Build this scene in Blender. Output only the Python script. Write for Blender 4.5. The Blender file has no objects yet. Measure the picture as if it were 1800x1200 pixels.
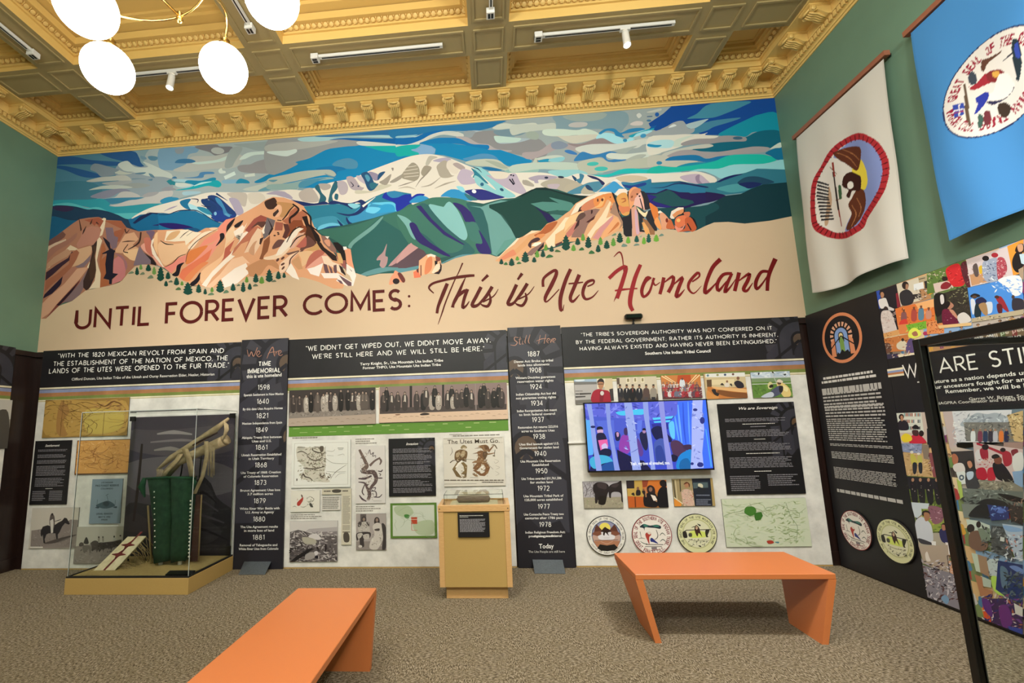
import bpy, math, random
from mathutils import Matrix, Vector
from mathutils.geometry import tessellate_polygon
random.seed(7)
# ------------------------------------------------------------------ camera
FPX = 787.32; PX = -104.08; PY = 38.9
CAM = Vector((0.0, -5.1415, 1.5))
YAW, PIT, ROL = 0.0791, 0.1428, 0.029
MROT = (Matrix.Rotation(YAW, 3, 'Z') @ Matrix.Rotation(PIT, 3, 'X') @ Matrix.Rotation(ROL, 3, 'Y'))
scene = bpy.context.scene
COL = scene.collection
cd = bpy.data.cameras.new('camera'); cam = bpy.data.objects.new('camera', cd); COL.objects.link(cam)
cd.sensor_fit = 'HORIZONTAL'; cd.sensor_width = 36.0; cd.lens = FPX / 1800 * 36
cd.shift_x = -PX / 1800; cd.shift_y = PY / 1800
cd.clip_start = 0.05
cam.matrix_world = Matrix.Translation(CAM) @ (MROT @ Matrix(((1, 0, 0), (0, 0, -1), (0, 1, 0)))).to_4x4()
scene.camera = cam
# ------------------------------------------------------------------ view, world, lights
vs = scene.view_settings
vs.view_transform = 'Standard'; vs.look = 'None'; vs.gamma = 1.0; vs.use_curve_mapping = False
vs.exposure = 0.0
scene.display_settings.display_device = 'sRGB'
world = bpy.data.worlds.new('world'); scene.world = world; world.use_nodes = True
world.node_tree.nodes['Background'].inputs[0].default_value = (1.0, 0.93, 0.84, 1)
world.node_tree.nodes['Background'].inputs[1].default_value = 0.30
XL, XR, ZT, ZP, ZB = -5.673, 3.522, 5.274, 2.618, 5.5
YF = -6.6      # wall behind the camera

def area(name, loc, target, size, power, col, sy=None):
    l = bpy.data.lights.new(name, 'AREA'); l.shape = 'RECTANGLE'; l.size = size; l.size_y = sy or size
    l.energy = power; l.color = col
    o = bpy.data.objects.new(name, l); COL.objects.link(o); o.location = loc
    d = Vector(target) - Vector(loc); o.rotation_euler = d.to_track_quat('-Z', 'Y').to_euler()
    return o

def spot(name, loc, target, power, ang, blend=0.6, col=(1, .95, .86), rad=.04):
    l = bpy.data.lights.new(name, 'SPOT'); l.energy = power; l.spot_size = math.radians(ang); l.spot_blend = blend
    l.color = col; l.shadow_soft_size = rad
    o = bpy.data.objects.new(name, l); COL.objects.link(o); o.location = loc
    d = Vector(target) - Vector(loc); o.rotation_euler = d.to_track_quat('-Z', 'Y').to_euler()
    return o
def point(name, loc, power, col=(1, .97, .9), rad=.3):
    l = bpy.data.lights.new(name, 'POINT'); l.energy = power; l.color = col; l.shadow_soft_size = rad
    o = bpy.data.objects.new(name, l); COL.objects.link(o); o.location = loc; return o
# unseen lights: inferred chandelier and floor track lamp, plus added fill
point('chandelier_right', (1.3, -5.6, 4.3), 310)
point('fill_behind', (-1.6, -6.0, 4.3), 260)  # unseen fill light added behind the camera
area('fill_area_overhead', (.5, -3.7, 5.38), (.5, -.6, .2), 5.0, 130, (1, .98, .95), .8)  # broad overhead fill added to brighten the walls and panels
spot('fill_mural_left', (-3.9, -2.7, 5.3), (-4.4, 0, 3.5), 130, 85, 1.0)  # unseen spot added to lift the left side of the mural
for x_, p_ in ((-3.6, 360), (-.7, 270), (1.9, 230)): spot('fill_panels', (x_, -3.3, 5.35), (x_, 0, .7), p_, 58, 1.0, (1, .98, .95))  # spots without fixtures, added to brighten the lower panels
spot('track_floor_right', (2.2, -3.5, 5.35), (2.5, -2.8, 0), 620, 95, 1.0, (1, .98, .95))
# ------------------------------------------------------------------ helpers
def ray(u, v):
    return MROT @ Vector(((u - 900 - PX) / FPX, 1.0, -(v - 600 - PY) / FPX))
def on(ax, val, u, v):
    d = ray(u, v); t = (val - CAM[ax]) / d[ax]; return CAM + d * t
def onY(u, v, y=0.0): return on(1, y, u, v)
def onX(u, v, x): return on(0, x, u, v)
def onZ(u, v, z=0.0): return on(2, z, u, v)
def lin(c):
    if isinstance(c, str):
        c = c.lstrip('#'); c = [int(c[i:i + 2], 16) / 255 for i in (0, 2, 4)]
    return tuple((x / 12.92 if x <= .04045 else ((x + .055) / 1.055) ** 2.4) for x in c)

def mat(name, col, rough=.6, metal=0, spec=.5, noise=None, bump=None, emit=None, coat=0, detail=None):
    m = bpy.data.materials.new(name); m.use_nodes = True; nt = m.node_tree; b = nt.nodes['Principled BSDF']
    b.inputs['Roughness'].default_value = rough; b.inputs['Metallic'].default_value = metal
    b.inputs['Specular IOR Level'].default_value = spec; b.inputs['Coat Weight'].default_value = coat
    c = (*lin(col), 1)
    b.inputs['Base Color'].default_value = c
    tc = nt.nodes.new('ShaderNodeTexCoord')
    if noise:                        # (scale, second colour, contrast)
        n = nt.nodes.new('ShaderNodeTexNoise'); n.inputs['Scale'].default_value = noise[0]; n.inputs['Detail'].default_value = 5
        if len(noise) > 3:
            mp = nt.nodes.new('ShaderNodeMapping'); mp.inputs['Scale'].default_value = noise[3]
            nt.links.new(tc.outputs['Object'], mp.inputs[0]); nt.links.new(mp.outputs[0], n.inputs['Vector'])
        else: nt.links.new(tc.outputs['Object'], n.inputs['Vector'])
        r = nt.nodes.new('ShaderNodeMapRange'); w = noise[2] if len(noise) > 2 else .5
        r.inputs[1].default_value = .5 - w / 2; r.inputs[2].default_value = .5 + w / 2
        mx = nt.nodes.new('ShaderNodeMix'); mx.data_type = 'RGBA'
        mx.inputs[6].default_value = c; mx.inputs[7].default_value = (*lin(noise[1]), 1)
        nt.links.new(n.outputs[0], r.inputs[0]); nt.links.new(r.outputs[0], mx.inputs[0]); nt.links.new(mx.outputs[2], b.inputs['Base Color'])
    if bump:                         # (scale, strength, distance)
        n = nt.nodes.new('ShaderNodeTexNoise'); n.inputs['Scale'].default_value = bump[0]; n.inputs['Detail'].default_value = 4
        nt.links.new(tc.outputs['Object'], n.inputs['Vector'])
        u = nt.nodes.new('ShaderNodeBump'); u.inputs['Strength'].default_value = bump[1]; u.inputs['Distance'].default_value = bump[2]
        nt.links.new(n.outputs[0], u.inputs['Height']); nt.links.new(u.outputs[0], b.inputs['Normal'])
    if emit:
        b.inputs['Emission Color'].default_value = (*lin(emit[0]), 1); b.inputs['Emission Strength'].default_value = emit[1]
    return m

def artmat(name, rough=.5, bump=None, emit=0, mottle=None, spec=.4):
    m = bpy.data.materials.new(name); m.use_nodes = True; nt = m.node_tree; b = nt.nodes['Principled BSDF']
    b.inputs['Roughness'].default_value = rough; b.inputs['Specular IOR Level'].default_value = spec
    a = nt.nodes.new('ShaderNodeAttribute'); a.attribute_name = 'paint'
    out = a.outputs['Color']; tc = nt.nodes.new('ShaderNodeTexCoord')
    if mottle:                      # (scale, amount): uneven print / marble clouding
        n = nt.nodes.new('ShaderNodeTexNoise'); n.inputs['Scale'].default_value = mottle[0]; n.inputs['Detail'].default_value = 8
        n.inputs['Roughness'].default_value = .62
        nt.links.new(tc.outputs['Object'], n.inputs['Vector'])
        r = nt.nodes.new('ShaderNodeMapRange'); r.inputs[1].default_value = .3; r.inputs[2].default_value = .7
        r.inputs[3].default_value = 1 - mottle[1]; r.inputs[4].default_value = 1 + mottle[1] * .25
        v = nt.nodes.new('ShaderNodeVectorMath'); v.operation = 'SCALE'
        nt.links.new(n.outputs[0], r.inputs[0]); nt.links.new(out, v.inputs[0]); nt.links.new(r.outputs[0], v.inputs['Scale']); out = v.outputs[0]
    if emit:
        nt.links.new(out, b.inputs['Emission Color']); b.inputs['Emission Strength'].default_value = emit
        b.inputs['Base Color'].default_value = (.01, .01, .01, 1)
    else: nt.links.new(out, b.inputs['Base Color'])
    if bump:
        n = nt.nodes.new('ShaderNodeTexNoise'); n.inputs['Scale'].default_value = bump[0]; n.inputs['Detail'].default_value = 3
        nt.links.new(tc.outputs['Object'], n.inputs['Vector'])
        u = nt.nodes.new('ShaderNodeBump'); u.inputs['Strength'].default_value = bump[1]; u.inputs['Distance'].default_value = bump[2]
        nt.links.new(n.outputs[0], u.inputs['Height']); nt.links.new(u.outputs[0], b.inputs['Normal'])
    return m

def tag(o, label=None, cat=None, group=None, kind=None):
    if label: o['label'] = label
    if cat: o['category'] = cat
    if group: o['group'] = group
    if kind: o['kind'] = kind
    return o
def empty(name, loc, rot=(0, 0, 0)):
    o = bpy.data.objects.new(name, None); COL.objects.link(o); o.location = loc; o.rotation_euler = rot
    o.empty_display_size = .1; return o
def link(name, me, m=None, parent=None, loc=(0, 0, 0), rot=(0, 0, 0)):
    o = bpy.data.objects.new(name, me); COL.objects.link(o); o.location = loc; o.rotation_euler = rot
    if m:
        for x in (m if isinstance(m, (list, tuple)) else [m]): me.materials.append(x)
    if parent: o.parent = parent
    return o

class MB:
    """plain mesh collector"""
    def __init__(s): s.v = []; s.f = []; s.mi = []; s.sm = []
    def add(s, vs_, fs, mi=0, sm=False):
        n = len(s.v); s.v += [tuple(x) for x in vs_]; s.f += [tuple(i + n for i in f) for f in fs]
        s.mi += [mi] * len(fs); s.sm += [sm] * len(fs); return s
    def box(s, x0, y0, z0, x1, y1, z1, mi=0):
        vs_ = [(x, y, z) for z in (z0, z1) for y in (y0, y1) for x in (x0, x1)]
        return s.add(vs_, [(0, 2, 3, 1), (4, 5, 7, 6), (0, 1, 5, 4), (2, 6, 7, 3), (0, 4, 6, 2), (1, 3, 7, 5)], mi)
    def bbox(s, x0, y0, z0, x1, y1, z1, b=.003, mi=0):
        """box with bevelled edges"""
        vs_ = []; fs = []
        P = {}
        for ix, x in enumerate((x0, x1)):
            for iy, y in enumerate((y0, y1)):
                for iz, z in enumerate((z0, z1)):
                    sx, sy, sz = (1 if ix else -1), (1 if iy else -1), (1 if iz else -1)
                    P[ix, iy, iz] = (len(vs_), len(vs_) + 1, len(vs_) + 2)
                    vs_ += [(x, y - sy * b, z - sz * b), (x - sx * b, y, z - sz * b), (x - sx * b, y - sy * b, z)]
        q = lambda k, a: P[k][a]
        for i in (0, 1):
            fs.append([q((i, 0, 0), 0), q((i, 1, 0), 0), q((i, 1, 1), 0), q((i, 0, 1), 0)])
            fs.append([q((0, i, 0), 1), q((1, i, 0), 1), q((1, i, 1), 1), q((0, i, 1), 1)])
            fs.append([q((0, 0, i), 2), q((1, 0, i), 2), q((1, 1, i), 2), q((0, 1, i), 2)])
            for j in (0, 1):
                fs.append([q((0, i, j), 1), q((1, i, j), 1), q((1, i, j), 2), q((0, i, j), 2)])
                fs.append([q((i, 0, j), 0), q((i, 1, j), 0), q((i, 1, j), 2), q((i, 0, j), 2)])
                fs.append([q((i, j, 0), 0), q((i, j, 1), 0), q((i, j, 1), 1), q((i, j, 0), 1)])
        for k in P: fs.append(list(P[k]))
        c = Vector(((x0 + x1) / 2, (y0 + y1) / 2, (z0 + z1) / 2)); out = []
        for f in fs:
            a, b_, c_ = (Vector(vs_[f[k]]) for k in (0, 1, 2)); n = (b_ - a).cross(c_ - a)
            out.append(tuple(f) if n.dot((a + c_) / 2 - c) > 0 else tuple(reversed(f)))
        return s.add(vs_, out, mi)
    def tube(s, pts, r, n=8, mi=0, cap=True):
        pts = [Vector(p) for p in pts]; rs = r if isinstance(r, (list, tuple)) else [r] * len(pts)
        rings = []; up = Vector((0, 0, 1)); side = None
        for i, p in enumerate(pts):
            t = (pts[min(i + 1, len(pts) - 1)] - pts[max(i - 1, 0)]).normalized()
            if side is None:
                side = t.cross(up)
                if side.length < .05: side = t.cross(Vector((0, 1, 0)))
            side = (side - t * side.dot(t)).normalized(); w = t.cross(side)
            rings.append([p + (side * math.cos(a) + w * math.sin(a)) * rs[i] for a in [2 * math.pi * k / n for k in range(n)]])
        vs_ = [q for rg in rings for q in rg]; fs = []
        for i in range(len(pts) - 1):
            for k in range(n):
                a = i * n + k; b = i * n + (k + 1) % n; fs.append((a, b, b + n, a + n))
        if cap: fs += [tuple(reversed(range(n))), tuple(range((len(pts) - 1) * n, len(pts) * n))]
        return s.add(vs_, fs, mi, True)
    def lathe(s, prof, n=24, c=(0, 0, 0), mi=0, axis=None):
        vs_ = []; fs = []
        M = axis if axis is not None else Matrix.Identity(3)
        for r, z in prof:
            for k in range(n):
                a = 2 * math.pi * k / n; vs_.append(Vector(c) + M @ Vector((r * math.cos(a), r * math.sin(a), z)))
        for i in range(len(prof) - 1):
            for k in range(n):
                a = i * n + k; b = i * n + (k + 1) % n; fs.append((a, b, b + n, a + n))
        return s.add(vs_, fs, mi, True)
    def mesh(s, name):
        me = bpy.data.meshes.new(name); me.from_pydata(s.v, [], s.f)
        me.polygons.foreach_set('material_index', s.mi); me.polygons.foreach_set('use_smooth', s.sm); me.update(); return me
    def obj(s, name, m, parent=None, loc=(0, 0, 0), rot=(0, 0, 0)):
        return link(name, s.mesh(name), m, parent, loc, rot)

# ------------------------------------------------------------------ flat art: painted shapes on real surfaces
def catmull(p, closed=True, k=4):
    n = len(p); out = []
    if n < 3: return list(p)
    rng = range(n) if closed else range(n - 1)
    for i in rng:
        if closed: a, b, c, d = p[i - 1], p[i], p[(i + 1) % n], p[(i + 2) % n]
        else: a, b, c, d = p[max(i - 1, 0)], p[i], p[i + 1], p[min(i + 2, n - 1)]
        for j in range(k):
            t = j / k; t2 = t * t; t3 = t2 * t
            out.append(tuple(.5 * (2 * b[q] + (c[q] - a[q]) * t + (2 * a[q] - 5 * b[q] + 4 * c[q] - d[q]) * t2 + (3 * b[q] - a[q] - 3 * c[q] + d[q]) * t3) for q in (0, 1)))
    if not closed: out.append(tuple(p[-1]))
    return out
def clip(poly, r):
    for ax, val, sg in ((0, r[0], 1), (0, r[2], -1), (1, r[1], 1), (1, r[3], -1)):
        out = []
        if not poly: return poly
        for i in range(len(poly)):
            a, b = poly[i - 1], poly[i]; da, db = (a[ax] - val) * sg, (b[ax] - val) * sg
            if (da < 0) != (db < 0):
                t = da / (da - db); out.append((a[0] + (b[0] - a[0]) * t, a[1] + (b[1] - a[1]) * t))
            if db >= 0: out.append(b)
        poly = out
    return poly

_tc = {}
def textmesh(txt, bold=0.0, shear=0.0):
    k = (txt, bold, shear)
    if k in _tc: return _tc[k]
    c = bpy.data.curves.new('t', 'FONT'); c.body = txt; c.size = 1; c.resolution_u = 2; c.offset = bold; c.shear = shear; c.fill_mode = 'FRONT'
    o = bpy.data.objects.new('t', c); me = bpy.data.meshes.new_from_object(o)
    v = [(p.co.x, p.co.y) for p in me.vertices]; f = [tuple(q.vertices) for q in me.polygons]
    bpy.data.objects.remove(o); bpy.data.curves.remove(c); bpy.data.meshes.remove(me)
    _tc[k] = (v, f); return _tc[k]

# geometric sans capitals as strokes on a unit cap height: (width, [strokes])
def _arc(cx, cy, rx, ry, a0, a1, n=14):
    return [(cx + rx * math.cos(math.radians(a0 + (a1 - a0) * i / n)), cy + ry * math.sin(math.radians(a0 + (a1 - a0) * i / n))) for i in range(n + 1)]
G = {
 'A': (.86, [[(0, 0), (.43, 1), (.86, 0)], [(.16, .3), (.7, .3)]]),
 'B': (.56, [[(0, 0), (0, 1), (.25, 1)] + _arc(.27, .77, .24, .23, 90, -90) + [(0, .54)], [(.27, .54)] + _arc(.29, .27, .27, .27, 90, -90) + [(0, 0)]]),
 'C': (.82, [_arc(.5, .5, .5, .5, 45, 315)]), 'D': (.76, [[(0, 0), (0, 1), (.26, 1)] + _arc(.26, .5, .5, .5, 90, -90) + [(0, 0)]]),
 'E': (.5, [[(.5, 1), (0, 1), (0, 0), (.5, 0)], [(0, .5), (.42, .5)]]), 'F': (.48, [[(.5, 1), (0, 1), (0, 0)], [(0, .5), (.42, .5)]]),
 'G': (.9, [_arc(.5, .5, .5, .5, 48, 345) + [(.98, .46), (.55, .46)]]), 'H': (.68, [[(0, 0), (0, 1)], [(.68, 0), (.68, 1)], [(0, .5), (.68, .5)]]),
 'I': (.02, [[(.01, 0), (.01, 1)]]), 'J': (.4, [[(.4, 1), (.4, .25)] + _arc(.2, .22, .2, .22, 0, -140)]),
 'K': (.6, [[(0, 0), (0, 1)], [(.56, 1), (.02, .46)], [(.2, .62), (.6, 0)]]), 'L': (.46, [[(0, 1), (0, 0), (.46, 0)]]),
 'M': (.84, [[(0, 0), (.02, 1), (.42, .18), (.82, 1), (.84, 0)]]), 'N': (.68, [[(0, 0), (0, 1), (.68, 0), (.68, 1)]]),
 'O': (1.0, [_arc(.5, .5, .5, .5, 0, 360, 24)]), 'P': (.54, [[(0, 0), (0, 1), (.25, 1)] + _arc(.27, .73, .27, .27, 90, -90) + [(0, .46)]]),
 'Q': (1.0, [_arc(.5, .5, .5, .5, 0, 360, 24), [(.55, .3), (.95, -.02)]]),
 'R': (.58, [[(0, 0), (0, 1), (.25, 1)] + _arc(.27, .73, .27, .27, 90, -90) + [(0, .46)], [(.25, .46), (.58, 0)]]),
 'S': (.5, [_arc(.26, .75, .24, .25, 35, 270, 10) + _arc(.26, .25, .25, .25, 90, -145, 10)]),
 'T': (.6, [[(0, 1), (.6, 1)], [(.3, 1), (.3, 0)]]), 'U': (.64, [[(0, 1), (0, .32)] + _arc(.32, .32, .32, .32, 180, 360) + [(.64, 1)]]),
 'V': (.74, [[(0, 1), (.37, 0), (.74, 1)]]), 'W': (1.1, [[(0, 1), (.29, 0), (.55, .9), (.81, 0), (1.1, 1)]]),
 'X': (.7, [[(0, 0), (.7, 1)], [(0, 1), (.7, 0)]]), 'Y': (.68, [[(0, 1), (.34, .48), (.68, 1)], [(.34, .48), (.34, 0)]]), 'Z': (.6, [[(0, 1), (.6, 1), (0, 0), (.6, 0)]]),
 '0': (.6, [_arc(.3, .5, .3, .5, 0, 360, 20)]), '1': (.22, [[(0, .82), (.2, 1), (.2, 0)]]),
 '2': (.52, [_arc(.26, .74, .25, .26, 170, -30, 10) + [(0, 0), (.52, 0)]]), '3': (.5, [_arc(.24, .76, .23, .24, 150, -90, 10), _arc(.24, .27, .26, .27, 90, -150, 10)]),
 '4': (.58, [[(.42, 0), (.42, 1), (0, .26), (.58, .26)]]), '5': (.52, [[(.46, 1), (.1, 1), (.05, .58)] + _arc(.24, .32, .27, .32, 120, -145, 10)]),
 '6': (.54, [_arc(.27, .31, .27, .31, 0, 360, 16), [(.04, .42), (.36, 1)]]), '7': (.5, [[(0, 1), (.5, 1), (.16, 0)]]),
 '8': (.52, [_arc(.26, .76, .21, .24, 0, 360, 14), _arc(.26, .27, .26, .27, 0, 360, 14)]), '9': (.54, [_arc(.27, .69, .27, .31, 0, 360, 16), [(.5, .58), (.18, 0)]]),
 ' ': (.3, []), '.': (.04, [[(.02, 0), (.02, .05)]]), ',': (.05, [[(.04, .05), (0, -.14)]]), ':': (.05, [[(.02, .14), (.02, .2)], [(.02, .62), (.02, .68)]]),
 ';': (.05, [[(.02, .05), (-.02, -.14)], [(.02, .56), (.02, .62)]]), "'": (.03, [[(.02, 1), (.02, .8)]]), '"': (.14, [[(.02, 1), (0, .82)], [(.14, 1), (.12, .82)]]), '-': (.3, [[(0, .45), (.3, .45)]]),
}

class Art:
    """shapes laid one over the other a few hundredths of a millimetre apart, like paint or print"""
    def __init__(s, plane, val, org, dz=4e-5):
        s.plane = plane; s.val = val; s.dz = dz; s.v = []; s.f = []; s.c = []; s.n = 0; s.mi = []
        p = s.w2l0(Vector(org)) if not isinstance(org, tuple) or len(org) == 3 else Vector(org)
        s.o = (p[0], p[1]); s.clip = None; s.T = s.px; s.h0 = 0.0
    # world -> plane coords
    def w2l0(s, w):
        if s.plane == 'Y': return (w[0], w[2])
        if s.plane == 'X': return (-w[1], w[2])
        if s.plane == 'XL': return (w[1], w[2])
        if s.plane == 'Z': return (w[0], w[1])
    def raw(s, u, v):
        if s.plane == 'Y': w = onY(u, v, s.val)
        elif s.plane == 'Z': w = onZ(u, v, s.val)
        else: w = onX(u, v, s.val)
        return s.w2l0(w)
    def px(s, p):
        a = s.raw(p[0], p[1]); return (a[0] - s.o[0], a[1] - s.o[1])
    def crop(s, ox, oy, k):
        s.T = lambda p: s.px((ox + p[0] / k, oy + p[1] / k)); return s
    def rect(s, x0, y0, x1, y1, cl=True):      # local plane rect, dsl coords 0..100, y down
        s.T = lambda p: (x0 + (x1 - x0) * p[0] / 100, y1 + (y0 - y1) * p[1] / 100)
        s.clip = (x0, y0, x1, y1) if cl else None; s.R = (x0, y0, x1, y1); return s
    def rpx(s, u0, v0, u1, v1):                # rect by two photograph corners
        a = s.px((u0, v0)); b = s.px((u1, v1)); return s.rect(min(a[0], b[0]), min(a[1], b[1]), max(a[0], b[0]), max(a[1], b[1]))
    def put(s, pts, faces, col, step=True):
        n = len(s.v); z = s.h0 + s.n * s.dz
        s.v += [(p[0], p[1], z) for p in pts]
        for f in faces: s.f.append(tuple(i + n for i in f)); s.c.append(col)
        if step: s.n += 1
    def poly(s, pts, col, local=False, step=True):
        q = pts if local else [s.T(p) for p in pts]
        if s.clip: q = clip(q, s.clip)
        if len(q) < 3: return
        tr = tessellate_polygon([[Vector((a, b, 0)) for a, b in q]])
        out = []
        for t in tr:
            a, b, c = (q[i] for i in t)
            out.append(t if (b[0] - a[0]) * (c[1] - a[1]) - (b[1] - a[1]) * (c[0] - a[0]) > 0 else (t[0], t[2], t[1]))
        s.put(q, out, lin(col) if isinstance(col, str) else col, step)
    def blob(s, pts, col, k=4): s.poly(catmull(pts, True, k), col)
    def line(s, pts, w, col, smooth=True, local=False, step=True, k=4):
        p = catmull(pts, False, k) if smooth and len(pts) > 2 else list(pts)
        n = len(p); ws = w if isinstance(w, (list, tuple)) else [w, w]
        L = [];  R = []
        for i in range(n):
            a, b = p[max(i - 1, 0)], p[min(i + 1, n - 1)]
            dx, dy = b[0] - a[0], b[1] - a[1]; l = math.hypot(dx, dy) or 1
            t = i / (n - 1) * (len(ws) - 1); j = min(int(t), len(ws) - 2); ww = (ws[j] + (ws[j + 1] - ws[j]) * (t - j)) / 2
            nx, ny = -dy / l * ww, dx / l * ww
            if not smooth and 0 < i < n - 1:      # mitre
                c = p[i]; d1 = (c[0] - a[0], c[1] - a[1]); d2 = (b[0] - c[0], b[1] - c[1])
                l1 = math.hypot(*d1) or 1; l2 = math.hypot(*d2) or 1
                cs = (d1[0] * d2[0] + d1[1] * d2[1]) / l1 / l2
                m = 1 / math.sqrt(max((1 + cs) / 2, .15)); 
                tx, ty = d1[0] / l1 + d2[0] / l2, d1[1] / l1 + d2[1] / l2; tl = math.hypot(tx, ty) or 1
                nx, ny = -ty / tl * ww * m, tx / tl * ww * m
            L.append((p[i][0] + nx, p[i][1] + ny)); R.append((p[i][0] - nx, p[i][1] - ny))
        for i in range(n - 1):
            s.poly([L[i], L[i + 1], R[i + 1], R[i]], col, local, False)
        if step: s.n += 1
    def ell(s, cx, cy, rx, ry, rot, col, n=18):
        c, d = math.cos(math.radians(rot)), math.sin(math.radians(rot))
        s.poly([(cx + rx * math.cos(a) * c - ry * math.sin(a) * d, cy + rx * math.cos(a) * d + ry * math.sin(a) * c) for a in [2 * math.pi * i / n for i in range(n)]], col)
    def tree(s, cx, base, h, w, col):
        L = [(0, -1)]; prof = [(.12, -.86), (.28, -.8), (.2, -.7), (.42, -.62), (.26, -.52), (.5, -.4), (.36, -.32), (.5, -.18), (.3, -.06), (0, .02)]
        if h < 45: prof = [(.16, -.8), (.3, -.62), (.2, -.56), (.5, -.36), (.34, -.3), (.46, -.14), (.22, -.02), (0, .03)]
        pts = [(0, -1)] + prof + [(-x, y) for x, y in reversed(prof[:-1])]
        s.poly([(cx + x * w, base + y * h) for x, y in pts], col)
    def person(s, x, y, h, coat, skin='b98a6c', hair='231a18', legs='2a2730', arms=True):
        w = h * .2 * (abs((s.R[3] - s.R[1]) / (s.R[2] - s.R[0])) if hasattr(s, 'R') else 1)
        P = lambda a, b: (x + a * w, y - b * h)
        s.poly([P(-.62, .5), P(.62, .5), P(.5, 0), P(.08, 0), P(0, .38), P(-.08, 0), P(-.5, 0)], legs)
        if arms:
            s.poly([P(-.8, .8), P(-1.1, .5), P(-.75, .42), P(-.45, .7)], coat); s.poly([P(.8, .8), P(1.1, .5), P(.7, .4), P(.45, .7)], coat)
        s.blob([P(-.3, .86), P(.3, .86), P(.85, .79), P(.72, .42), P(-.72, .42), P(-.85, .79)], coat, 3)
        s.poly([P(-.2, .86), P(.2, .86), P(0, .76)], skin)
        s.ell(*P(0, .945), .42 * w, .065 * h, 0, hair, 10); s.ell(*P(0, .925), .3 * w, .055 * h, 0, skin, 10)
    def bars(s, x0, y0, x1, y1, n, col, fill=.62, rag=.25, center=False):
        dy = (y1 - y0) / n
        for i in range(n):
            e = x1 - (x1 - x0) * rag * random.random() * (1 if random.random() < .35 else .15)
            x = x0; off = (x1 - e) / 2 if center else 0
            while x < e:
                l = min((x1 - x0) * random.uniform(.03, .11), e - x)
                s.poly([(x + off, y0 + i * dy), (x + l + off, y0 + i * dy), (x + l + off, y0 + (i + fill) * dy), (x + off, y0 + (i + fill) * dy)], col, False, False)
                x += l + (x1 - x0) * .012
        s.n += 1
    def caps(s, txt, a, b, cap, col, w=.16, gap=.22):
        """geometric capitals between local points a and b (baseline ends)"""
        tw = sum(G[c][0] for c in txt) + gap * (len(txt) - 1)
        L = math.hypot(b[0] - a[0], b[1] - a[1]); ang = math.atan2(b[1] - a[1], b[0] - a[0])
        kx = L / tw; x = 0; cs, sn = math.cos(ang), math.sin(ang)
        for ch in txt:
            gw, st = G[ch]
            for q in st:
                pts = [((x + px_) * kx, py_ * cap) for px_, py_ in q]
                pts = [(a[0] + X * cs - Y * sn, a[1] + X * sn + Y * cs) for X, Y in pts]
                if ch in '.:': 
                    c0 = pts[0]; s.poly([(c0[0] + cap * w * .62 * math.cos(t * .785), c0[1] + cap * w * .5 + cap * w * .62 * math.sin(t * .785)) for t in range(8)], col, True, False)
                else: s.line(pts, cap * w, col, False, True, False)
                s.n += .25
            x += gw + gap
        s.n += 1
    def capspx(s, txt, u0, v0, u1, v1, capv, col, w=.16, gap=.22):
        """baseline ends in photograph pixels; capv = pixel row of the cap line over the start"""
        a = s.px((u0, v0)); b = s.px((u1, v1)); t = s.px((u0, capv)); s.caps(txt, a, b, abs(t[1] - a[1]), col, w, gap)
    def text(s, txt, a, b, h, col, bold=.01, shear=0, fit=True, align='L'):
        v, f = textmesh(txt, bold, shear)
        if not v: return
        x0 = min(p[0] for p in v); x1 = max(p[0] for p in v)
        L = math.hypot(b[0] - a[0], b[1] - a[1]); ang = math.atan2(b[1] - a[1], b[0] - a[0]); kx = L / (x1 - x0) if fit else h / .7
        ky = h / .7; cs, sn = math.cos(ang), math.sin(ang)
        off = 0 if fit or align == 'L' else (L - (x1 - x0) * kx) / (2 if align == 'C' else 1)
        q = [((p[0] - x0) * kx + off, p[1] * ky) for p in v]
        q = [(a[0] + X * cs - Y * sn, a[1] + X * sn + Y * cs) for X, Y in q]
        s.put(q, f, lin(col))
    def textpx(s, txt, u0, v0, u1, v1, capv, col, bold=.01, shear=0):
        a = s.px((u0, v0)); b = s.px((u1, v1)); t = s.px((u0, capv)); s.text(txt, a, b, abs(t[1] - a[1]), col, bold, shear)
    def ring(s, txt, c, r, h, a0, a1, col, bold=.02, flip=False):
        """text round a circle; angles in degrees, clockwise from a0 to a1 (flip: readable from below)"""
        n = len(txt)
        for i, ch in enumerate(txt):
            if ch == ' ': continue
            t = math.radians(a0 + (a1 - a0) * (i + .5) / n)
            v, f = textmesh(ch, bold, 0)
            if not v: continue
            x0 = min(p[0] for p in v); x1 = max(p[0] for p in v); k = h / .7; rot = t + (math.pi / 2 if flip else -math.pi / 2)
            kk = min(k, abs(math.radians(a1 - a0)) / n * r * .86 / (x1 - x0)) if ch not in "I'." else k
            q = []
            for p in v:
                X = (p[0] - (x0 + x1) / 2) * kk; Y = (p[1] - .35) * k
                q.append((c[0] + r * math.cos(t) + X * math.cos(rot) - Y * math.sin(rot), c[1] + r * math.sin(t) + X * math.sin(rot) + Y * math.cos(rot)))
            s.put(q, f, lin(col), False)
        s.n += 1
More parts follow.
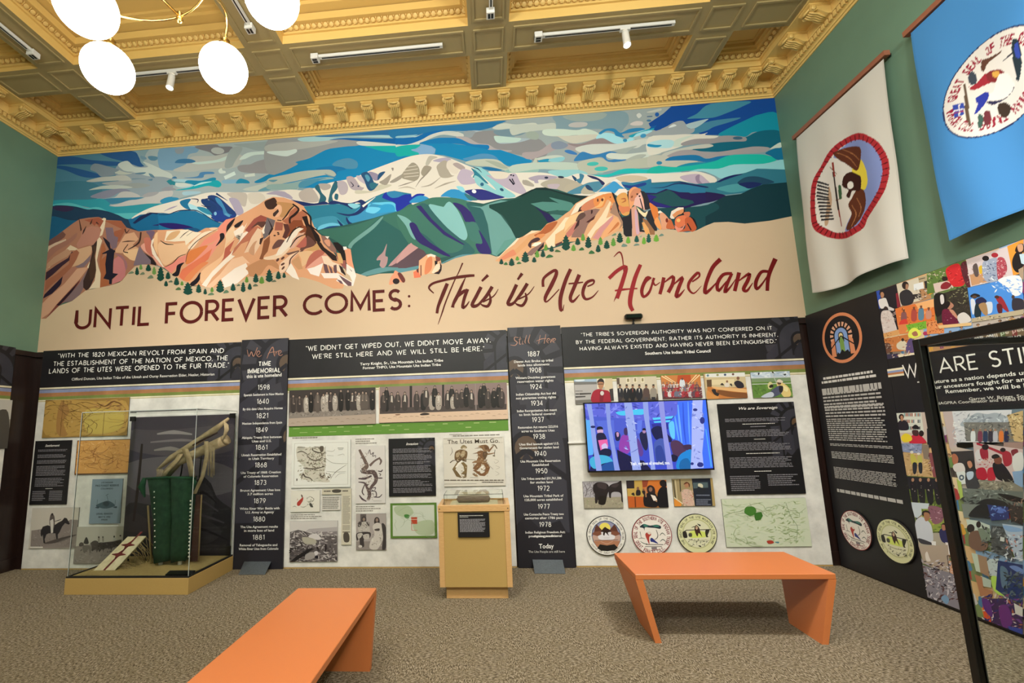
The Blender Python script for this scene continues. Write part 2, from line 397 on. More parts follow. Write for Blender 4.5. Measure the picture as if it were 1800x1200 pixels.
    def draw(s, src):
        for ln in src.strip().splitlines():
            ln = ln.strip()
            if not ln or ln[0] == '#': continue
            t = ln.split(); k = t[0]
            if k == '@': s.crop(*[float(x) for x in t[1:4]]); continue
            col = t[1]; pts = [tuple(float(y) for y in x.split(',')) for x in t[2:] if ',' in x or x.replace('.', '').replace('-', '').isdigit()]
            if k == 's': s.blob(pts, col)
            elif k == 'p': s.poly(pts, col)
            elif k[0] == 'l': s.line(pts, [float(x) for x in k[2:].split(':')] if ':' in k[2:] else float(k[2:]), col)
            elif k[0] == 'k': s.line(pts, [float(x) for x in k[2:].split(':')] if ':' in k[2:] else float(k[2:]), col, False)
            elif k == 'e':
                for q in pts: s.ell(q[0], q[1], q[2], q[3], q[4] if len(q) > 4 else 0, col, 16)
            elif k == 't':
                for q in pts: s.tree(q[0], q[1], q[2], q[3], col)
            elif k == 'f':
                for q in pts: s.person(q[0], q[1], q[2], *col.split('/'))
            elif k == 'r':
                for q in pts: s.poly([(q[0], q[1]), (q[2], q[1]), (q[2], q[3]), (q[0], q[3])], col)
            elif k == 'n':          # grainy texture: short strokes of several colours inside a box
                cs = col.split('/'); x0, y0, x1, y1, n, sz = pts[0]
                for i in range(int(n)):
                    x, y = random.uniform(x0, x1), random.uniform(y0, y1); a = random.uniform(-.7, .7) + (1.57 if random.random() < .3 else 0); l = sz * random.uniform(.5, 1.3); w = l * .3
                    dx, dy = math.cos(a) * l, math.sin(a) * l
                    s.poly([(x - dx, y - dy), (x + dy * .3, y - dx * .3), (x + dx, y + dy), (x - dy * .3, y + dx * .3)], random.choice(cs), False, i % 6 == 5)
                s.n += 1
            elif k == 'b':
                for q in pts: s.bars(q[0], q[1], q[2], q[3], int(q[4]), col)
    def board(s, x0, y0, x1, y1, th, col, face=None):
        """the board that carries the print: thickness th behind the plane"""
        s.body = (x0, y0, x1, y1, th, lin(col)); s.rect(x0, y0, x1, y1)
        if face: s.poly([(0, 0), (100, 0), (100, 100), (0, 100)], face)
    def obj(s, name, m, parent=None, loc=None, extra=None):
        v = list(s.v); f = list(s.f); c = list(s.c)
        if hasattr(s, 'body'):
            x0, y0, x1, y1, th, bc = s.body; n = len(v)
            v += [(x, y, z) for z in (-th, -2e-5) for y in (y0, y1) for x in (x0, x1)]
            for q in [(0, 2, 3, 1), (4, 5, 7, 6), (0, 1, 5, 4), (2, 6, 7, 3), (0, 4, 6, 2), (1, 3, 7, 5)]: f.append(tuple(i + n for i in q)); c.append(bc)
        if extra:
            ev, ef, ec = extra; n = len(v); v += ev
            for q, cc in zip(ef, ec): f.append(tuple(i + n for i in q)); c.append(lin(cc))
        me = bpy.data.meshes.new(name); me.from_pydata(v, [], f)
        at = me.attributes.new('paint', 'FLOAT_COLOR', 'FACE')
        buf = []
        for q in c: buf += [q[0], q[1], q[2], 1.0]
        at.data.foreach_set('color', buf); me.update()
        rot = {'Y': (math.pi / 2, 0, 0), 'X': (math.pi / 2, 0, -math.pi / 2), 'XL': (math.pi / 2, 0, math.pi / 2), 'Z': (0, 0, 0)}[s.plane]
        if loc is None:
            loc = {'Y': (s.o[0], s.val, s.o[1]), 'X': (s.val, -s.o[0], s.o[1]), 'XL': (s.val, s.o[0], s.o[1]), 'Z': (s.o[0], s.o[1], s.val)}[s.plane]
        o = bpy.data.objects.new(name, me); COL.objects.link(o); me.materials.append(m)
        if parent is not None:
            o.parent = parent; loc = Vector(loc) - parent.location   # parents here carry no rotation
        o.location = loc; o.rotation_euler = rot
        return o
# ------------------------------------------------------------------ materials
M_GREEN = mat('green_paint', '688873', .55, noise=(3, '63816d', .5), bump=(420, .25, .002))
M_PLAST = mat('ochre_plaster', 'e0bc72', .5, noise=(1.3, 'd8b468', .6), bump=(160, .3, .002))
M_PLAST_SHADE = mat('ochre_plaster_shaded', 'ab9768', .55, noise=(1.3, 'a18d60', .6), bump=(160, .3, .002))  # plaster darkened to carry the shade of beam undersides and their mouldings
M_WOOD = mat('dark_wainscot', '2a1a16', .35, noise=(6, '1d110e', .5, (8, 8, .6)))
M_FRAMEW = mat('maple', 'd2a873', .42, noise=(9, 'c2965f', .5, (3, 3, 30)))
M_TAN = mat('tan_laminate', 'b8985a', .5, noise=(240, 'ae8e52', .5))
M_BLACK = mat('black_metal', '0b0a0a', .35, spec=.5)
M_WHITE = mat('white_enamel', 'd8d5cf', .4)
M_BRASS = mat('brass', 'c9a862', .25, metal=1)
M_STEEL = mat('brushed_steel', '8e979c', .38, metal=.85, noise=(60, '7d868b', .5))
M_ORANGE = mat('orange_laminate', 'cc7844', .4, noise=(300, 'c6723e', .5), spec=.5)
M_FOAM = mat('case_tray_black', '12110f', .6)
M_STRAW = mat('tray_fabric', 'b09a62', .8, noise=(40, '9a8450', .6))
M_ROD = mat('reddish_rod', '9a6048', .5, noise=(20, '8a543e', .5))
M_GLASS = bpy.data.materials.new('clear_acrylic'); M_GLASS.use_nodes = True
_n = M_GLASS.node_tree; _b = _n.nodes['Principled BSDF']
_b.inputs['Base Color'].default_value = (.97, 1, .98, 1); _b.inputs['Roughness'].default_value = .01
_b.inputs['Transmission Weight'].default_value = 1; _b.inputs['IOR'].default_value = 1.12
M_GLOBE = mat('lamp_opal_glass', 'ffffff', .3, emit=('fff6ea', 22.0))
M_LED = mat('spot_lens', 'ffffff', .3, emit=('fff4dc', 30.0))
M_PAINT = artmat('printed_face', .5)
M_PANEL = artmat('printed_marble_panel', .5, mottle=(4, .30))
M_SCREEN = artmat('screen_picture', .25, emit=1.15)
# carpet: small woven flecks that change direction tile by tile
M_CARPET = bpy.data.materials.new('carpet'); M_CARPET.use_nodes = True
def _carpet():
    nt = M_CARPET.node_tree; L = nt.links.new; N = nt.nodes.new; b = nt.nodes['Principled BSDF']
    b.inputs['Roughness'].default_value = .95; b.inputs['Specular IOR Level'].default_value = .1
    tc = N('ShaderNodeTexCoord'); outs = []
    for sc_ in ((150, 42, 1), (42, 150, 1)):
        mp = N('ShaderNodeMapping'); mp.inputs['Scale'].default_value = sc_; mp.inputs['Rotation'].default_value = (0, 0, .25)
        n = N('ShaderNodeTexNoise'); n.inputs['Scale'].default_value = 1.0; n.inputs['Detail'].default_value = 3; n.inputs['Roughness'].default_value = .7
        L(tc.outputs['Object'], mp.inputs[0]); L(mp.outputs[0], n.inputs['Vector']); outs.append(n.outputs[0])
    v = N('ShaderNodeTexNoise'); v.inputs['Scale'].default_value = 5.5; v.inputs['Detail'].default_value = 2
    r0 = N('ShaderNodeMapRange'); r0.inputs[1].default_value = .45; r0.inputs[2].default_value = .55
    L(tc.outputs['Object'], v.inputs['Vector']); L(v.outputs[0], r0.inputs[0])
    mx = N('ShaderNodeMix'); L(r0.outputs[0], mx.inputs[0]); L(outs[0], mx.inputs[2]); L(outs[1], mx.inputs[3])
    r = N('ShaderNodeMapRange'); r.inputs[1].default_value = .40; r.inputs[2].default_value = .60; L(mx.outputs[0], r.inputs[0])
    cr = N('ShaderNodeValToRGB'); e = cr.color_ramp.elements
    e[0].position = 0; e[0].color = (*lin('443b30'), 1); e[1].position = 1; e[1].color = (*lin('a09482'), 1)
    k = e.new(.5); k.color = (*lin('72664f'), 1)
    L(r.outputs[0], cr.inputs[0]); L(cr.outputs[0], b.inputs['Base Color'])
    bp = N('ShaderNodeBump'); bp.inputs['Strength'].default_value = .5; bp.inputs['Distance'].default_value = .004
    L(mx.outputs[0], bp.inputs['Height']); L(bp.outputs[0], b.inputs['Normal'])
_carpet()
# ------------------------------------------------------------------ room shell
def struct(name, mb, m, parent=None, loc=(0, 0, 0)):
    o = mb.obj(name, m, parent, loc); 
    if parent is None: o['kind'] = 'structure'
    return o
TH = .15
floor = struct('floor', MB().box(XL - TH, YF - TH, -.1, XR + TH, TH, 0), M_CARPET)
wall_back = struct('wall_back', MB().box(XL - TH, 0, 0, XR + TH, TH, 6.3), M_GREEN)
wall_right = struct('wall_right', MB().box(XR, YF, 0, XR + TH, 0, 6.3), M_GREEN)
wall_left = struct('wall_left', MB().box(XL - TH, YF, 0, XL, 0, 6.3), M_GREEN)
wall_front = struct('wall_front', MB().box(XL - TH, YF - TH, 0, XR + TH, YF, 6.3), M_GREEN)
# wainscot
def wains(name, n, make):
    o = struct(name, MB().box(*make(0, 1, 0, ZP - .04, 0, .008)).box(*make(0, 1, ZP - .09, ZP - .03, .008, .03)).box(*make(0, 1, 0, .14, .008, .018)), M_WOOD)
    for i in range(n):
        a, b = (i + .08) / n, (i + .92) / n
        for z0, z1 in ((.2, .95), (1.05, 2.45)):
            m = MB().box(*make(a, b, z0, z1, .008, .013)).box(*make(a + .1 / n, b - .1 / n, z0 + .08, z1 - .08, .013, .016))
            m.obj('wood_panel', M_WOOD, o)
    return o
wains('trim_1', 14, lambda a, b, z0, z1, d0, d1: (XL + (XR - XL) * a, -d1, z0, XL + (XR - XL) * b, -d0, z1))
wains('trim_2', 10, lambda a, b, z0, z1, d0, d1: (XR - d1, YF * b, z0, XR - d0, YF * a, z1))
wains('trim_3', 10, lambda a, b, z0, z1, d0, d1: (XL + d0, YF * b, z0, XL + d1, YF * a, z1))
# ceiling: beams with sunk panels, coffers stepped upward
BX = [XL, -4.75 + .21, -2.2, .14, 2.48, XR]
BXC = [-4.54, -2.2, .14, 2.48]; HW = .205; CE = .29
BYC = [-.97, -3.31, -5.65]; HY = .185
ceil = struct('ceiling', MB().box(XL - TH, YF - TH, 6.0, XR + TH, TH, 6.15), M_PLAST)
beams = MB()
for x in BXC: beams.box(x - HW, YF, ZB, x + HW, -CE, 6.0)
for y in BYC:
    xs = [XL + CE] + [v for x in BXC for v in (x - HW, x + HW)] + [XR - CE]
    for i in range(0, len(xs), 2): beams.box(xs[i], y - HY, ZB, xs[i + 1], y + HY, 6.0)
beams.box(XL, -CE, ZB, XR, 0, 6.0).box(XL, YF, ZB, XL + CE, -CE, 6.0).box(XR - CE, YF, ZB, XR, -CE, 6.0)
beams.mi = [0 if i % 6 == 0 else 1 for i in range(len(beams.f))]   # soffits in the darkened plaster: underside shade put into the colour
beams.obj('ceiling_beam_grid', [M_PLAST_SHADE, M_PLAST], ceil)
def frame_ring(m, x0, y0, x1, y1, z, w, h, mi=0):
    """raised rectangular moulding on a face looking down"""
    m.box(x0, y0, z - h, x1, y0 + w, z, mi).box(x0, y1 - w, z - h, x1, y1, z, mi).box(x0, y0 + w, z - h, x0 + w, y1 - w, z, mi).box(x1 - w, y0 + w, z - h, x1, y1 - w, z, mi)
xcells = [(XL + CE, BXC[0] - HW)] + [(BXC[i] + HW, BXC[i + 1] - HW) for i in range(3)] + [(BXC[3] + HW, XR - CE)]
ycells = [(BYC[0] + HY, -CE), (BYC[1] + HY, BYC[0] - HY), (BYC[2] + HY, BYC[1] - HY), (YF, BYC[2] - HY)]
for x0, x1 in xcells:
    for y in BYC[:2]:
        m = MB(); frame_ring(m, x0 + .05, y - HY + .05, x1 - .05, y + HY - .05, ZB, .018, .014); m.obj('beam_moulding', M_PLAST_SHADE, ceil)
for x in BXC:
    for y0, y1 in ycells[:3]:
        m = MB(); frame_ring(m, x - HW + .05, y0 + .05, x + HW - .05, y1 - .05, ZB, .018, .014); m.obj('beam_moulding', M_PLAST_SHADE, ceil)
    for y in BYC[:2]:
        m = MB(); frame_ring(m, x - HW + .05, y - HY + .05, x + HW - .05, y + HY - .05, ZB, .018, .014); m.obj('beam_moulding', M_PLAST_SHADE, ceil)
def egg(m, p0, p1, n, r, dirv):
    """row of egg-and-dart beads between two points"""
    p0, p1 = Vector(p0), Vector(p1); d = (p1 - p0) / n; u = d.normalized(); w = Vector(dirv); q = u.cross(w)
    for i in range(n):
        c = p0 + d * (i + .5); k = d.length * .40
        pts = [c + u * (k * math.cos(a)) + q * (r * math.sin(a)) for a in [math.pi * j / 3 for j in range(6)]] + [c + w * r * .45]
        m.add(pts, [(j, (j + 1) % 6, 6) for j in range(6)], 0, True)
        c2 = p0 + d * (i + 1); m.add([c2 - u * .004 - q * r, c2 + u * .004 - q * r, c2 + q * r, c2 + w * r * .4], [(0, 1, 3), (1, 2, 3), (2, 0, 3)])
for x0, x1 in xcells:
    for y0, y1 in ycells[:3]:
        m = MB(); big = y1 - y0 > 1 and x1 - x0 > 1
        # stepped rims hanging inside the coffer
        z = ZB + (.10 if big else .05)
        frame_ring(m, x0, y0, x1, y1, z + .012, .022, .018); frame_ring(m, x0, y0, x1, y1, z + .16, .07, .08)
        if big: frame_ring(m, x0, y0, x1, y1, z + .21, .16, .04); frame_ring(m, x0, y0, x1, y1, z + .24, .20, .03); m.box(x0, y0, z + .24, x1, y1, 6.0)
        else: frame_ring(m, x0, y0, x1, y1, z + .16, .1, .05); frame_ring(m, x0, y0, x1, y1, z + .18, .13, .03); m.box(x0, y0, z + .16, x1, y1, 6.0)
        o = m.obj('coffer_cornice', M_PLAST, ceil)
        e = MB(); z = z + .048; g = .03
        nx = max(3, int((x1 - x0) / .062)); ny = max(3, int((y1 - y0) / .062))
        egg(e, (x0, y0 + g, z), (x1, y0 + g, z), nx, .024, (0, .7, -.7)); egg(e, (x0, y1 - g, z), (x1, y1 - g, z), nx, .024, (0, -.7, -.7))
        egg(e, (x0 + g, y0, z), (x0 + g, y1, z), ny, .024, (.7, 0, -.7)); egg(e, (x1 - g, y0, z), (x1 - g, y1, z), ny, .024, (-.7, 0, -.7))
        tag(e.obj('egg_and_dart', M_PLAST, ceil), kind='stuff')
        if x1 - x0 > 1 and y1 - y0 > 1:
            m = MB(); frame_ring(m, x0 + .42, y0 + .42, x1 - .42, y1 - .42, ZB + .34, .05, .025); m.obj('coffer_panel', M_PLAST, ceil)
# cornice round the room
PROF = [(0, 5.274), (.012, 5.274), (.018, 5.292), (.03, 5.292), (.034, 5.312), (.045, 5.316), (.045, 5.37), (.075, 5.372), (.078, 5.384), (.065, 5.386), (.07, 5.47), (.085, 5.482), (.29, 5.484), (.29, 5.5), (0, 5.5)]
def cornice(name, P, d, inn, L, c0, c1):
    """sweep the profile along a wall: P start corner, d along, inn towards the room; mitred ends"""
    P, d, inn = Vector(P), Vector(d), Vector(inn); m = MB(); vs_ = []; n = len(PROF)
    for k, (base, sg) in enumerate(((0, 1 if c0 else 0), (L, -1 if c1 else 0))):
        for r, z in PROF: vs_.append(P + d * (base + sg * r) + inn * r + Vector((0, 0, z)))
    fl = d.cross(inn).z > 0
    fs = [(i, (i + 1) % n, n + (i + 1) % n, n + i) for i in range(n)]
    m.add(vs_, fs if fl else [tuple(reversed(f)) for f in fs])
    o = struct(name, m, M_PLAST)
    dn = MB(); k = int(L / .052)
    for i in range(2, k - 1):
        c = P + d * (i * .052); a = c + inn * .045 + Vector((0, 0, 5.318)); b = c + d * .032 + inn * .072 + Vector((0, 0, 5.368))
        dn.box(min(a.x, b.x), min(a.y, b.y), a.z, max(a.x, b.x), max(a.y, b.y), b.z)
    tag(dn.obj('dentil_row', M_PLAST, o), kind='stuff')
    return o
def modillion_mesh():
    """scrolled bracket: local x across, -y out from the wall, z up; carved leaf on the face"""
    m = MB(); w = .064
    side = [(-.07, -.012), (-.255, -.012), (-.262, -.03), (-.25, -.055), (-.215, -.068), (-.19, -.06), (-.165, -.075), (-.13, -.098), (-.1, -.112), (-.07, -.108)]
    n = len(side); vs_ = [(-w, y, z) for y, z in side] + [(w, y, z) for y, z in side]
    fs = [tuple(range(n)), tuple(reversed(range(n, 2 * n)))] + [((i + 1) % n, i, n + i, n + (i + 1) % n) for i in range(n)]
    m.add(vs_, fs)
    m.box(-w - .012, -.272, -.014, w + .012, -.07, 0)                    # abacus
    m.box(-w - .006, -.266, -.022, w + .006, -.07, -.014)
    for s in (-1, 1):                                                     # side scroll bosses
        m.lathe([(.001, .0), (.02, .0), (.026, .006), (.02, .012), (.001, .012)], 8, (s * (w - .002), -.228, -.04), axis=Matrix.Rotation(s * math.pi / 2, 3, 'Y'))
    for a in (-.03, -.01, .01, .03):                                      # leaf ribs
        pts = [(a, -.25, -.06), (a * 1.15, -.215, -.075), (a * 1.1, -.17, -.08), (a, -.13, -.105), (a * .7, -.09, -.118)]
        m.tube(pts, [.006, .01, .011, .01, .004], 5)
    m.tube([(-w * .8, -.262, -.045), (0, -.272, -.052), (w * .8, -.262, -.045)], [.008, .014, .008], 6)
    return m.mesh('modillion')
MODM = modillion_mesh(); MODM.materials.append(M_PLAST)
cb = cornice('trim_4', (XL, 0, 0), (1, 0, 0), (0, -1, 0), XR - XL, 1, 1)
cr_ = cornice('trim_5', (XR, 0, 0), (0, -1, 0), (-1, 0, 0), -YF, 1, 0)
cl_ = cornice('trim_6', (XL, 0, 0), (0, -1, 0), (1, 0, 0), -YF, 1, 0)
def modil(par, loc, rz):
    o = bpy.data.objects.new('modillion', MODM); COL.objects.link(o); o.parent = par; o.location = loc; o.rotation_euler = (0, 0, rz)
for i in range(27): modil(cb, ((3.193, 2.91, 2.63)[i] if i < 3 else 2.329 - .335 * (i - 3), 0, 5.484), 0)
for i in range(19):
    modil(cr_, (XR, -.32 - .325 * i, 5.484), -math.pi / 2); modil(cl_, (XL, -.32 - .325 * i, 5.484), math.pi / 2)
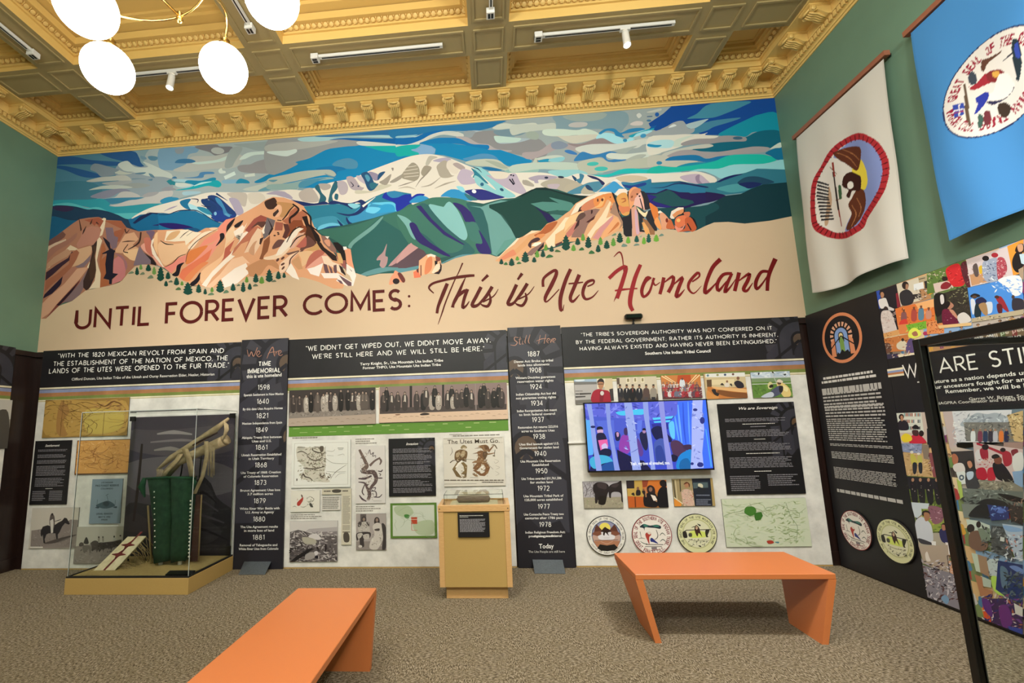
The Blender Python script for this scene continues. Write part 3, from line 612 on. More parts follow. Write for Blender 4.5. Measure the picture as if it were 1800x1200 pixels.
# ------------------------------------------------------------------ mural
MURAL = '''
@ 0 0 1
p 7d9aa6 60,160 1420,140 1420,470 60,470
@ 280 230 7.5
s 9cabb0 -60,200 500,120 1500,60 2000,80 1900,400 1800,800 1100,830 400,850 0,1000 -300,900 -100,600 -200,400
@ 920 180 7.5
s 97a3a6 -300,200 300,170 1200,110 1900,20 2000,300 1950,600 1500,800 600,800 -150,700 -250,560 -100,420
# left sky
@ 60 260 7.5
s 4c7d95 150,60 900,70 1250,200 1100,500 900,640 200,700 150,300
s 3f7389 180,480 700,440 900,560 800,680 500,700 150,720
s 27568c 240,120 500,110 760,160 1120,185 1100,230 950,235 700,215 350,220 200,240
s 27568c 280,235 420,240 650,290 850,345 880,378 750,395 600,370 430,300 300,265
s 27568c 880,60 1290,40 1380,120 1405,190 1455,248 1380,245 1290,215 1150,170 1000,130
s 8b9aa5 1130,200 1200,180 1290,215 1380,250 1500,240 1620,290 1800,350 1800,560 1400,640 1200,560 1100,400 1060,300
s b9c4c0 1110,210 1230,170 1330,250 1500,250 1430,180 1530,210 1700,290 1810,345 1810,400 1700,380 1500,370 1350,330 1190,300 1130,260
s b3bab2 1050,270 1200,320 1300,330 1200,350 1080,340
s b0b3ae 690,435 850,390 1000,375 1200,360 1280,430 1100,430 900,440 760,450
s 7b8a97 800,205 1000,250 1120,290 1050,330 1100,345 900,380 820,320 740,280
s 9a9fa2 900,460 1200,430 1300,440 1200,480 1000,490
s 8f9797 1180,480 1380,460 1530,490 1450,520 1300,530 1200,510
s b1bab4 720,555 900,500 1120,490 1300,520 1100,540 900,540
s 7f8296 740,640 950,560 1160,535 1270,570 1120,590 1030,640 900,665
s b4b4b4 1060,650 1150,580 1280,580 1400,640 1200,660 920,668
s 3b7b9b 920,670 1400,650 1410,665 1240,700 1100,730 1000,735
s b9b8b8 1000,755 1100,740 1250,690 1420,670 1560,600 1810,560 1810,640 1680,700 1700,720 1500,730 1300,755 1100,775
s 9c9ca2 1420,640 1500,590 1640,580 1600,620 1500,645
s 8f939e 1680,560 1740,515 1810,512 1810,560
s 5c7f95 1340,330 1470,320 1440,345 1350,345
s 5c7f95 1510,335 1560,350 1590,392 1540,380
l:14:4 6a8798 1290,410 1380,405 1470,408
s 5c7f95 1500,420 1560,405 1550,432
l:12:3 8f9da2 1130,265 1200,310 1310,312
s 54809b 1500,115 1560,105 1640,125 1600,165 1530,160
s 6b8ea4 1400,105 1470,120 1480,150 1420,150
s 2a8090 1750,440 1810,415 1810,490
# left lower sky teal
s 2f8fa0 250,690 700,680 900,670 1000,735 990,765 1100,772 1300,755 1500,735 1700,725 1810,640 1810,720 1600,790 1400,880 1240,935 1000,850 750,790 500,745 250,750
s 55b0b8 250,745 450,722 600,755 700,790 850,780 1000,850 1100,860 1400,860 1300,920 1240,940 1050,880 850,810 650,810 520,770 250,775
s 2f7fa5 1665,690 1750,650 1820,650 1820,710 1700,725
# left navy ridge
s 1f3a55 240,765 500,765 700,810 790,805 950,830 1100,880 1240,938 1400,880 1600,850 1820,880 1820,1100 1600,1090 1300,1150 1000,1200 200,1300 200,900
s 36294a 260,775 420,765 520,790 500,820 400,840 270,810
s 1a5578 200,1000 240,900 450,950 600,970 400,1100 200,1230
# sky centre-left
@ 280 230 7.5
s 7399b6 0,240 220,220 500,210 500,280 380,320 330,500 150,520 0,480
s 88949f 210,240 320,225 310,290 230,300
s 77787f 480,200 740,180 800,205 960,210 930,270 850,300 740,325 660,280 520,240
e aab1b1 770,262,88,45,5
s adb2b0 430,340 700,330 900,300 1100,330 1000,480 700,500 400,540 180,520 350,440
s b8cdc9 430,420 620,400 760,380 920,325 860,390 720,420 520,440
s 8f9ea1 980,180 1200,160 1800,110 1800,200 1500,250 1300,260 1150,220
s 94a0a2 940,240 1100,220 1000,400 950,480 860,470
s c0d3cf 1055,375 1160,290 1400,265 1800,240 1800,290 1650,330 1450,310 1250,320 1130,370
s 8c8c91 1290,400 1500,350 1800,320 1800,460 1550,550 1300,560 1080,540 1030,480 1080,450 1200,440
s 3a719c 205,415 260,375 400,370 480,402 400,425 240,425
s 4a7fae 320,620 500,600 550,545 700,540 720,565 600,575 560,620
s c8d4cf 780,520 820,490 835,520 870,530 870,555 800,560
l:48:48 c8d9d6 860,620 1000,555
l:34:40 c4cfc8 1125,595 1260,575
s 9dc4d2 200,640 500,650 700,660 500,740 250,745
s 1d82a8 340,685 380,650 560,655 700,615 750,630 700,680 500,720 420,700
s 16a0b0 210,780 400,745 520,690 640,665 760,650 820,700 780,745 640,725 480,760 300,780
l:10:26:6 a8dce0 460,725 560,690 690,668
s 2a8090 95,660 200,665 210,715 150,700
l:8:6 3f8090 200,672 300,680 380,685
s c3cdca 215,690 330,685 430,715 330,740 230,730
s 8f929c 30,780 90,740 170,745 220,780
s 3a719c 165,625 205,600 235,625
s 7fa9c4 840,650 1000,640 1060,650 1000,690 840,690
s 2084a8 1010,690 1060,630 1160,650 1190,690 1090,690
s 197eab 1255,670 1340,625 1450,570 1560,540 1650,480 1810,450 1810,590 1650,605 1500,620 1380,670 1290,688
s 4a7fa8 1400,680 1480,645 1560,640 1530,665 1450,685
s b4bcb6 1350,700 1500,650 1650,610 1810,600 1810,680 1600,690 1450,720 1300,790 1100,770
s 5f93a6 1300,790 1400,740 1550,705 1480,770 1400,790
s 7fa09f 1500,740 1650,700 1810,690 1810,770 1600,765
s 9dc0d0 320,800 540,800 500,830 330,850
s 2f86b0 15,920 100,875 240,880 240,910 100,960 30,950
s 3aa5b5 0,960 60,965 0,1000
# centre sky
@ 480 210 7.5
p 117fb5 -60,620 320,550 700,390 1100,340 1900,330 1900,700 1300,700 600,900 0,900
s 8f9396 -60,250 560,220 1100,270 1130,340 900,360 700,400 480,510 300,560 310,600 -60,720
s a5a8a6 -60,330 500,280 850,280 700,330 300,400 -60,430
s c1d0ce -60,420 180,410 300,390 310,430 230,470 150,485 -50,450
s 9fc4cb 330,250 560,225 850,235 1400,205 1900,200 1900,250 1500,240 1000,235 700,280 400,290
s 2e6b9e 560,222 1000,190 1900,110 1900,215 1450,205 1000,210 700,230
s 0c5ea0 740,270 900,245 1200,250 1600,250 1900,235 1900,310 1700,330 1400,300 1100,280 900,262
s c5c9c4 1105,295 1180,285 1400,305 1700,330 1900,315 1900,350 1650,360 1400,350 1180,345 1110,320
s 12a4a8 1250,350 1900,360 1900,480 1700,450 1500,430 1300,380
s 4a87ab 780,600 850,540 1000,510 1110,560 1100,640 980,650 900,630
s 1670a8 560,650 700,620 870,620 960,655 850,690 840,740 780,690 650,670
s a9b0a8 -60,780 200,720 400,680 600,665 760,665 830,720 800,750 720,730 600,745 400,790 200,830 -60,870
l:6:16:4 6a8a9c 680,712 740,740 830,760
s 88a5a6 -60,860 200,840 400,800 700,760 800,780 600,810 400,890 200,920 -60,920
s 4a8aa8 340,850 420,800 700,770 620,800 450,880 350,900
s 5a8a9d -60,800 60,795 0,825
# centre right sky
@ 700 190 7.5
s 2471a5 -60,270 700,225 1400,165 1300,215 1250,250 1000,305 700,300 300,340 -60,400
s 0c66ab -20,400 200,390 350,330 500,300 600,300 500,350 350,400 150,480 -20,490
s c5c9c4 -20,480 120,480 300,420 430,350 600,305 760,310 870,350 820,380 600,350 450,390 250,480 80,520 -20,520
s 8ab8c8 -20,370 100,360 260,350 150,380 -20,395
s 9fb0bb 600,330 1000,310 1200,400 1600,600 1820,700 1960,560 1840,420 1400,380 1100,300 900,300
s 8f9aa2 870,310 1000,300 1060,370 1000,400 880,380
s 88888c 1000,340 1060,310 1300,290 1620,290 1640,340 1300,370 1280,420 1350,470 1600,450 1840,400 1980,560 1840,720 1700,640 1500,600 1350,550 1190,545 1190,480 980,480 850,400 760,380 950,390
s a8a2a6 760,380 900,380 1050,460 1190,480 1300,540 1500,560 1400,580 1200,550 1000,490 860,440
s 708a99 1260,300 1500,280 1700,290 1600,360 1340,365
s c0c6bd 1240,260 1380,200 1560,215 1810,195 1810,290 1500,270 1330,285
s b4ccc6 1262,380 1300,365 1500,385 1620,400 1560,450 1400,455 1300,450
s 0f74b2 280,470 480,400 640,390 800,400 960,470 1100,480 1190,490 1190,540 1100,550 900,490 700,465
s 7aa3cc 160,545 280,480 440,500 490,540 470,600 410,610 350,620 250,625 270,590
s 14a5a5 -20,510 280,480 240,530 170,550 270,600 240,630 100,630 -20,630
p 0e80b6 300,470 700,465 900,490 1200,550 1350,550 1500,600 1770,690 1740,730 1560,775 1440,760 1300,690 1180,660 900,700 600,620 480,610 495,540 440,500
s 4f8cb8 850,670 950,640 1100,600 1250,620 1320,690 1150,665 950,690
s b7bdb0 880,720 1000,680 1200,670 1330,690 1440,770 1560,780 1750,740 1820,640 1820,900 1600,880 1400,820 1200,770 1000,760
s 9fa89c 1150,690 1310,710 1450,790 1350,790 1200,720
s 8eb3ad 1400,830 1500,800 1820,790 1820,850 1550,880 1450,850
s 1a6b9d 1090,790 1180,775 1370,815 1250,830 1160,810
# right sky
@ 920 180 7.5
s 7c97a3 420,170 1000,120 1330,120 1390,240 1330,340 1250,400 1000,350 700,360 430,350 430,270
s 94a3a0 520,180 900,130 1100,150 1000,230 700,250
s b9c0b8 -150,300 200,290 400,270 430,320 400,360 200,370 0,400 -150,430
s 98a59d 40,400 130,380 200,420 180,490 60,470
s a59a9e 0,660 200,640 380,530 560,540 700,560 700,640 500,600 300,680 100,750 0,720
s 7f8ca0 370,540 480,510 590,560 520,610 390,610
s c4d3c8 270,360 500,350 700,365 820,345 980,400 960,450 700,430 500,450 280,430
s c5c2b6 350,440 600,440 950,420 960,470 700,540 560,510 450,450
s 8f8185 580,540 760,545 960,480 1100,485 1250,545 1000,545 800,590 680,580
s 9fd5e2 990,420 1100,400 1200,420 1350,490 1450,420 1600,360 1700,380 1500,470 1350,540 1200,540 1050,470 960,480
s 2b7fb2 998,400 1080,350 1200,345 1280,400 1400,350 1540,335 1600,360 1400,400 1300,420 1330,460 1220,440 1190,390 1100,375 1020,420
s 1b9ab5 1390,440 1560,380 1700,330 1810,270 1810,350 1650,370 1500,410 1440,460
s a9b6b6 1440,470 1600,420 1810,390 1810,440 1600,490
s 0d59a0 1660,350 1750,250 1815,225 1815,370 1750,380 1720,340
e 3089b4 1340,500,28,22
e 3b8fbe 1580,440,40,26,-12
s c6cbc6 690,600 900,550 1250,545 1500,490 1810,470 1810,560 1600,550 1500,600 1300,610 1150,650 950,680 750,660
s 268fb8 1610,560 1640,535 1700,560 1815,565 1815,580 1700,590 1640,585
s 3279b2 665,770 720,690 780,650 860,670 950,690 1150,640 1270,655 1130,680 1090,720 1130,760 1250,740 1360,755 1250,780 1120,785 1030,720 900,740 760,765
s 3a75b5 540,640 600,625 690,660 705,690 600,675
s a0aba8 1150,640 1350,600 1500,570 1400,630 1330,680 1200,650
s c9d1c9 1090,700 1160,665 1350,680 1700,640 1810,620 1810,670 1650,700 1500,690 1350,750 1150,740
s c5cfc9 1470,770 1550,740 1640,690 1700,680 1620,740 1530,775
s a8afa9 1350,760 1500,690 1620,690 1530,740 1430,790
s bcc5bd 170,740 350,700 500,700 530,740 350,740 250,770
s 86c0cc 320,760 420,730 540,720 520,770 400,790
s 1d8ab0 190,768 330,742 330,780 400,795 250,795
s b5c4bb -150,830 200,790 600,790 730,820 720,890 500,890 200,880 -150,920
s b1b5a8 730,790 1000,730 1200,790 1810,700 1810,830 1500,870 1200,890 900,950 740,890
s 8ec3ca 340,900 500,890 730,890 850,940 760,980 500,990 350,940
e 42b5b0 915,810,78,27,-4
e 42b5b0 1025,875,90,30,-2
e 7fbab5 1010,930,45,8
s 20b3b5 920,960 1120,945 1300,880 1450,870 1650,880 1810,830 1810,950 1600,940 1300,940 1100,985
s c9cdc9 1490,165 1530,140 1560,175 1520,208
s c9c1bf 1405,285 1480,248 1570,255 1560,300 1450,305
s b4b2b2 600,290 680,262 830,265 830,310 720,330 610,320
s b9bdb6 1620,130 1700,105 1810,80 1810,110 1690,135
e 1c58a4 1762,160,28,28
l:10:12 2c5580 1630,188 1700,184
e 3f6f94 1655,240,32,14
# far right sky
@ 1140 165 6.923
p 0d4796 180,240 280,150 760,110 1560,40 1560,260 1100,400 860,500 640,500 420,340 300,360 100,450 60,440 100,380 20,400 0,360
s 3f86a2 470,300 590,240 760,120 1230,90 1150,150 960,230 780,290 560,300
s 41809f 480,430 560,400 760,330 1080,290 1110,300 1000,340 800,400 700,450 520,490
s a3bcc4 450,380 560,340 720,305 700,330 600,400 520,425
s 0e8aa4 850,500 950,430 1200,310 1350,250 1560,235 1620,500 1300,460 1180,520 1000,520
s 0b5f78 1170,530 1300,470 1450,440 1600,460 1640,620 1480,660 1300,640 1000,700 700,700 530,680 740,610 900,580
s 98a0a6 0,480 180,420 300,350 420,330 480,420 560,420 520,480 300,500 0,520
s d3dadb 240,410 300,370 340,385 290,405
s d5d2c8 0,530 300,500 450,490 640,490 720,470 690,500 850,515 750,550 500,570 400,640 200,700 0,740
s c1cfc6 280,610 350,550 560,500 400,580 400,640 300,640
s a9d3dc 0,600 150,560 300,570 280,650 150,660 0,650
s 2088b5 -10,610 80,620 160,625 110,650 0,640
s 949094 400,600 560,550 800,540 900,510 1050,510 1180,530 1180,575 1050,580 880,590 730,610 600,610 430,630
e 3c5f7a 1085,538,60,20
s b9bbb4 190,720 400,660 700,610 790,632 700,660 500,680 300,760 150,790
s 9d979b 190,780 340,700 520,680 700,710 900,700 1150,660 1300,640 1470,655 1400,710 1150,730 1000,740 800,780 700,780 560,740 400,750
s b7b8ae 0,760 200,750 300,790 600,820 450,850 330,890 100,870 0,890
s 166fa5 200,810 300,760 580,745 700,790 850,760 1000,750 900,800 700,830 560,810 330,810
s 1c87a5 340,890 500,840 700,830 850,810 700,870 500,900
e 2e80a8 130,840,35,22
s 18b0a4 0,920 100,880 330,890 600,860 800,820 980,750 1250,735 1430,745 1560,800 1400,850 1040,860 850,910 520,930 250,960 0,975
s 0c6a94 1420,720 1520,670 1630,650 1650,800 1560,800 1480,750
s c2cfc6 1475,670 1600,590 1615,650 1540,660
s 8ecad3 470,960 600,915 850,910 1040,860 1400,850 1640,800 1660,920 1350,910 1150,980 900,1030 800,990 650,940
s 7cc3c8 20,985 200,960 400,950 300,1010 150,1020
# snowy range: base white
@ 0 0 1
s ddd6cc 232,383 262,366 300,355 340,345 370,338 420,338 470,337 510,333 540,334 580,321 620,313 650,300 690,285 720,275 745,271 765,272 790,278 815,288 840,298 860,305 890,304 925,303 960,304 990,312 1015,305 1040,308 1070,312 1110,305 1160,305 1200,303 1230,302 1260,315 1245,335 1220,345 1150,350 1080,360 1000,372 900,380 800,376 700,380 600,400 500,400 400,390 330,395 240,392
@ 280 230 7.5
s 9f93b0 60,1060 150,1010 240,985 200,1010 120,1040
s 1f6f9c 275,930 350,900 420,900 380,970 440,1040 360,1030 290,980
s 1b3c72 560,900 650,910 780,1000 760,1080 700,1130 620,1010 560,950
s 1e3d78 640,860 760,860 930,1000 1020,1110 900,1200 760,1190 680,1130 760,1010 680,940
l:4:26:4 143464 590,900 680,900 760,960
l:26:4 143464 750,825 900,920 
s 1f3f8f 730,1060 850,1050 930,1100 1010,1110 880,1170 760,1200 700,1130
s 3f86b8 740,880 800,900 850,980 900,1080 960,1110 860,1110 830,1020 760,940
e 7fb8da 740,1090,18,24
e 5a9cc8 900,1110,40,16,30
s a8d8e6 380,960 500,1000 560,1060 700,1130 600,1110 480,1050 420,1040
s 2f86a8 500,1000 620,1020 700,1100 640,1100 540,1050
l:4:14:4 262b50 550,980 620,1000 680,1000
l:6:16:4 262b50 420,895 510,905 500,950
s bcb3ab 900,820 1140,820 1150,950 1120,1000 1040,950 950,880
s a79fb8 920,890 1030,900 1090,1000 1110,1080 1030,1110 970,1000
s cfc7bc 1170,830 1340,820 1400,900 1300,960 1200,950
s a79fb5 1410,830 1560,790 1700,830 1760,890 1640,850 1500,840
@ 480 210 7.5
s a79fb5 0,960 150,950 260,1050 350,1090 200,1040 60,1000
s b3a9a4 340,970 480,900 560,960 600,1080 400,1080
s a8a09c 600,850 740,850 760,900 700,930 640,920
s 2b5f72 550,900 600,860 640,960 700,1030 680,1090 600,1110 620,1000
s 2b5f72 770,900 820,810 860,850 840,920 780,1000 790,1080 730,1090 740,1010
s 2b5f72 820,980 860,990 850,1060 810,1040
s b0a6b0 850,820 950,820 990,900 960,980 880,980
s a99ea8 970,760 1060,760 1150,880 1200,900 1150,940 1040,920 990,850
s b9aebc 1100,740 1190,760 1220,850 1130,800
l:6:14:4 2a2440 1020,820 1060,870 1030,890
e 2a3a58 1125,880,12,10
s 8f86a0 1260,690 1380,720 1400,790 1330,800
s 244f78 1160,720 1240,690 1300,760 1340,840 1390,850 1310,940 1250,920 1200,800
s 4f92b0 1210,740 1250,730 1280,780 1250,820
s 2d6b80 1270,850 1340,830 1380,870 1300,920
s 244f78 1390,720 1440,690 1480,690 1440,740 1380,800
s c3bfae 1100,980 1300,960 1500,900 1560,860 1400,860 1300,940 1100,930
s 9b938a 1400,830 1460,790 1560,720 1500,860
s 9b938a 1540,820 1700,720 1720,700 1700,770 1600,830
s 8d8580 1560,640 1590,640 1580,680
@ 700 190 7.5
s b4b0a6 400,640 460,630 520,650 450,680 400,750 360,740
s a9a2b8 460,690 620,650 700,680 650,720 520,710
s a8a094 510,760 600,690 660,720 650,790 700,880 740,890 650,920 560,910 520,830
s d8cfc4 650,700 720,690 760,760 800,800 780,860 720,860 640,790
s a79a9a 720,740 780,720 880,780 850,820 780,790
s b7aabf 780,900 850,800 1000,850 960,900 1040,980 860,1010 790,950
s 9a9284 300,850 350,760 440,780 400,850 340,900
s 9a9284 50,870 180,720 270,780 280,900 220,960 100,940 50,920
l:4:18:6 8d857c 230,1040 290,950 360,880 420,800 
l:4:16:4 8d857c 0,1030 100,1000 220,960
l:4:20:4 a49c90 300,1040 430,1010 560,910
l:4:22:4 a49c90 480,1060 620,1000 760,960
l:4:22:4 b8afa2 0,1060 120,1040 230,1070
l:6:6 e4dcd0 80,830 260,800
l:6:6 e4dcd0 70,870 270,850
l:6:6 e4dcd0 80,910 270,890
l:6:6 e4dcd0 120,780 240,760
s 2a7a92 960,790 1030,830 1120,920 1190,1000 1100,960 1040,900 980,920 1000,860
s 8cc5cc 1000,800 1080,780 1190,850 1300,950 1400,1050 1550,1160 1400,1180 1200,1100 1040,1010 1000,900 1050,900 1180,1010 1290,1080 1200,980
l:4:14:4 1a2f50 985,780 1050,800 1100,850
e 2a5f80 1105,1005,24,24
e 2a4f70 1365,1075,28,18,30
s b5a8bb 1160,880 1300,900 1420,890 1540,860 1600,960 1690,1110 1600,1130 1400,1040 1260,950
s d9cfc2 1200,830 1440,850 1450,900 1400,930 1280,930 1220,880
l:18:18 14142a 1465,935 1525,1010 
l:16:12 14142a 1500,930 1535,1000
e 1a1a30 1488,882,12,10
e 1a1a30 1518,890,12,10
s a8a294 1640,960 1700,950 1790,1010 1760,1030 1660,1000
s a79aa8 1720,920 1810,900 1810,960 1750,950
@ 920 180 7.5
s a79db0 60,1000 200,960 400,970 450,990 340,1020 200,1020 200,1060 150,1060 130,1010
s a59d94 0,1020 130,1090 120,1110 0,1080
s ada597 240,1060 380,1010 560,1000 800,1100 700,1200 500,1190 260,1110
s b7a9b5 330,1080 480,1080 430,1160 520,1180 440,1190 330,1120
s b0a898 560,1100 700,1060 820,1110 760,1190 560,1190
e 1f2a45 495,985,42,14,5
e 1f2a45 303,992,26,14
s 24466a 640,960 700,1000 690,1040 660,1010
s 3f7a98 740,940 800,960 780,1020 750,1070 690,1020 740,1000
s 4d86a0 560,1200 800,1080 900,1050 1040,1040 1060,1090 960,1180 860,1160 780,1200
s 272a58 840,960 960,985 1070,1060 1040,1090 990,1030 900,1000
s b3ac9a 760,1200 820,1100 900,1160 940,1200
s 24466a 815,1100 860,1090 920,1160 850,1150
s c8b9a2 1220,990 1400,960 1600,980 1620,1020 1400,1050 1280,1040
p e9e6e4 940,1190 960,1180 1160,1040 1230,1010 1280,1050 1380,1170 1360,1180 1200,1040 1130,1060 980,1190
s 3f98d0 1000,1190 1130,1080 1200,1040 1280,1100 1360,1180
s 3b7ba5 1290,1050 1450,1060 1600,1030 1680,1010 1700,1080 1810,1080 1810,1200 1560,1180 1460,1120 1370,1150
s 1f2f78 1300,1080 1400,1110 1450,1080 1600,1060 1570,1110 1450,1130 1380,1150
# far right mountains
@ 1140 165 6.923
p 2f7389 0,1040 40,1080 380,1060 600,1100 720,1120 900,1030 1040,990 1180,960 1320,910 1660,920 1700,1200 0,1200
s 17245c 10,1150 200,1100 400,1070 560,1115 700,1125 850,1060 920,1020 1040,985 1150,975 1040,1010 900,1060 740,1130 600,1140 400,1090 200,1130
s b9a8bc 380,1010 500,980 620,980 700,1040 740,1090 600,1100 450,1060
s 92809a 570,1010 620,980 620,1050 660,1100 590,1080
@ 1200 300 7.826
p 2f7389 -20,200 1440,80 1440,190 900,300 600,330 -20,330
s 4a95a0 470,240 760,180 930,250 700,300 560,280
s 1d4560 750,175 850,95 1000,78 1150,110 1260,160 1100,190 900,190
s 17265c 770,180 950,155 1090,185 930,245 850,225
s 241a4c -100,330 40,290 160,325 290,290 590,340 430,420 180,470 60,520 -100,560
p 0f3640 40,525 180,500 380,460 590,345 800,320 950,245 1100,190 1430,160 1560,640 900,800 -40,840 60,640
s 18474f 30,520 300,480 430,440 500,520 300,640 200,780 90,640
@ 1020 310 7.5
p 2a7499 560,110 920,40 940,110 1300,80 1650,130 1650,220 1100,200 900,230 600,180
s 1f3f8a 560,110 680,120 850,80 850,120 650,160
s 1c2a5c 920,150 1100,140 1300,85 1650,130 1650,150 1300,100 1100,150
p 231a52 860,215 1000,220 1130,165 1400,230 1540,220 1650,215 1650,350 1450,400 1200,420 1000,400 900,330
p 1f4e55 880,240 1000,235 1160,175 1230,210 1330,290 1480,320 1500,350 1390,390 1210,400 1080,360 940,320 1000,270
p 18474f 1010,420 1210,410 1400,430 1650,390 1650,650 1550,720 1200,720 1020,500
s 2b2378 880,240 1010,270 940,310 1100,370 1200,400 1100,410 950,370 890,300
# blue foothills left and centre
@ 60 260 7.5
p 15618f 1240,938 1300,930 1400,880 1600,855 1700,880 1820,870 1820,1090 1600,1090 1380,1100 1280,1040
p 1a2650 1300,990 1400,900 1530,850 1700,860 1640,850 1820,870 1700,885 1560,865 1430,940 1330,1000
l:4:10:3 1a2650 1480,870 1520,840
s 2a1c62 1560,1020 1810,990 1810,1080 1700,1030
@ 280 370 7.5
p 1a6f9d -20,40 150,40 300,0 480,5 600,60 760,150 810,170 790,220 600,230 500,290 400,250 0,255
l:6:14:6 14224c -10,55 120,50 250,5 400,-5 520,10 700,120 810,170
s 251a66 -10,175 180,165 380,200 470,240 400,252 150,240
s 15507f 100,260 300,240 480,230 560,280 500,295 250,250
# blue foothills centre
@ 480 330 6.667
p 2a7a97 200,150 340,220 600,200 760,190 900,200 1050,180 1180,110 1300,60 1420,35 1620,70 1620,250 1300,330 950,440 520,500 400,300
s 3f8fae 450,380 700,330 800,400 850,450 620,430 500,470
s 3a90c0 880,360 1100,180 1300,180 1450,200 1460,270 1300,310 1000,420 880,420
s 6cc0e2 520,490 560,440 700,410 800,440 660,450 560,490
s 1c2f66 200,145 330,160 480,185 600,160 650,190 560,200 380,215 320,205
s 1c2f66 640,190 700,150 800,170 900,180 980,160 1040,140 1110,200 1060,270 980,320 860,330 740,290 880,310 960,290 1020,240 1020,180 960,180 930,250 870,220 780,190 700,195
s 1c2f66 750,370 830,450 800,460
s 1c2f66 860,340 900,400 970,430 900,440 860,390
s 1c3a80 540,495 700,450 830,455 700,480
s 86c9dc 880,190 960,185 1020,210 960,245 900,220
s 62c4ea 1090,280 1150,190 1260,170 1400,170 1460,230 1450,280 1340,210 1250,200 1130,190 1110,240
s 2f9ad0 1130,285 1280,200 1400,200 1430,270 1350,285 1220,300
s 6ccaf0 1085,270 1130,225 1260,240 1190,300 1110,290
s 1c2fa0 1280,110 1330,50 1400,120 1560,80 1620,90 1620,200 1540,250 1450,280 1430,180 1330,140
s 2f80b0 1330,60 1420,40 1540,85 1400,120
l:26:4 e8e4dc 1050,220 1200,110
@ 700 330 7.5
s 1c2fa0 -20,150 110,85 160,130 250,80 350,95 160,190 80,260 -20,310
s 2f8fc8 150,180 250,110 350,110 420,160 300,190 180,200
s 2f8fc8 560,110 700,20 880,60 980,170 800,150 650,120
s 2a2f7c 880,40 1100,20 1300,90 1400,130 1200,160 1050,160 950,100
e e8eef0 1000,48,30,24,20
s 8fd0e0 770,-20 850,-10 880,50 850,60 790,20
s 34707c 870,80 950,100 1050,160 940,160
# green hills
@ 0 0 1
p 2c5a56 555,405 600,397 650,385 705,370 730,358 760,348 800,350 850,358 880,350 905,348 935,333 955,330 980,333 1000,340 1020,344 1045,345 1130,340 1130,420 900,470 860,450 780,470 700,490 620,490 580,440
@ 480 330 6.667
s 3a6e63 540,500 900,450 1280,330 1480,270 1640,200 1640,600 1300,700 900,700 700,600
p 2b605f 900,650 1250,350 1640,600 1640,950 1300,950 1000,1030 950,900 910,720
s 6f9f9c 880,690 940,610 1150,450 1270,345 1285,355 1180,480 960,650 915,710
s 5f9096 990,1040 1100,980 1300,930 1620,940 1620,985 1400,970 1200,1010 1000,1050
s b08f92 1215,850 1230,810 1290,750 1335,655 1315,790 1345,815 1330,900 1290,940 1250,910 1260,850
p b88f92 1350,920 1380,880 1610,640 1640,780 1400,910
p 5e4a55 1360,930 1640,770 1640,940
s 7fb0b0 1460,320 1560,370 1640,500 1600,530 1520,400
@ 700 330 7.5
s 3f7466 0,330 100,270 300,190 450,130 700,130 900,170 1000,240 1100,270 1200,600 1240,880 800,880 500,920 200,800 0,500
s 2f6265 250,240 400,230 620,500 860,690 950,760 1000,860 700,900 420,800 200,650 150,480
s 3f7469 150,470 260,240 480,500 860,760 640,860 380,640
s 7ab0b0 -10,355 100,390 180,460 160,520 230,680 170,640 100,500 20,400
s 31276b 150,500 180,455 240,490 300,600 420,720 560,810 690,900 600,890 400,790 250,700
p 31276b 235,245 300,235 440,410 620,580 880,750 850,750 600,620 400,430
s 86bdbf 400,230 560,245 600,250 640,200 690,190 780,290 860,450 910,600 900,670 860,690 780,640 600,480
s 31276b 720,200 850,230 980,350 1020,460 920,450 880,440 820,320
s 2c5f62 900,200 1100,260 1180,500 1230,870 1100,700 1020,450 960,330
s 41766f 890,500 950,450 1040,480 1110,700 1060,730 960,690 920,600
s 31276b 1060,560 1110,620 1190,760 1220,870 1080,860 1020,740 1110,730
p 6a9c9a 940,240 1100,250 1200,210 1350,165 1590,185 1400,190 1200,240 1350,360 1560,640 1400,780 1300,900 1240,880 1180,480 1120,300 1080,265
p 1b4340 1190,240 1400,195 1600,190 1580,140 1700,90 1820,10 1820,640 1560,650 1480,500 1330,310
p 60968f 1560,650 1600,660 1500,760 1300,890 1280,880 1400,700
s 5f93a0 540,1010 700,930 850,880 1050,880 850,910 620,980 580,1020
s 5f93a0 -20,1070 150,1050 300,1010 280,1060 100,1120 -20,1120
p 5e4a55 0,990 260,790 340,830 390,900 300,1020 100,1060 0,1060
p c89a9a -20,960 60,830 170,725 195,750 265,790 100,910 -20,1000
@ 860 320 7.5
p 0f2a2c 340,215 480,140 620,75 740,70 900,120 1100,170 1400,190 1330,230 1150,280 1000,250 700,130 500,170
p 17413c 390,210 600,100 800,110 1000,170 1200,220 1050,480 780,560 720,600 400,740 350,740 200,450 0,340 0,300 200,260
p 4f857e 545,285 700,260 850,265 960,290 1100,290 1150,320 1050,400 900,370 760,390 700,370
s 4f857e 790,205 900,225 1100,280 960,295
s 2c5a56 780,395 900,375 1050,385 1000,440 850,440
s 4f857e 800,430 900,430 1000,455 900,500 850,490
s 201a50 600,320 700,380 800,430 880,520 780,530 740,480 680,400
# sand
@ 0 0 1
p ccb397 40,640 60,555 100,539 127,529 149,511 176,505 193,502 211,496 224,481 237,468 251,465 268,465 287,472 303,482 324,494 337,503 360,503 417,498 440,485 490,470 520,478 561,478 600,470 626,480 645,486 667,481 700,480 720,476 750,470 780,463 800,454 820,449 840,446 860,447 872,451 960,440 1060,410 1100,400 1150,405 1167,402 1187,404 1207,409 1224,405 1240,397 1255,391 1280,390 1309,393 1353,388 1392,380 1420,370 1430,650
# left rocks
@ 60 400 7.5
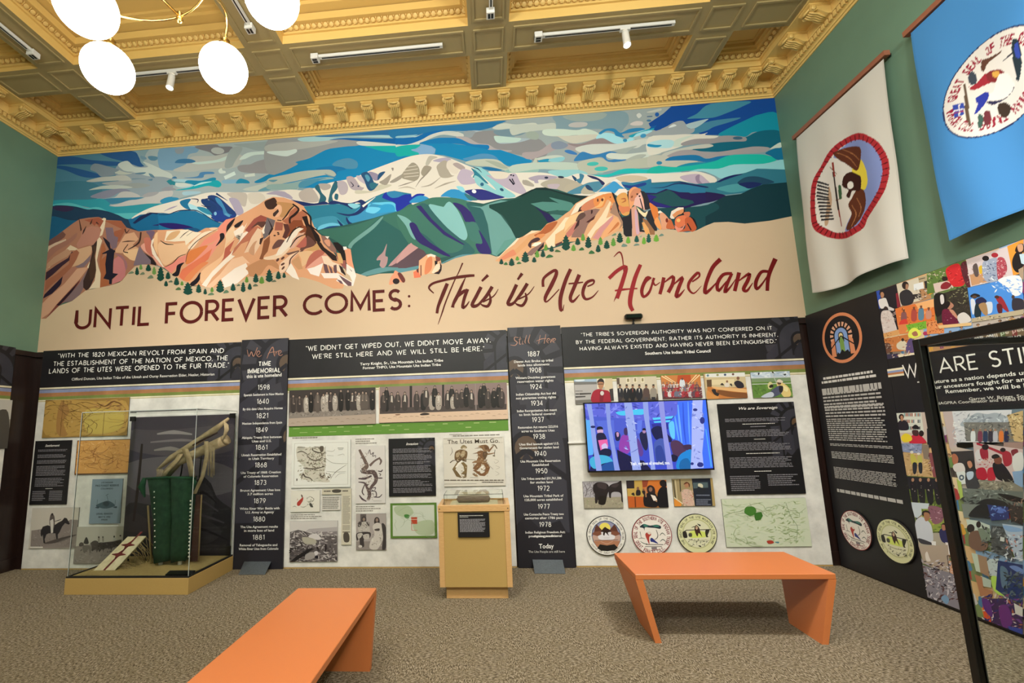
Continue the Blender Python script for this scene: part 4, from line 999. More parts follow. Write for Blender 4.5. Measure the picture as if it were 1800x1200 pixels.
p a5725c 180,260 200,180 400,30 520,-60 600,-110 720,-130 850,-140 960,-100 1150,-90 1220,0 1380,50 1600,30 1800,30 1850,400 1750,540 1620,500 1430,485 1330,510 1240,600 1160,700 1000,765 870,790 760,805 680,830 600,890 500,970 380,990 280,1060 160,1200 80,1200 100,1000
p 6e4a44 190,240 200,170 380,50 420,90 400,130 300,200
p c9ad96 180,360 185,250 280,200 420,150 430,180 350,230 180,370
s 9a6a5c 200,290 380,190 460,150 520,100 570,70 540,150 440,230 300,310 180,430 165,450
p d5bd9f 160,560 175,500 350,360 480,230 560,270 600,300 480,300 420,360 300,420 200,530
p b58a70 170,480 260,390 440,280 500,320 440,380 330,440 200,520 165,580
p 3a2533 150,690 160,590 300,490 450,400 500,315 520,330 470,430 380,500 250,620 150,700
p 9a5f48 140,850 155,700 300,610 460,480 480,350 560,290 600,300 560,430 480,540 380,640 250,740 150,840
p c9a080 560,290 740,240 770,260 750,350 640,480 560,500 500,520 560,420 600,330
p 7c6870 540,520 650,460 750,360 740,430 660,520 580,530
p 2a1d30 120,930 140,880 280,740 380,640 400,680 340,770 240,870 130,930
p a5705f 380,640 520,510 570,540 460,640 360,740
p c99a80 100,1010 200,910 400,740 570,540 720,520 600,680 400,900 200,1130 80,1210 90,1100
p 7a4038 160,1195 300,1010 500,800 610,680 600,720 480,890 300,1060 190,1170
p 2a1825 300,1020 450,860 600,700 500,850 330,1030
p 7d666a 380,990 600,730 720,530 700,600 660,700 650,800 600,890 500,970
p e0cdb0 700,520 735,450 742,470 720,540
p 3a2826 760,240 830,170 835,250 800,370 820,520 800,650 740,790 690,830 650,790 650,700 720,530 770,320
p 4a3328 770,250 830,240 800,380 820,560 800,660 740,700 730,520 800,330
p ddc9ae 835,160 860,120 900,170 880,230 850,330 830,430 850,520 885,620 870,790 760,805 720,815 800,700 820,560 810,400
p ddc9ae 830,-60 920,-130 950,-120 930,0 900,100 860,120 890,30 860,-20
p 9a5440 850,-135 920,-90 870,0 820,-50 800,-20 760,-60 660,-100
p b07a6a 640,20 760,-20 860,0 880,60 860,130 780,230 700,230 580,270 560,220 620,120
l:4:20:4 3a2522 590,-130 620,20 610,40
l:4:22:4 3a2522 690,-20 660,40 640,90
l:4:20:4 3a2522 770,-110 750,-60 740,-40
l:20:4 3a2522 820,-70 860,-40
p 9a5a42 930,-90 1150,-90 1220,10 1200,40 1130,180 1080,200 1040,130 1060,50 1160,20
p 7a6470 940,0 1040,0 1060,110 1110,130 1090,260 1030,290 1000,200 960,150
p a5603f 890,230 920,200 950,290 900,380 890,420 960,360 940,480 950,600 920,660 980,700 1000,750 870,790 880,620 860,450
p 1f1c2c 905,120 960,160 1000,200 1010,270 1060,300 1140,230 1060,330 1045,470 1040,600 1110,610 1030,680 1025,745 990,745 990,690 915,670 950,600 940,480 960,340 900,350 890,420 900,340 990,290 940,200
p c0787a 1050,420 1120,370 1180,440 1210,560 1200,640 1150,700 1030,745 1035,690 1110,610 1045,600
s 9a6a72 1060,340 1160,370 1230,480 1210,560 1180,430 1100,370
p d0a080 1070,300 1200,90 1320,60 1380,150 1300,230 1400,280 1390,380 1330,440 1260,420 1200,340 1080,330
s e0b890 1180,330 1330,280 1390,300 1380,390 1310,435 1230,390
l:4:16:4 3a2522 1160,190 1240,180 1340,180
l:10:14 3a2522 1240,220 1180,310 1240,330
l:20:24:8 3a2522 1410,60 1380,200 1240,290
l:16:14:4 3a2522 1200,20 1220,70 1260,20
p 7a6a78 1310,500 1390,240 1450,330 1560,410 1550,480 1430,485 1340,500
p 2a1d22 1450,330 1560,400 1610,470 1610,500 1540,480 1540,430
s e0a090 1410,240 1480,200 1500,290 1600,380 1720,520 1640,500 1560,390 1450,310
s c07060 1450,140 1530,140 1560,250 1600,340 1560,380 1480,310 1460,220
s 6f5a72 1480,50 1590,50 1560,140 1550,180 1520,110
p f0e0d0 1550,170 1600,120 1560,230 1620,370 1740,520 1700,520 1560,350 1540,240
s eec095 1590,100 1640,60 1640,200 1700,220 1860,240 1860,480 1740,520 1640,380 1580,250
s d88050 1640,110 1700,80 1740,100 1720,180 1650,200
l:6:14:6 2a1d22 1670,170 1740,210 1850,220
# big centre-left rock
@ 280 370 7.5
p dca27c -20,260 300,245 420,265 500,290 620,230 780,225 880,120 1010,90 1160,10 1300,-70 1400,-140 1500,-180 1640,-170 1760,-130 1900,-60 2000,100 2060,260 2150,340 2250,480 2400,700 2450,950 2420,1030 2300,1030 2100,940 1900,880 1800,880 1700,850 1560,800 1420,860 1200,860 1030,960 700,1020 560,1000 420,980 330,930 200,860 60,740 -20,600
s ecc09a 0,420 200,440 400,430 350,570 200,650 80,720 0,600
p f2e2cc 70,400 100,270 380,250 450,280 560,290 420,400 350,460 340,400 200,410
s dcae80 90,390 160,290 280,270 200,370
s f2dcc6 380,480 560,300 720,270 560,360 440,500
l:4:10:4 2a1d22 275,365 330,310 400,262
l:4:10:4 2a1d22 360,335 440,280
s eac8a8 660,230 760,225 770,260 700,260
l:6:16:6 2a1d22 15,395 90,440 190,448
p e88f7c 780,225 880,120 990,95 960,180 900,260 830,340 700,420 560,480 480,540 600,380 770,270
p e89584 380,690 480,500 700,440 840,300 900,300 760,480 680,600 560,720 420,800 270,900 350,790
s dd8048 380,560 480,500 640,460 560,560 430,680 350,700
p e07858 300,780 560,610 700,500 650,640 480,780 330,930 260,870
s e08858 330,910 420,800 560,690 650,685 560,760 480,840 400,930
p e88c80 80,740 180,700 260,620 370,580 340,680 240,740 160,830 60,750
l:6:12:6 4a2a22 75,745 180,690 260,610 350,575
l:6:10:4 3a2522 350,680 380,550 480,420 640,310 780,240
s 1c1822 170,845 220,800 240,720 330,685 290,740 260,850 210,868
s 1c1822 410,960 480,900 540,815 548,880 500,960 430,998
s 241d22 745,470 800,380 800,310 850,300 860,360 800,430
s 241d22 885,290 900,190 1000,100 960,190 900,270
s 241d22 990,200 1040,160 1110,130 1060,210 1010,228
s ecbc94 560,800 800,620 860,520 880,430 1000,380 900,560 800,690 650,860 560,960
s ecc8a4 880,310 980,200 990,350 900,430 860,520 880,380
p b86050 860,550 870,500 1000,380 930,530 960,560 820,670 850,620
p f4e4d6 560,980 700,800 940,570 1100,370 1200,260 1000,340 980,280 1100,190 1120,220 1160,160 1060,400 960,590 1000,600 880,700 700,880 620,1010
p f4e6dc 820,900 1000,760 1140,680 1160,720 1190,820 1030,960 860,1020
p eec2a2 620,1010 800,840 960,640 1100,600 1200,700 1150,690 1000,760 830,890 700,1020
p b87058 950,590 990,500 1100,370 1200,260 1290,200 1340,230 1200,400 1120,550 1180,400 1080,440 1000,540
p e8c6aa 1120,560 1220,350 1300,230 1350,260 1340,440 1250,590 1200,540
s c99878 1180,540 1240,430 1290,400 1260,470 1250,590
p 9a5046 1130,260 1250,110 1340,60 1420,90 1420,130 1300,180 1180,290
p 5c3a34 1200,240 1300,150 1440,140 1400,200 1350,230 1300,190
p 70666c 1360,290 1400,180 1420,90 1530,130 1510,210 1450,320 1380,380
p 2a2022 1425,90 1480,190 1505,240 1450,330 1440,310 1480,230
p f0e4d4 1350,270 1400,180 1385,260 1390,300 1370,310
p 8a5438 1320,640 1350,560 1380,400 1460,330 1460,420 1430,540 1380,600 1370,650
p 3a2522 1330,370 1380,350 1340,450 1320,440
s c08a64 1150,750 1330,650 1480,640 1560,700 1580,780 1440,720 1330,850 1200,870 1170,800
s eccfb4 1380,620 1560,560 1760,340 1800,330 1740,480 1600,620 1430,650
@ 480 330 6.667
s 3f2a26 -30,130 20,120 50,180 30,240 -60,250 -100,170
s c08e60 40,170 200,180 250,210 130,340 80,330 100,250
s e8b494 0,260 60,200 100,220 100,290 60,340 20,340 50,300 60,260 30,240
p 403030 0,300 60,250 70,280 20,340 0,330
p b06a50 110,390 180,340 200,280 260,230 300,250 280,300 360,260 400,290 390,370 340,380 360,440 280,480 200,480 180,440
l:12:18:10 2a1c1c 110,380 160,320 200,260 250,210
l:16:30:20 2a1c1c 230,190 300,250 260,310 200,360 200,420
l:10:22:14 241818 340,260 400,300 440,350 450,450 520,500
p 8a4a30 190,430 240,380 340,380 360,440 420,470 400,560 300,520 220,560 150,600 180,520
p 241818 340,340 400,330 420,420 490,500 540,560 560,620 540,660 480,600 420,540 380,440
p 4a2c20 400,440 440,470 510,640 500,680 400,650 380,560
s 6b4a46 0,680 60,610 140,620 100,680 0,720
p 5a3430 120,420 180,430 200,500 150,600 110,580 140,500
p a56050 30,400 120,410 110,500 20,500
l:10:10 1f1518 50,380 100,385
e 3a2020 20,560,14,8
e 3a2020 65,545,14,8,-20
e 3a2020 60,528,14,8
p f0e2d4 150,600 220,540 280,460 360,480 300,520 240,640 100,780 30,800 60,730
p dcae9a 230,610 300,540 380,520 340,560 250,700 200,720
l:8:18:6 2a1c1c 160,640 240,500 340,450
l:8:16:6 2a1c1c 200,700 280,590 390,545
p b56458 270,690 380,570 400,600 400,690 320,710
s 6b4640 400,560 500,650 460,690 370,720 330,780 320,710 390,680
p c99c68 380,730 470,690 520,640 550,700 540,730 430,740
p 6f5048 150,770 310,730 290,750 180,790
p eccab0 90,880 200,790 330,730 220,840 200,920 130,990 80,1000 70,930
l:8:18:6 5c3a34 310,740 210,830 190,920 140,990
e 5c3a34 55,845,24,14,-50
e 5c3a34 115,895,26,12,-30
e 5c3a34 120,940,26,11,-50
e 5c3a34 115,825,26,12,-40
s e0b890 330,830 300,760 430,740 470,770 400,880 340,920
p c99870 220,860 300,800 330,880 350,950 300,960 240,900
p f2e6dc 150,980 210,880 260,960 310,1080 230,1050
s b86a5c 380,940 430,800 520,730 590,740 600,770 500,870 430,930
s e0a090 380,950 560,800 640,790 600,880 480,920
p f2e8e4 400,950 480,930 590,880 560,980 540,1040 440,1010
p 2f2222 510,640 560,640 600,700 740,800 755,860 700,850 620,770 560,720
p 8f6a62 560,560 640,570 740,720 740,770 680,740 590,650
s d89a80 600,620 660,610 670,680 640,680
p f2ece4 610,570 660,570 640,600
p 241c1e 700,640 760,640 830,700 850,800 860,900 880,1000 850,960 820,860 780,760 740,720
p 9a5c58 740,740 780,850 850,850 860,960 820,930 750,830
p f0d6c0 570,800 640,800 700,870 780,900 850,1030 780,990 700,930 600,890
p 6b4f58 590,890 630,900 660,1000 620,1010 600,960
p 6b4f58 650,900 690,950 705,1010 680,1010
p 6b4f58 710,910 745,900 750,990 730,1010 710,970
p 2f2222 770,900 810,930 850,1010 850,1030 800,990
p dcae78 750,760 790,770 820,850 820,890 770,880
p e8a080 830,700 910,720 930,860 955,960 900,940 860,880 850,780
p f0f0ee 820,690 860,690 870,720 830,730
p f2e4de 860,890 950,950 975,1030 940,1150 870,1150 800,1120 740,1090 760,1060 600,1060 560,1000 760,1000 900,1090 930,1100 900,1030 860,1000
p 6b4f58 770,1020 920,1110 920,1150 880,1150 820,1090
p 6b4f58 745,1070 800,1090 825,1130 790,1120
p 2f2222 890,940 930,980 920,980
# small boulders
s e09878 1360,1130 1380,1050 1410,1010 1430,970 1470,990 1530,1040 1545,1080 1520,1110 1470,1100 1400,1130
s 6b3430 1460,1010 1500,1000 1550,1080 1520,1110
e 241c20 1443,1095,40,34
@ 700 330 7.5
p eeb48c 195,1180 200,1100 270,1080 275,960 380,880 430,870 490,890 560,950 575,1050 540,1130 450,1130 360,1140 250,1180
p e8795a 200,1110 260,1080 300,1180 210,1190
s e08860 370,960 440,910 450,1000 430,1090 350,1140
p f0e8dc 380,890 430,870 490,890 490,920 430,900 390,920
p 5a3030 240,1080 270,1060 270,1120 250,1115
l:12:14 6b3430 300,1020 300,1160
p 7a4440 490,900 550,920 560,960 500,980
p 241c20 480,960 520,970 510,1050 485,1040
p 2a1c22 545,960 575,1030 570,1090 540,1140 460,1130 530,1100 555,1040
p f0d8c0 500,1010 550,1000 550,1070 470,1130 440,1120
# right rocks
@ 860 320 7.5
p dba67c 80,1040 150,960 360,750 440,720 560,640 680,640 760,550 900,500 1000,420 1060,380 1140,280 1300,190 1460,130 1600,130 1660,190 1760,580 1750,650 1690,650 1560,720 1380,770 1000,790 740,870 500,980 250,1040 130,1050
p eed8c0 100,1010 370,740 400,740 330,820 220,900 130,990
s d98868 140,1010 260,920 320,890 360,950 250,1000 150,1040
p d8a070 330,900 480,760 560,650 600,690 590,740 440,880 360,950
p eccfb0 440,730 560,640 660,640 590,670 520,690
s b06038 590,700 680,650 760,560 900,520 820,640 700,700 640,720
p d88c58 640,690 720,680 740,700 640,780 600,720
s 4a3034 510,830 560,760 640,730 670,760 620,790 560,810 550,870
p f4e8d8 555,840 600,800 680,790 690,830 620,850
p 8a6a64 480,960 560,880 720,790 730,800 640,890 560,970
p 241c24 590,950 640,890 720,800 720,850 620,950
p eed8ba 740,780 900,600 1000,470 1060,460 1010,550 980,620 870,690 870,850 780,870
p dca878 870,700 980,620 1020,690 900,790 860,850
p 5a3538 870,820 960,780 960,800 880,850
p e8c090 1000,540 1060,450 1280,370 1200,480 1050,590 990,660
p c0766a 1010,680 1150,520 1160,580 1090,700 1030,740
p 8f6c64 1090,700 1200,500 1250,380 1400,350 1460,360 1370,480 1300,560 1250,680 1210,730 1080,730
s 5c4440 1140,520 1180,430 1240,400 1270,440 1220,490
p 3a2022 1160,520 1195,490 1180,570 1110,640
p 4a2424 1275,530 1400,440 1380,490 1310,535
p 3a2022 1340,370 1365,370 1360,410 1340,425
p e8dcc8 1070,440 1150,290 1300,200 1460,130 1600,130 1640,160 1500,160 1400,210 1260,280 1160,390
s cc8060 1190,360 1260,280 1400,210 1440,280 1350,350 1220,390
p 3a2022 1165,400 1190,340 1225,310 1200,360 1225,375
s e08c50 1380,220 1520,160 1620,150 1650,220 1640,300 1560,230 1500,330 1400,330
s ecb070 1390,330 1440,300 1500,200 1520,230 1480,320
e 5a2c24 1490,235,16,20
e 5a2c24 1430,240,10,22
e 5a2c24 1595,200,8,8
p ecd4b4 1290,700 1480,440 1590,250 1605,270 1570,400 1540,480 1700,410 1640,440 1500,560 1400,640 1330,760
p d09090 1360,740 1460,600 1640,430 1620,520 1500,650 1450,760
s e8a878 1500,680 1640,480 1700,490 1720,580 1650,640 1560,700 1480,760
s c87848 1600,640 1690,530 1710,560 1650,620 1560,690
p d88058 1590,330 1620,300 1640,390 1600,400
e 7a3828 1608,360,10,16
@ 1020 310 7.5
p a5806c 390,480 440,340 480,350 510,440 560,600 560,640 510,700 540,620 500,540
p 24222a 410,205 450,230 480,330 520,420 510,480 550,540 640,520 660,450 650,350 620,260 620,200 640,190 640,300 680,430 690,600 680,700 680,790 600,795 570,760 560,600 500,480 470,370
p f0e0d4 460,220 510,165 600,165 625,200 600,215 540,230 480,260
s dca05c 475,290 530,225 600,220 625,280 640,360 650,450 640,500 590,520 540,490 510,400
s b46840 530,300 590,285 600,330 540,350 590,310
s d88058 510,380 560,400 650,400 650,460 600,470 560,490 510,440
s e8a070 640,200 690,145 740,145 800,190 840,280 860,360 870,440 840,440 760,400 700,380 660,430 640,330
s d08868 700,170 780,160 800,200 740,300 670,330 650,260
p e8b8b0 720,290 780,220 800,210 850,440 810,420 760,400 700,380
l:12:16 241c20 785,290 825,430
e 3a2022 750,235,12,12
e 3a2022 780,262,12,12
e 8a5030 680,270,18,12,-60
p d8a08c 670,420 730,380 760,500 770,620 790,700 850,730 740,790 690,790 680,600
s d0a8bc 720,440 750,480 760,640 780,740 740,760 720,600
p 2a2a32 740,440 800,440 850,530 820,580 810,700 890,730 880,740 780,730 770,620 780,540
p 2a2a32 790,190 840,200 880,240 900,300 940,420 880,440 850,440 830,300
p f0dcb4 740,400 830,480 870,470 885,450 885,510 870,540 830,530 770,470
p 3a2022 800,420 850,470 870,450 860,480 840,480
p 2a2a32 860,540 900,450 940,440 1010,690 1010,720 980,720 900,620
p 9a6c4c 820,550 880,580 980,720 980,770 920,770 900,680 830,610
p e8a868 810,610 840,600 900,690 920,770 860,760 830,680
s e08040 910,350 980,390 1020,430 1030,540 1000,620 960,540 930,450
s f0a060 975,590 1010,540 1050,600 1070,700 1030,690 990,640
p f0e8d8 1020,470 1050,450 1090,480 1030,490
s e0a080 1040,510 1090,480 1180,580 1240,690 1160,690 1080,700 1060,600
s c86840 1130,680 1180,560 1230,650 1240,690
e 7a2c20 1140,580,18,30
p ecdccc 1180,540 1200,460 1290,410 1360,410 1360,440 1270,470 1230,520 1240,560 1200,560
p dc9060 1210,510 1270,460 1350,430 1370,450 1350,490 1290,510 1240,550
p 241c20 1310,520 1360,470 1360,420 1380,450 1370,500
s e07850 1250,570 1290,530 1400,510 1400,560 1370,640 1300,680 1250,640
e f0b870 1293,580,26,24
p e8907c 1240,640 1290,680 1340,680 1400,600 1350,700 1290,740 1250,690
s c05c38 1380,560 1450,540 1510,620 1530,690 1480,730 1430,720 1300,730 1380,680
s c87050 1360,480 1440,470 1440,520 1400,540
l:14:18 241c20 1410,620 1460,710
l:6:26:8 1c1820 1450,530 1500,580 1540,680
# trees
@ 60 400 7.5
t 6a9450 1410,555,75,48 1585,620,110,58
t 14443a 1510,575,95,80 1360,625,110,58 1668,705,195,95 1768,680,95,70 1742,775,75,55
s 6f7f68 1240,610 1290,575 1320,600
s 6f7f68 1395,620 1440,585 1460,615
s 6f7f68 1495,670 1545,625 1575,665
@ 280 370 7.5
t 5f8a3c 302,988,60,48 698,1075,70,48 1155,950,85,52 1352,965,100,75
t 14443a 25,925,190,90 118,905,100,70 92,998,75,56 230,985,110,78 380,1110,170,130 522,1085,120,78 608,1105,80,52 805,1080,170,110 975,1060,105,75 1108,1075,140,68 1195,1045,90,62 1275,950,125,80 1452,942,175,100 1572,905,110,75 1648,888,75,50
s 4c6b45 215,1045 260,1010 290,1045
s 5f7a60 640,1115 690,1080 725,1110
s 5f7a60 845,1090 885,1045 920,1080
s 5f6a58 1235,1000 1270,965 1305,995
s 5f6a58 1480,940 1520,915 1545,938
s 5f6a58 1020,995 1050,970 1070,990
s 5f6a58 120,945 160,920 180,945
@ 860 320 7.5
t 5f9440 745,905,90,55 632,995,100,62 1110,910,90,68 1235,775,100,60 1465,830,110,66 1635,845,115,70 370,1035,60,55
t 14443a 160,1085,75,60 295,1105,105,82 475,1060,150,105 592,1060,75,66 707,990,95,70 822,920,85,66 1010,900,210,115 1165,830,100,76 1305,870,160,92 1435,925,105,72 1548,880,115,86 1720,800,140,90
s 3a6a40 190,1090 220,1055 245,1090
s 3a6a40 360,1080 390,1050 425,1075
s 3a6a40 745,1000 790,955 845,985
s 4a6a40 865,920 890,890 945,920
s 3a6a40 1180,900 1220,860 1250,895
s 3a6a40 1310,945 1345,900 1390,940
s 6f8a70 1610,710 1660,675 1670,700
s 6f8a80 1740,850 1770,810 1800,850
@ 1020 310 7.5
t 6fa840 630,885,95,66 838,895,100,60 1000,862,100,78
t 1f554c 742,870,95,68 900,875,130,66
s 6f8a80 700,915 740,885 780,905
s 6f8a80 1035,790 1070,755 1100,780
s 6f8a80 540,925 580,890 620,920
s 9aab90 780,795 810,780 800,805
'''
SCRIPT = '''
@ 740 450 8.182
l:14:34:34:44:34 54160f 185,535 115,460 170,395 320,350 500,310 680,285 770,280
l:50:56:44:40 54160f 380,395 320,540 250,720 230,825
l:22:14:20:22:6 54160f 600,100 540,240 480,360 360,650 300,830 245,985
l:10:30:46:54:40:50 54160f 640,310 590,420 530,560 470,680 455,740
l:8:20:30:40:52:36:10 54160f 500,620 580,540 640,480
l:50:46:44:28:10 54160f 670,475 620,620 600,740 650,715 695,650
l:30:44 54160f 875,362 965,275
l:50:50:50:26 54160f 865,445 800,570 735,705 800,715 880,650
l:24:50:50 54160f 820,700 930,590 1025,440
l:20:40:44:30:8 54160f 985,540 1000,640 960,720 890,710 850,680
l:24:20:8 54160f 890,660 1040,580 1112,475
l:30:46 54160f 1390,340 1455,250
l:50:50:50:26 54160f 1375,410 1310,550 1250,680 1310,690 1400,610
l:24:50:50 54160f 1335,670 1440,540 1530,395
l:20:40:44:30:8 54160f 1500,530 1515,620 1460,710 1390,700 1350,670
l:24:20:8 54160f 1400,620 1540,550 1630,435
@ 940 440 8.182
l:40:40:44:52:60:50:20:14 641a18 120,525 130,400 280,290 310,340 240,500 150,680 180,735 350,560
l:50:54:58:50:30 641a18 515,270 440,440 370,680 370,840 395,870 
l:20:8 641a18 400,870 420,780
l:56:54:50:40:10 641a18 640,350 570,520 510,680 550,735 645,635
l:20:26:16 641a18 485,480 600,470 695,458
l:20:24:40:50:44:26:8 641a18 755,520 840,480 840,430 740,470 690,610 730,700 830,670 915,575
l:8:24:20:8 7a2220 1135,95 1215,25 1260,110 1280,350
l:50:52:54:60:60 8f2428 1065,405 1190,290 1310,240 1270,420 1180,690
l:22:4 7a2220 1165,670 1135,740
l:50:60:66:62:50 8f2428 1520,205 1440,400 1380,640 1370,780 1410,870
l:20:34:20:20 8f2428 1150,580 1300,560 1475,548
l:16:50:52:40:30:24 7a1c1c 1675,400 1610,400 1540,560 1560,665 1650,600 1710,400
l:30:20:10 7a1c1c 1690,420 1730,500 1800,460
@ 1120 430 6.43
l:12:36:40:30:22:30 7a1c1c 160,375 90,420 50,520 75,590 140,520 190,375
l:22:16:6 7a1c1c 175,400 200,460 255,425
l:40:40:38 7a1c1c 300,370 280,470 255,560
l:6:36:42:42 7a1c1c 290,440 400,360 400,440 350,540
l:6:36:44:44:30:6 7a1c1c 390,470 510,370 470,480 440,580 480,570 535,505
l:16:20:34:36:30:16:4 7a1c1c 620,420 700,360 680,320 590,420 580,500 640,550 725,465
l:50:46:42:44:30:6 741516 940,165 850,260 780,430 765,540 820,510 920,400
l:30:38:42:36:10 741516 1070,325 970,340 905,440 920,520 1010,410
l:30:40:40:20:6 741516 1070,325 1020,430 990,535 1050,480 1110,390
l:46:44:42 741516 1150,315 1125,420 1100,525
l:6:36:44:44:30:6 741516 1120,430 1260,330 1250,400 1200,500 1240,520 1305,430
l:30:36:44:36:20:8 6a1012 1480,305 1400,310 1340,420 1350,500 1420,430 1500,300
l:56:48:44:40 6a1012 1560,160 1500,300 1475,400 1468,522
'''
M_WALL = artmat('mural_paint', .6, bump=(300, .35, .002), spec=.18)
mu = Art('Y', -0.006, (-1.0, 0, 3.9), 7e-6)
mu.clip = (XL + 1.0, ZP - .02 - 3.9, XR + 1.0, ZT + .03 - 3.9)
mu.draw(MURAL)
R0 = '521614'
for txt, u0, v0, u1, v1, cv in (('UNTIL', 131.5, 579, 264, 571.5, 546), ('FOREVER', 290.5, 570.5, 506, 557.5, 535), ('COMES', 533, 554.5, 706, 544.5, 521)):
    mu.capspx(txt, u0 + 2, v0 - 2, u1 - 2, v1 - 2, cv - .5, R0, .17, .24)
mu.draw('@ 400 490 5.294\ne 521614 1690,163,12,12 1690,253,12,12')
mu.draw(SCRIPT)
mural = tag(mu.obj('mural', M_WALL), 'wide painted mural of snowy mountains and red rocks above the exhibit panels', 'mural')
# ------------------------------------------------------------------ exhibit panels
PFACE = -.035                      # face of the wide panels
zof = lambda u, v, y=PFACE: onY(u, v, y).z
Z_HD = zof(509, 664.5); Z_PH = zof(509, 690.5)
STR = [(664.5, 667.5, 'e6dcc0'), (667.5, 668.6, '2c2622'), (668.6, 674.5, '8c94b6'), (674.5, 681.5, 'a97850'), (681.5, 687, '7b8a46'), (687, 689.5, 'e6dcc0'), (689.5, 690.4, 'a89a50')]
MARB = 'e2dfd8'
def arch(a, c, r, pal, ghost=False):
    """sunrise arch emblem: rays round a doorway arch with a peak in it"""
    P = lambda x, y: (c[0] + x * r, c[1] + y * r)
    n = 11
    for i in range(n):
        t = math.radians(-12 + 204 * i / (n - 1)); d = .07
        q = [(.62, -.055), (.62, .055), (.9, .1), (.9, -.1)]
        a.poly([P(x * math.cos(t) - y * math.sin(t), x * math.sin(t) + y * math.cos(t)) for x, y in q], pal[0], True, False)
    a.n += 1
    a.poly([P(-.9, -.35), P(-.58, -.05), P(-.58, -1.25), P(-.95, -1.25)], pal[1], True); a.poly([P(.9, -.35), P(.58, -.05), P(.58, -1.25), P(.95, -1.25)], pal[1], True)
    A = [P(.52 * math.cos(t), .52 * math.sin(t)) for t in [math.pi * k / 14 for k in range(15)]]
    a.poly([P(.52, -1.1)] + A + [P(-.52, -1.1)], pal[2], True)
    A = [P(.22 * math.cos(t), .02 + .24 * math.sin(t)) for t in [math.pi * k / 10 for k in range(11)]]
    a.poly([P(.22, -.4)] + A + [P(-.22, -.4)], pal[5], True)
    A = [P(.16 * math.cos(t), .02 + .17 * math.sin(t)) for t in [2 * math.pi * k / 14 for k in range(14)]]
    a.poly(A, pal[3], True)
    a.poly([P(-.17, -1.1), P(-.17, -.3), P(0, -.02), P(.17, -.3), P(.17, -1.1)], pal[4], True)
    for s in (-1, 1): a.line([P(0, -.0), P(s * .98, -.72)], r * .075, pal[5], False, True)
    a.poly([P(-.56, -1.26), P(-.44, -.98), P(-.3, -1.12), P(-.05, -.86), P(.12, -1.04), P(.4, -.94), P(.56, -1.26)], pal[5], True)
GHOST = ['3a3840', '34323c', '37363f', '5a4a3e', '2d2b33', '1b191d']
def wide_panel(uL, vL, uR, vR, name_label, ghosts, quote, author):
    x0 = onY(uL, vL, PFACE).x; x1 = onY(uR, vR, PFACE).x; zt = ZP - .012
    root = empty('exhibit_panel', ((x0 + x1) / 2, PFACE, 0)); tag(root, name_label, 'panel', None)
    a = Art('Y', PFACE, ((x0 + x1) / 2, 0, 0)); cx = (x0 + x1) / 2
    a.board(x0 - cx, .012, x1 - cx, zt, .022, 'b9b4ab', MARB)
    Rz = lambda z0, z1, col: a.poly([(x0 - cx, z0), (x1 - cx, z0), (x1 - cx, z1), (x0 - cx, z1)], col, True)
    Rz(Z_HD, zt, '1d1b1f')
    for v0, v1, col in STR: Rz(zof(509, v1), zof(509, v0), col)
    for (u, v, r) in ghosts:
        q = onY(u, v, PFACE); a.clip = (x0 - cx, Z_HD + .004, x1 - cx, zt)
        arch(a, (q.x - cx, q.z), r, GHOST)
    a.obj('panel_board', M_PANEL, root)
    # skirting strip under the panel
    MB().box(x0 - cx, .0, -.0, x1 - cx, .022, .014).obj('base_strip', M_TAN, root)
    t = Art('Y', PFACE - .0025, (cx, 0, 0))
    for q in quote: t.capspx(*q)
    for q in author: t.textpx(*q)
    tag(t.obj('lettering', M_PAINT, root), kind='stuff')
    return root, a, cx
W_ = 'ece9e4'
wide_panel(76, 622, 424.5, 603, 'left wide exhibit panel with maps behind the tall glass case', [(418, 640, .42)],
  [('"WITH THE 1820 MEXICAN REVOLT FROM SPAIN AND', 102, 628.5, 393, 619.5, 621.5, W_, .155, .3),
   ('THE ESTABLISHMENT OF THE NATION OF MEXICO, THE', 94, 643, 400, 632.5, 635.8, W_, .155, .3),
   ('LANDS OF THE UTES WERE OPENED TO THE FUR TRADE."', 86.5, 656, 402, 645, 648.5, W_, .155, .3)],
  [('Clifford Duncan, Ute Indian Tribe of the Uintah and Ouray Reservation Elder, Healer, Historian', 126, 668.5, 377, 659.5, 664, 'd8d4ce', .012)])
wide_panel(507.5, 600, 889.5, 581.5, 'middle wide exhibit panel with two old group photographs and a green name band', [(902, 613, .38)],
  [('"WE DIDN\'T GET WIPED OUT, WE DIDN\'T MOVE AWAY.', 538, 616, 862, 601.5, 608.5, W_, .155, .3),
   ('WE\'RE STILL HERE AND WE WILL STILL BE HERE."', 549, 630, 851, 616, 622.8, W_, .155, .3)],
  [('Terry Knight, Sr., Ute Mountain Ute Indian Tribe', 633, 642, 779, 635.2, 637.4, W_, .016),
   ('Former THPO, Ute Mountain Ute Indian Tribe', 638, 648.8, 775, 642.6, 644.4, W_, .016)])
wide_panel(986.5, 577, 1402.5, 558, 'right wide exhibit panel carrying the television and round seals', [(1405, 598, .4)],
  [('"THE TRIBE\'S SOVEREIGN AUTHORITY WAS NOT CONFERRED ON IT', 1022, 591, 1357, 579, 585.5, W_, .155, .3),
   ('BY THE FEDERAL GOVERNMENT; RATHER ITS AUTHORITY IS INHERENT,', 1013, 604.2, 1367, 590.8, 598.5, W_, .155, .3),
   ('HAVING ALWAYS EXISTED AND HAVING NEVER BEEN EXTINGUISHED."', 1019.5, 615.8, 1365, 602.2, 610, W_, .155, .3)],
  [('Southern Ute Indian Tribal Council', 1134, 623.5, 1249, 619, 618.3, W_, .018)])
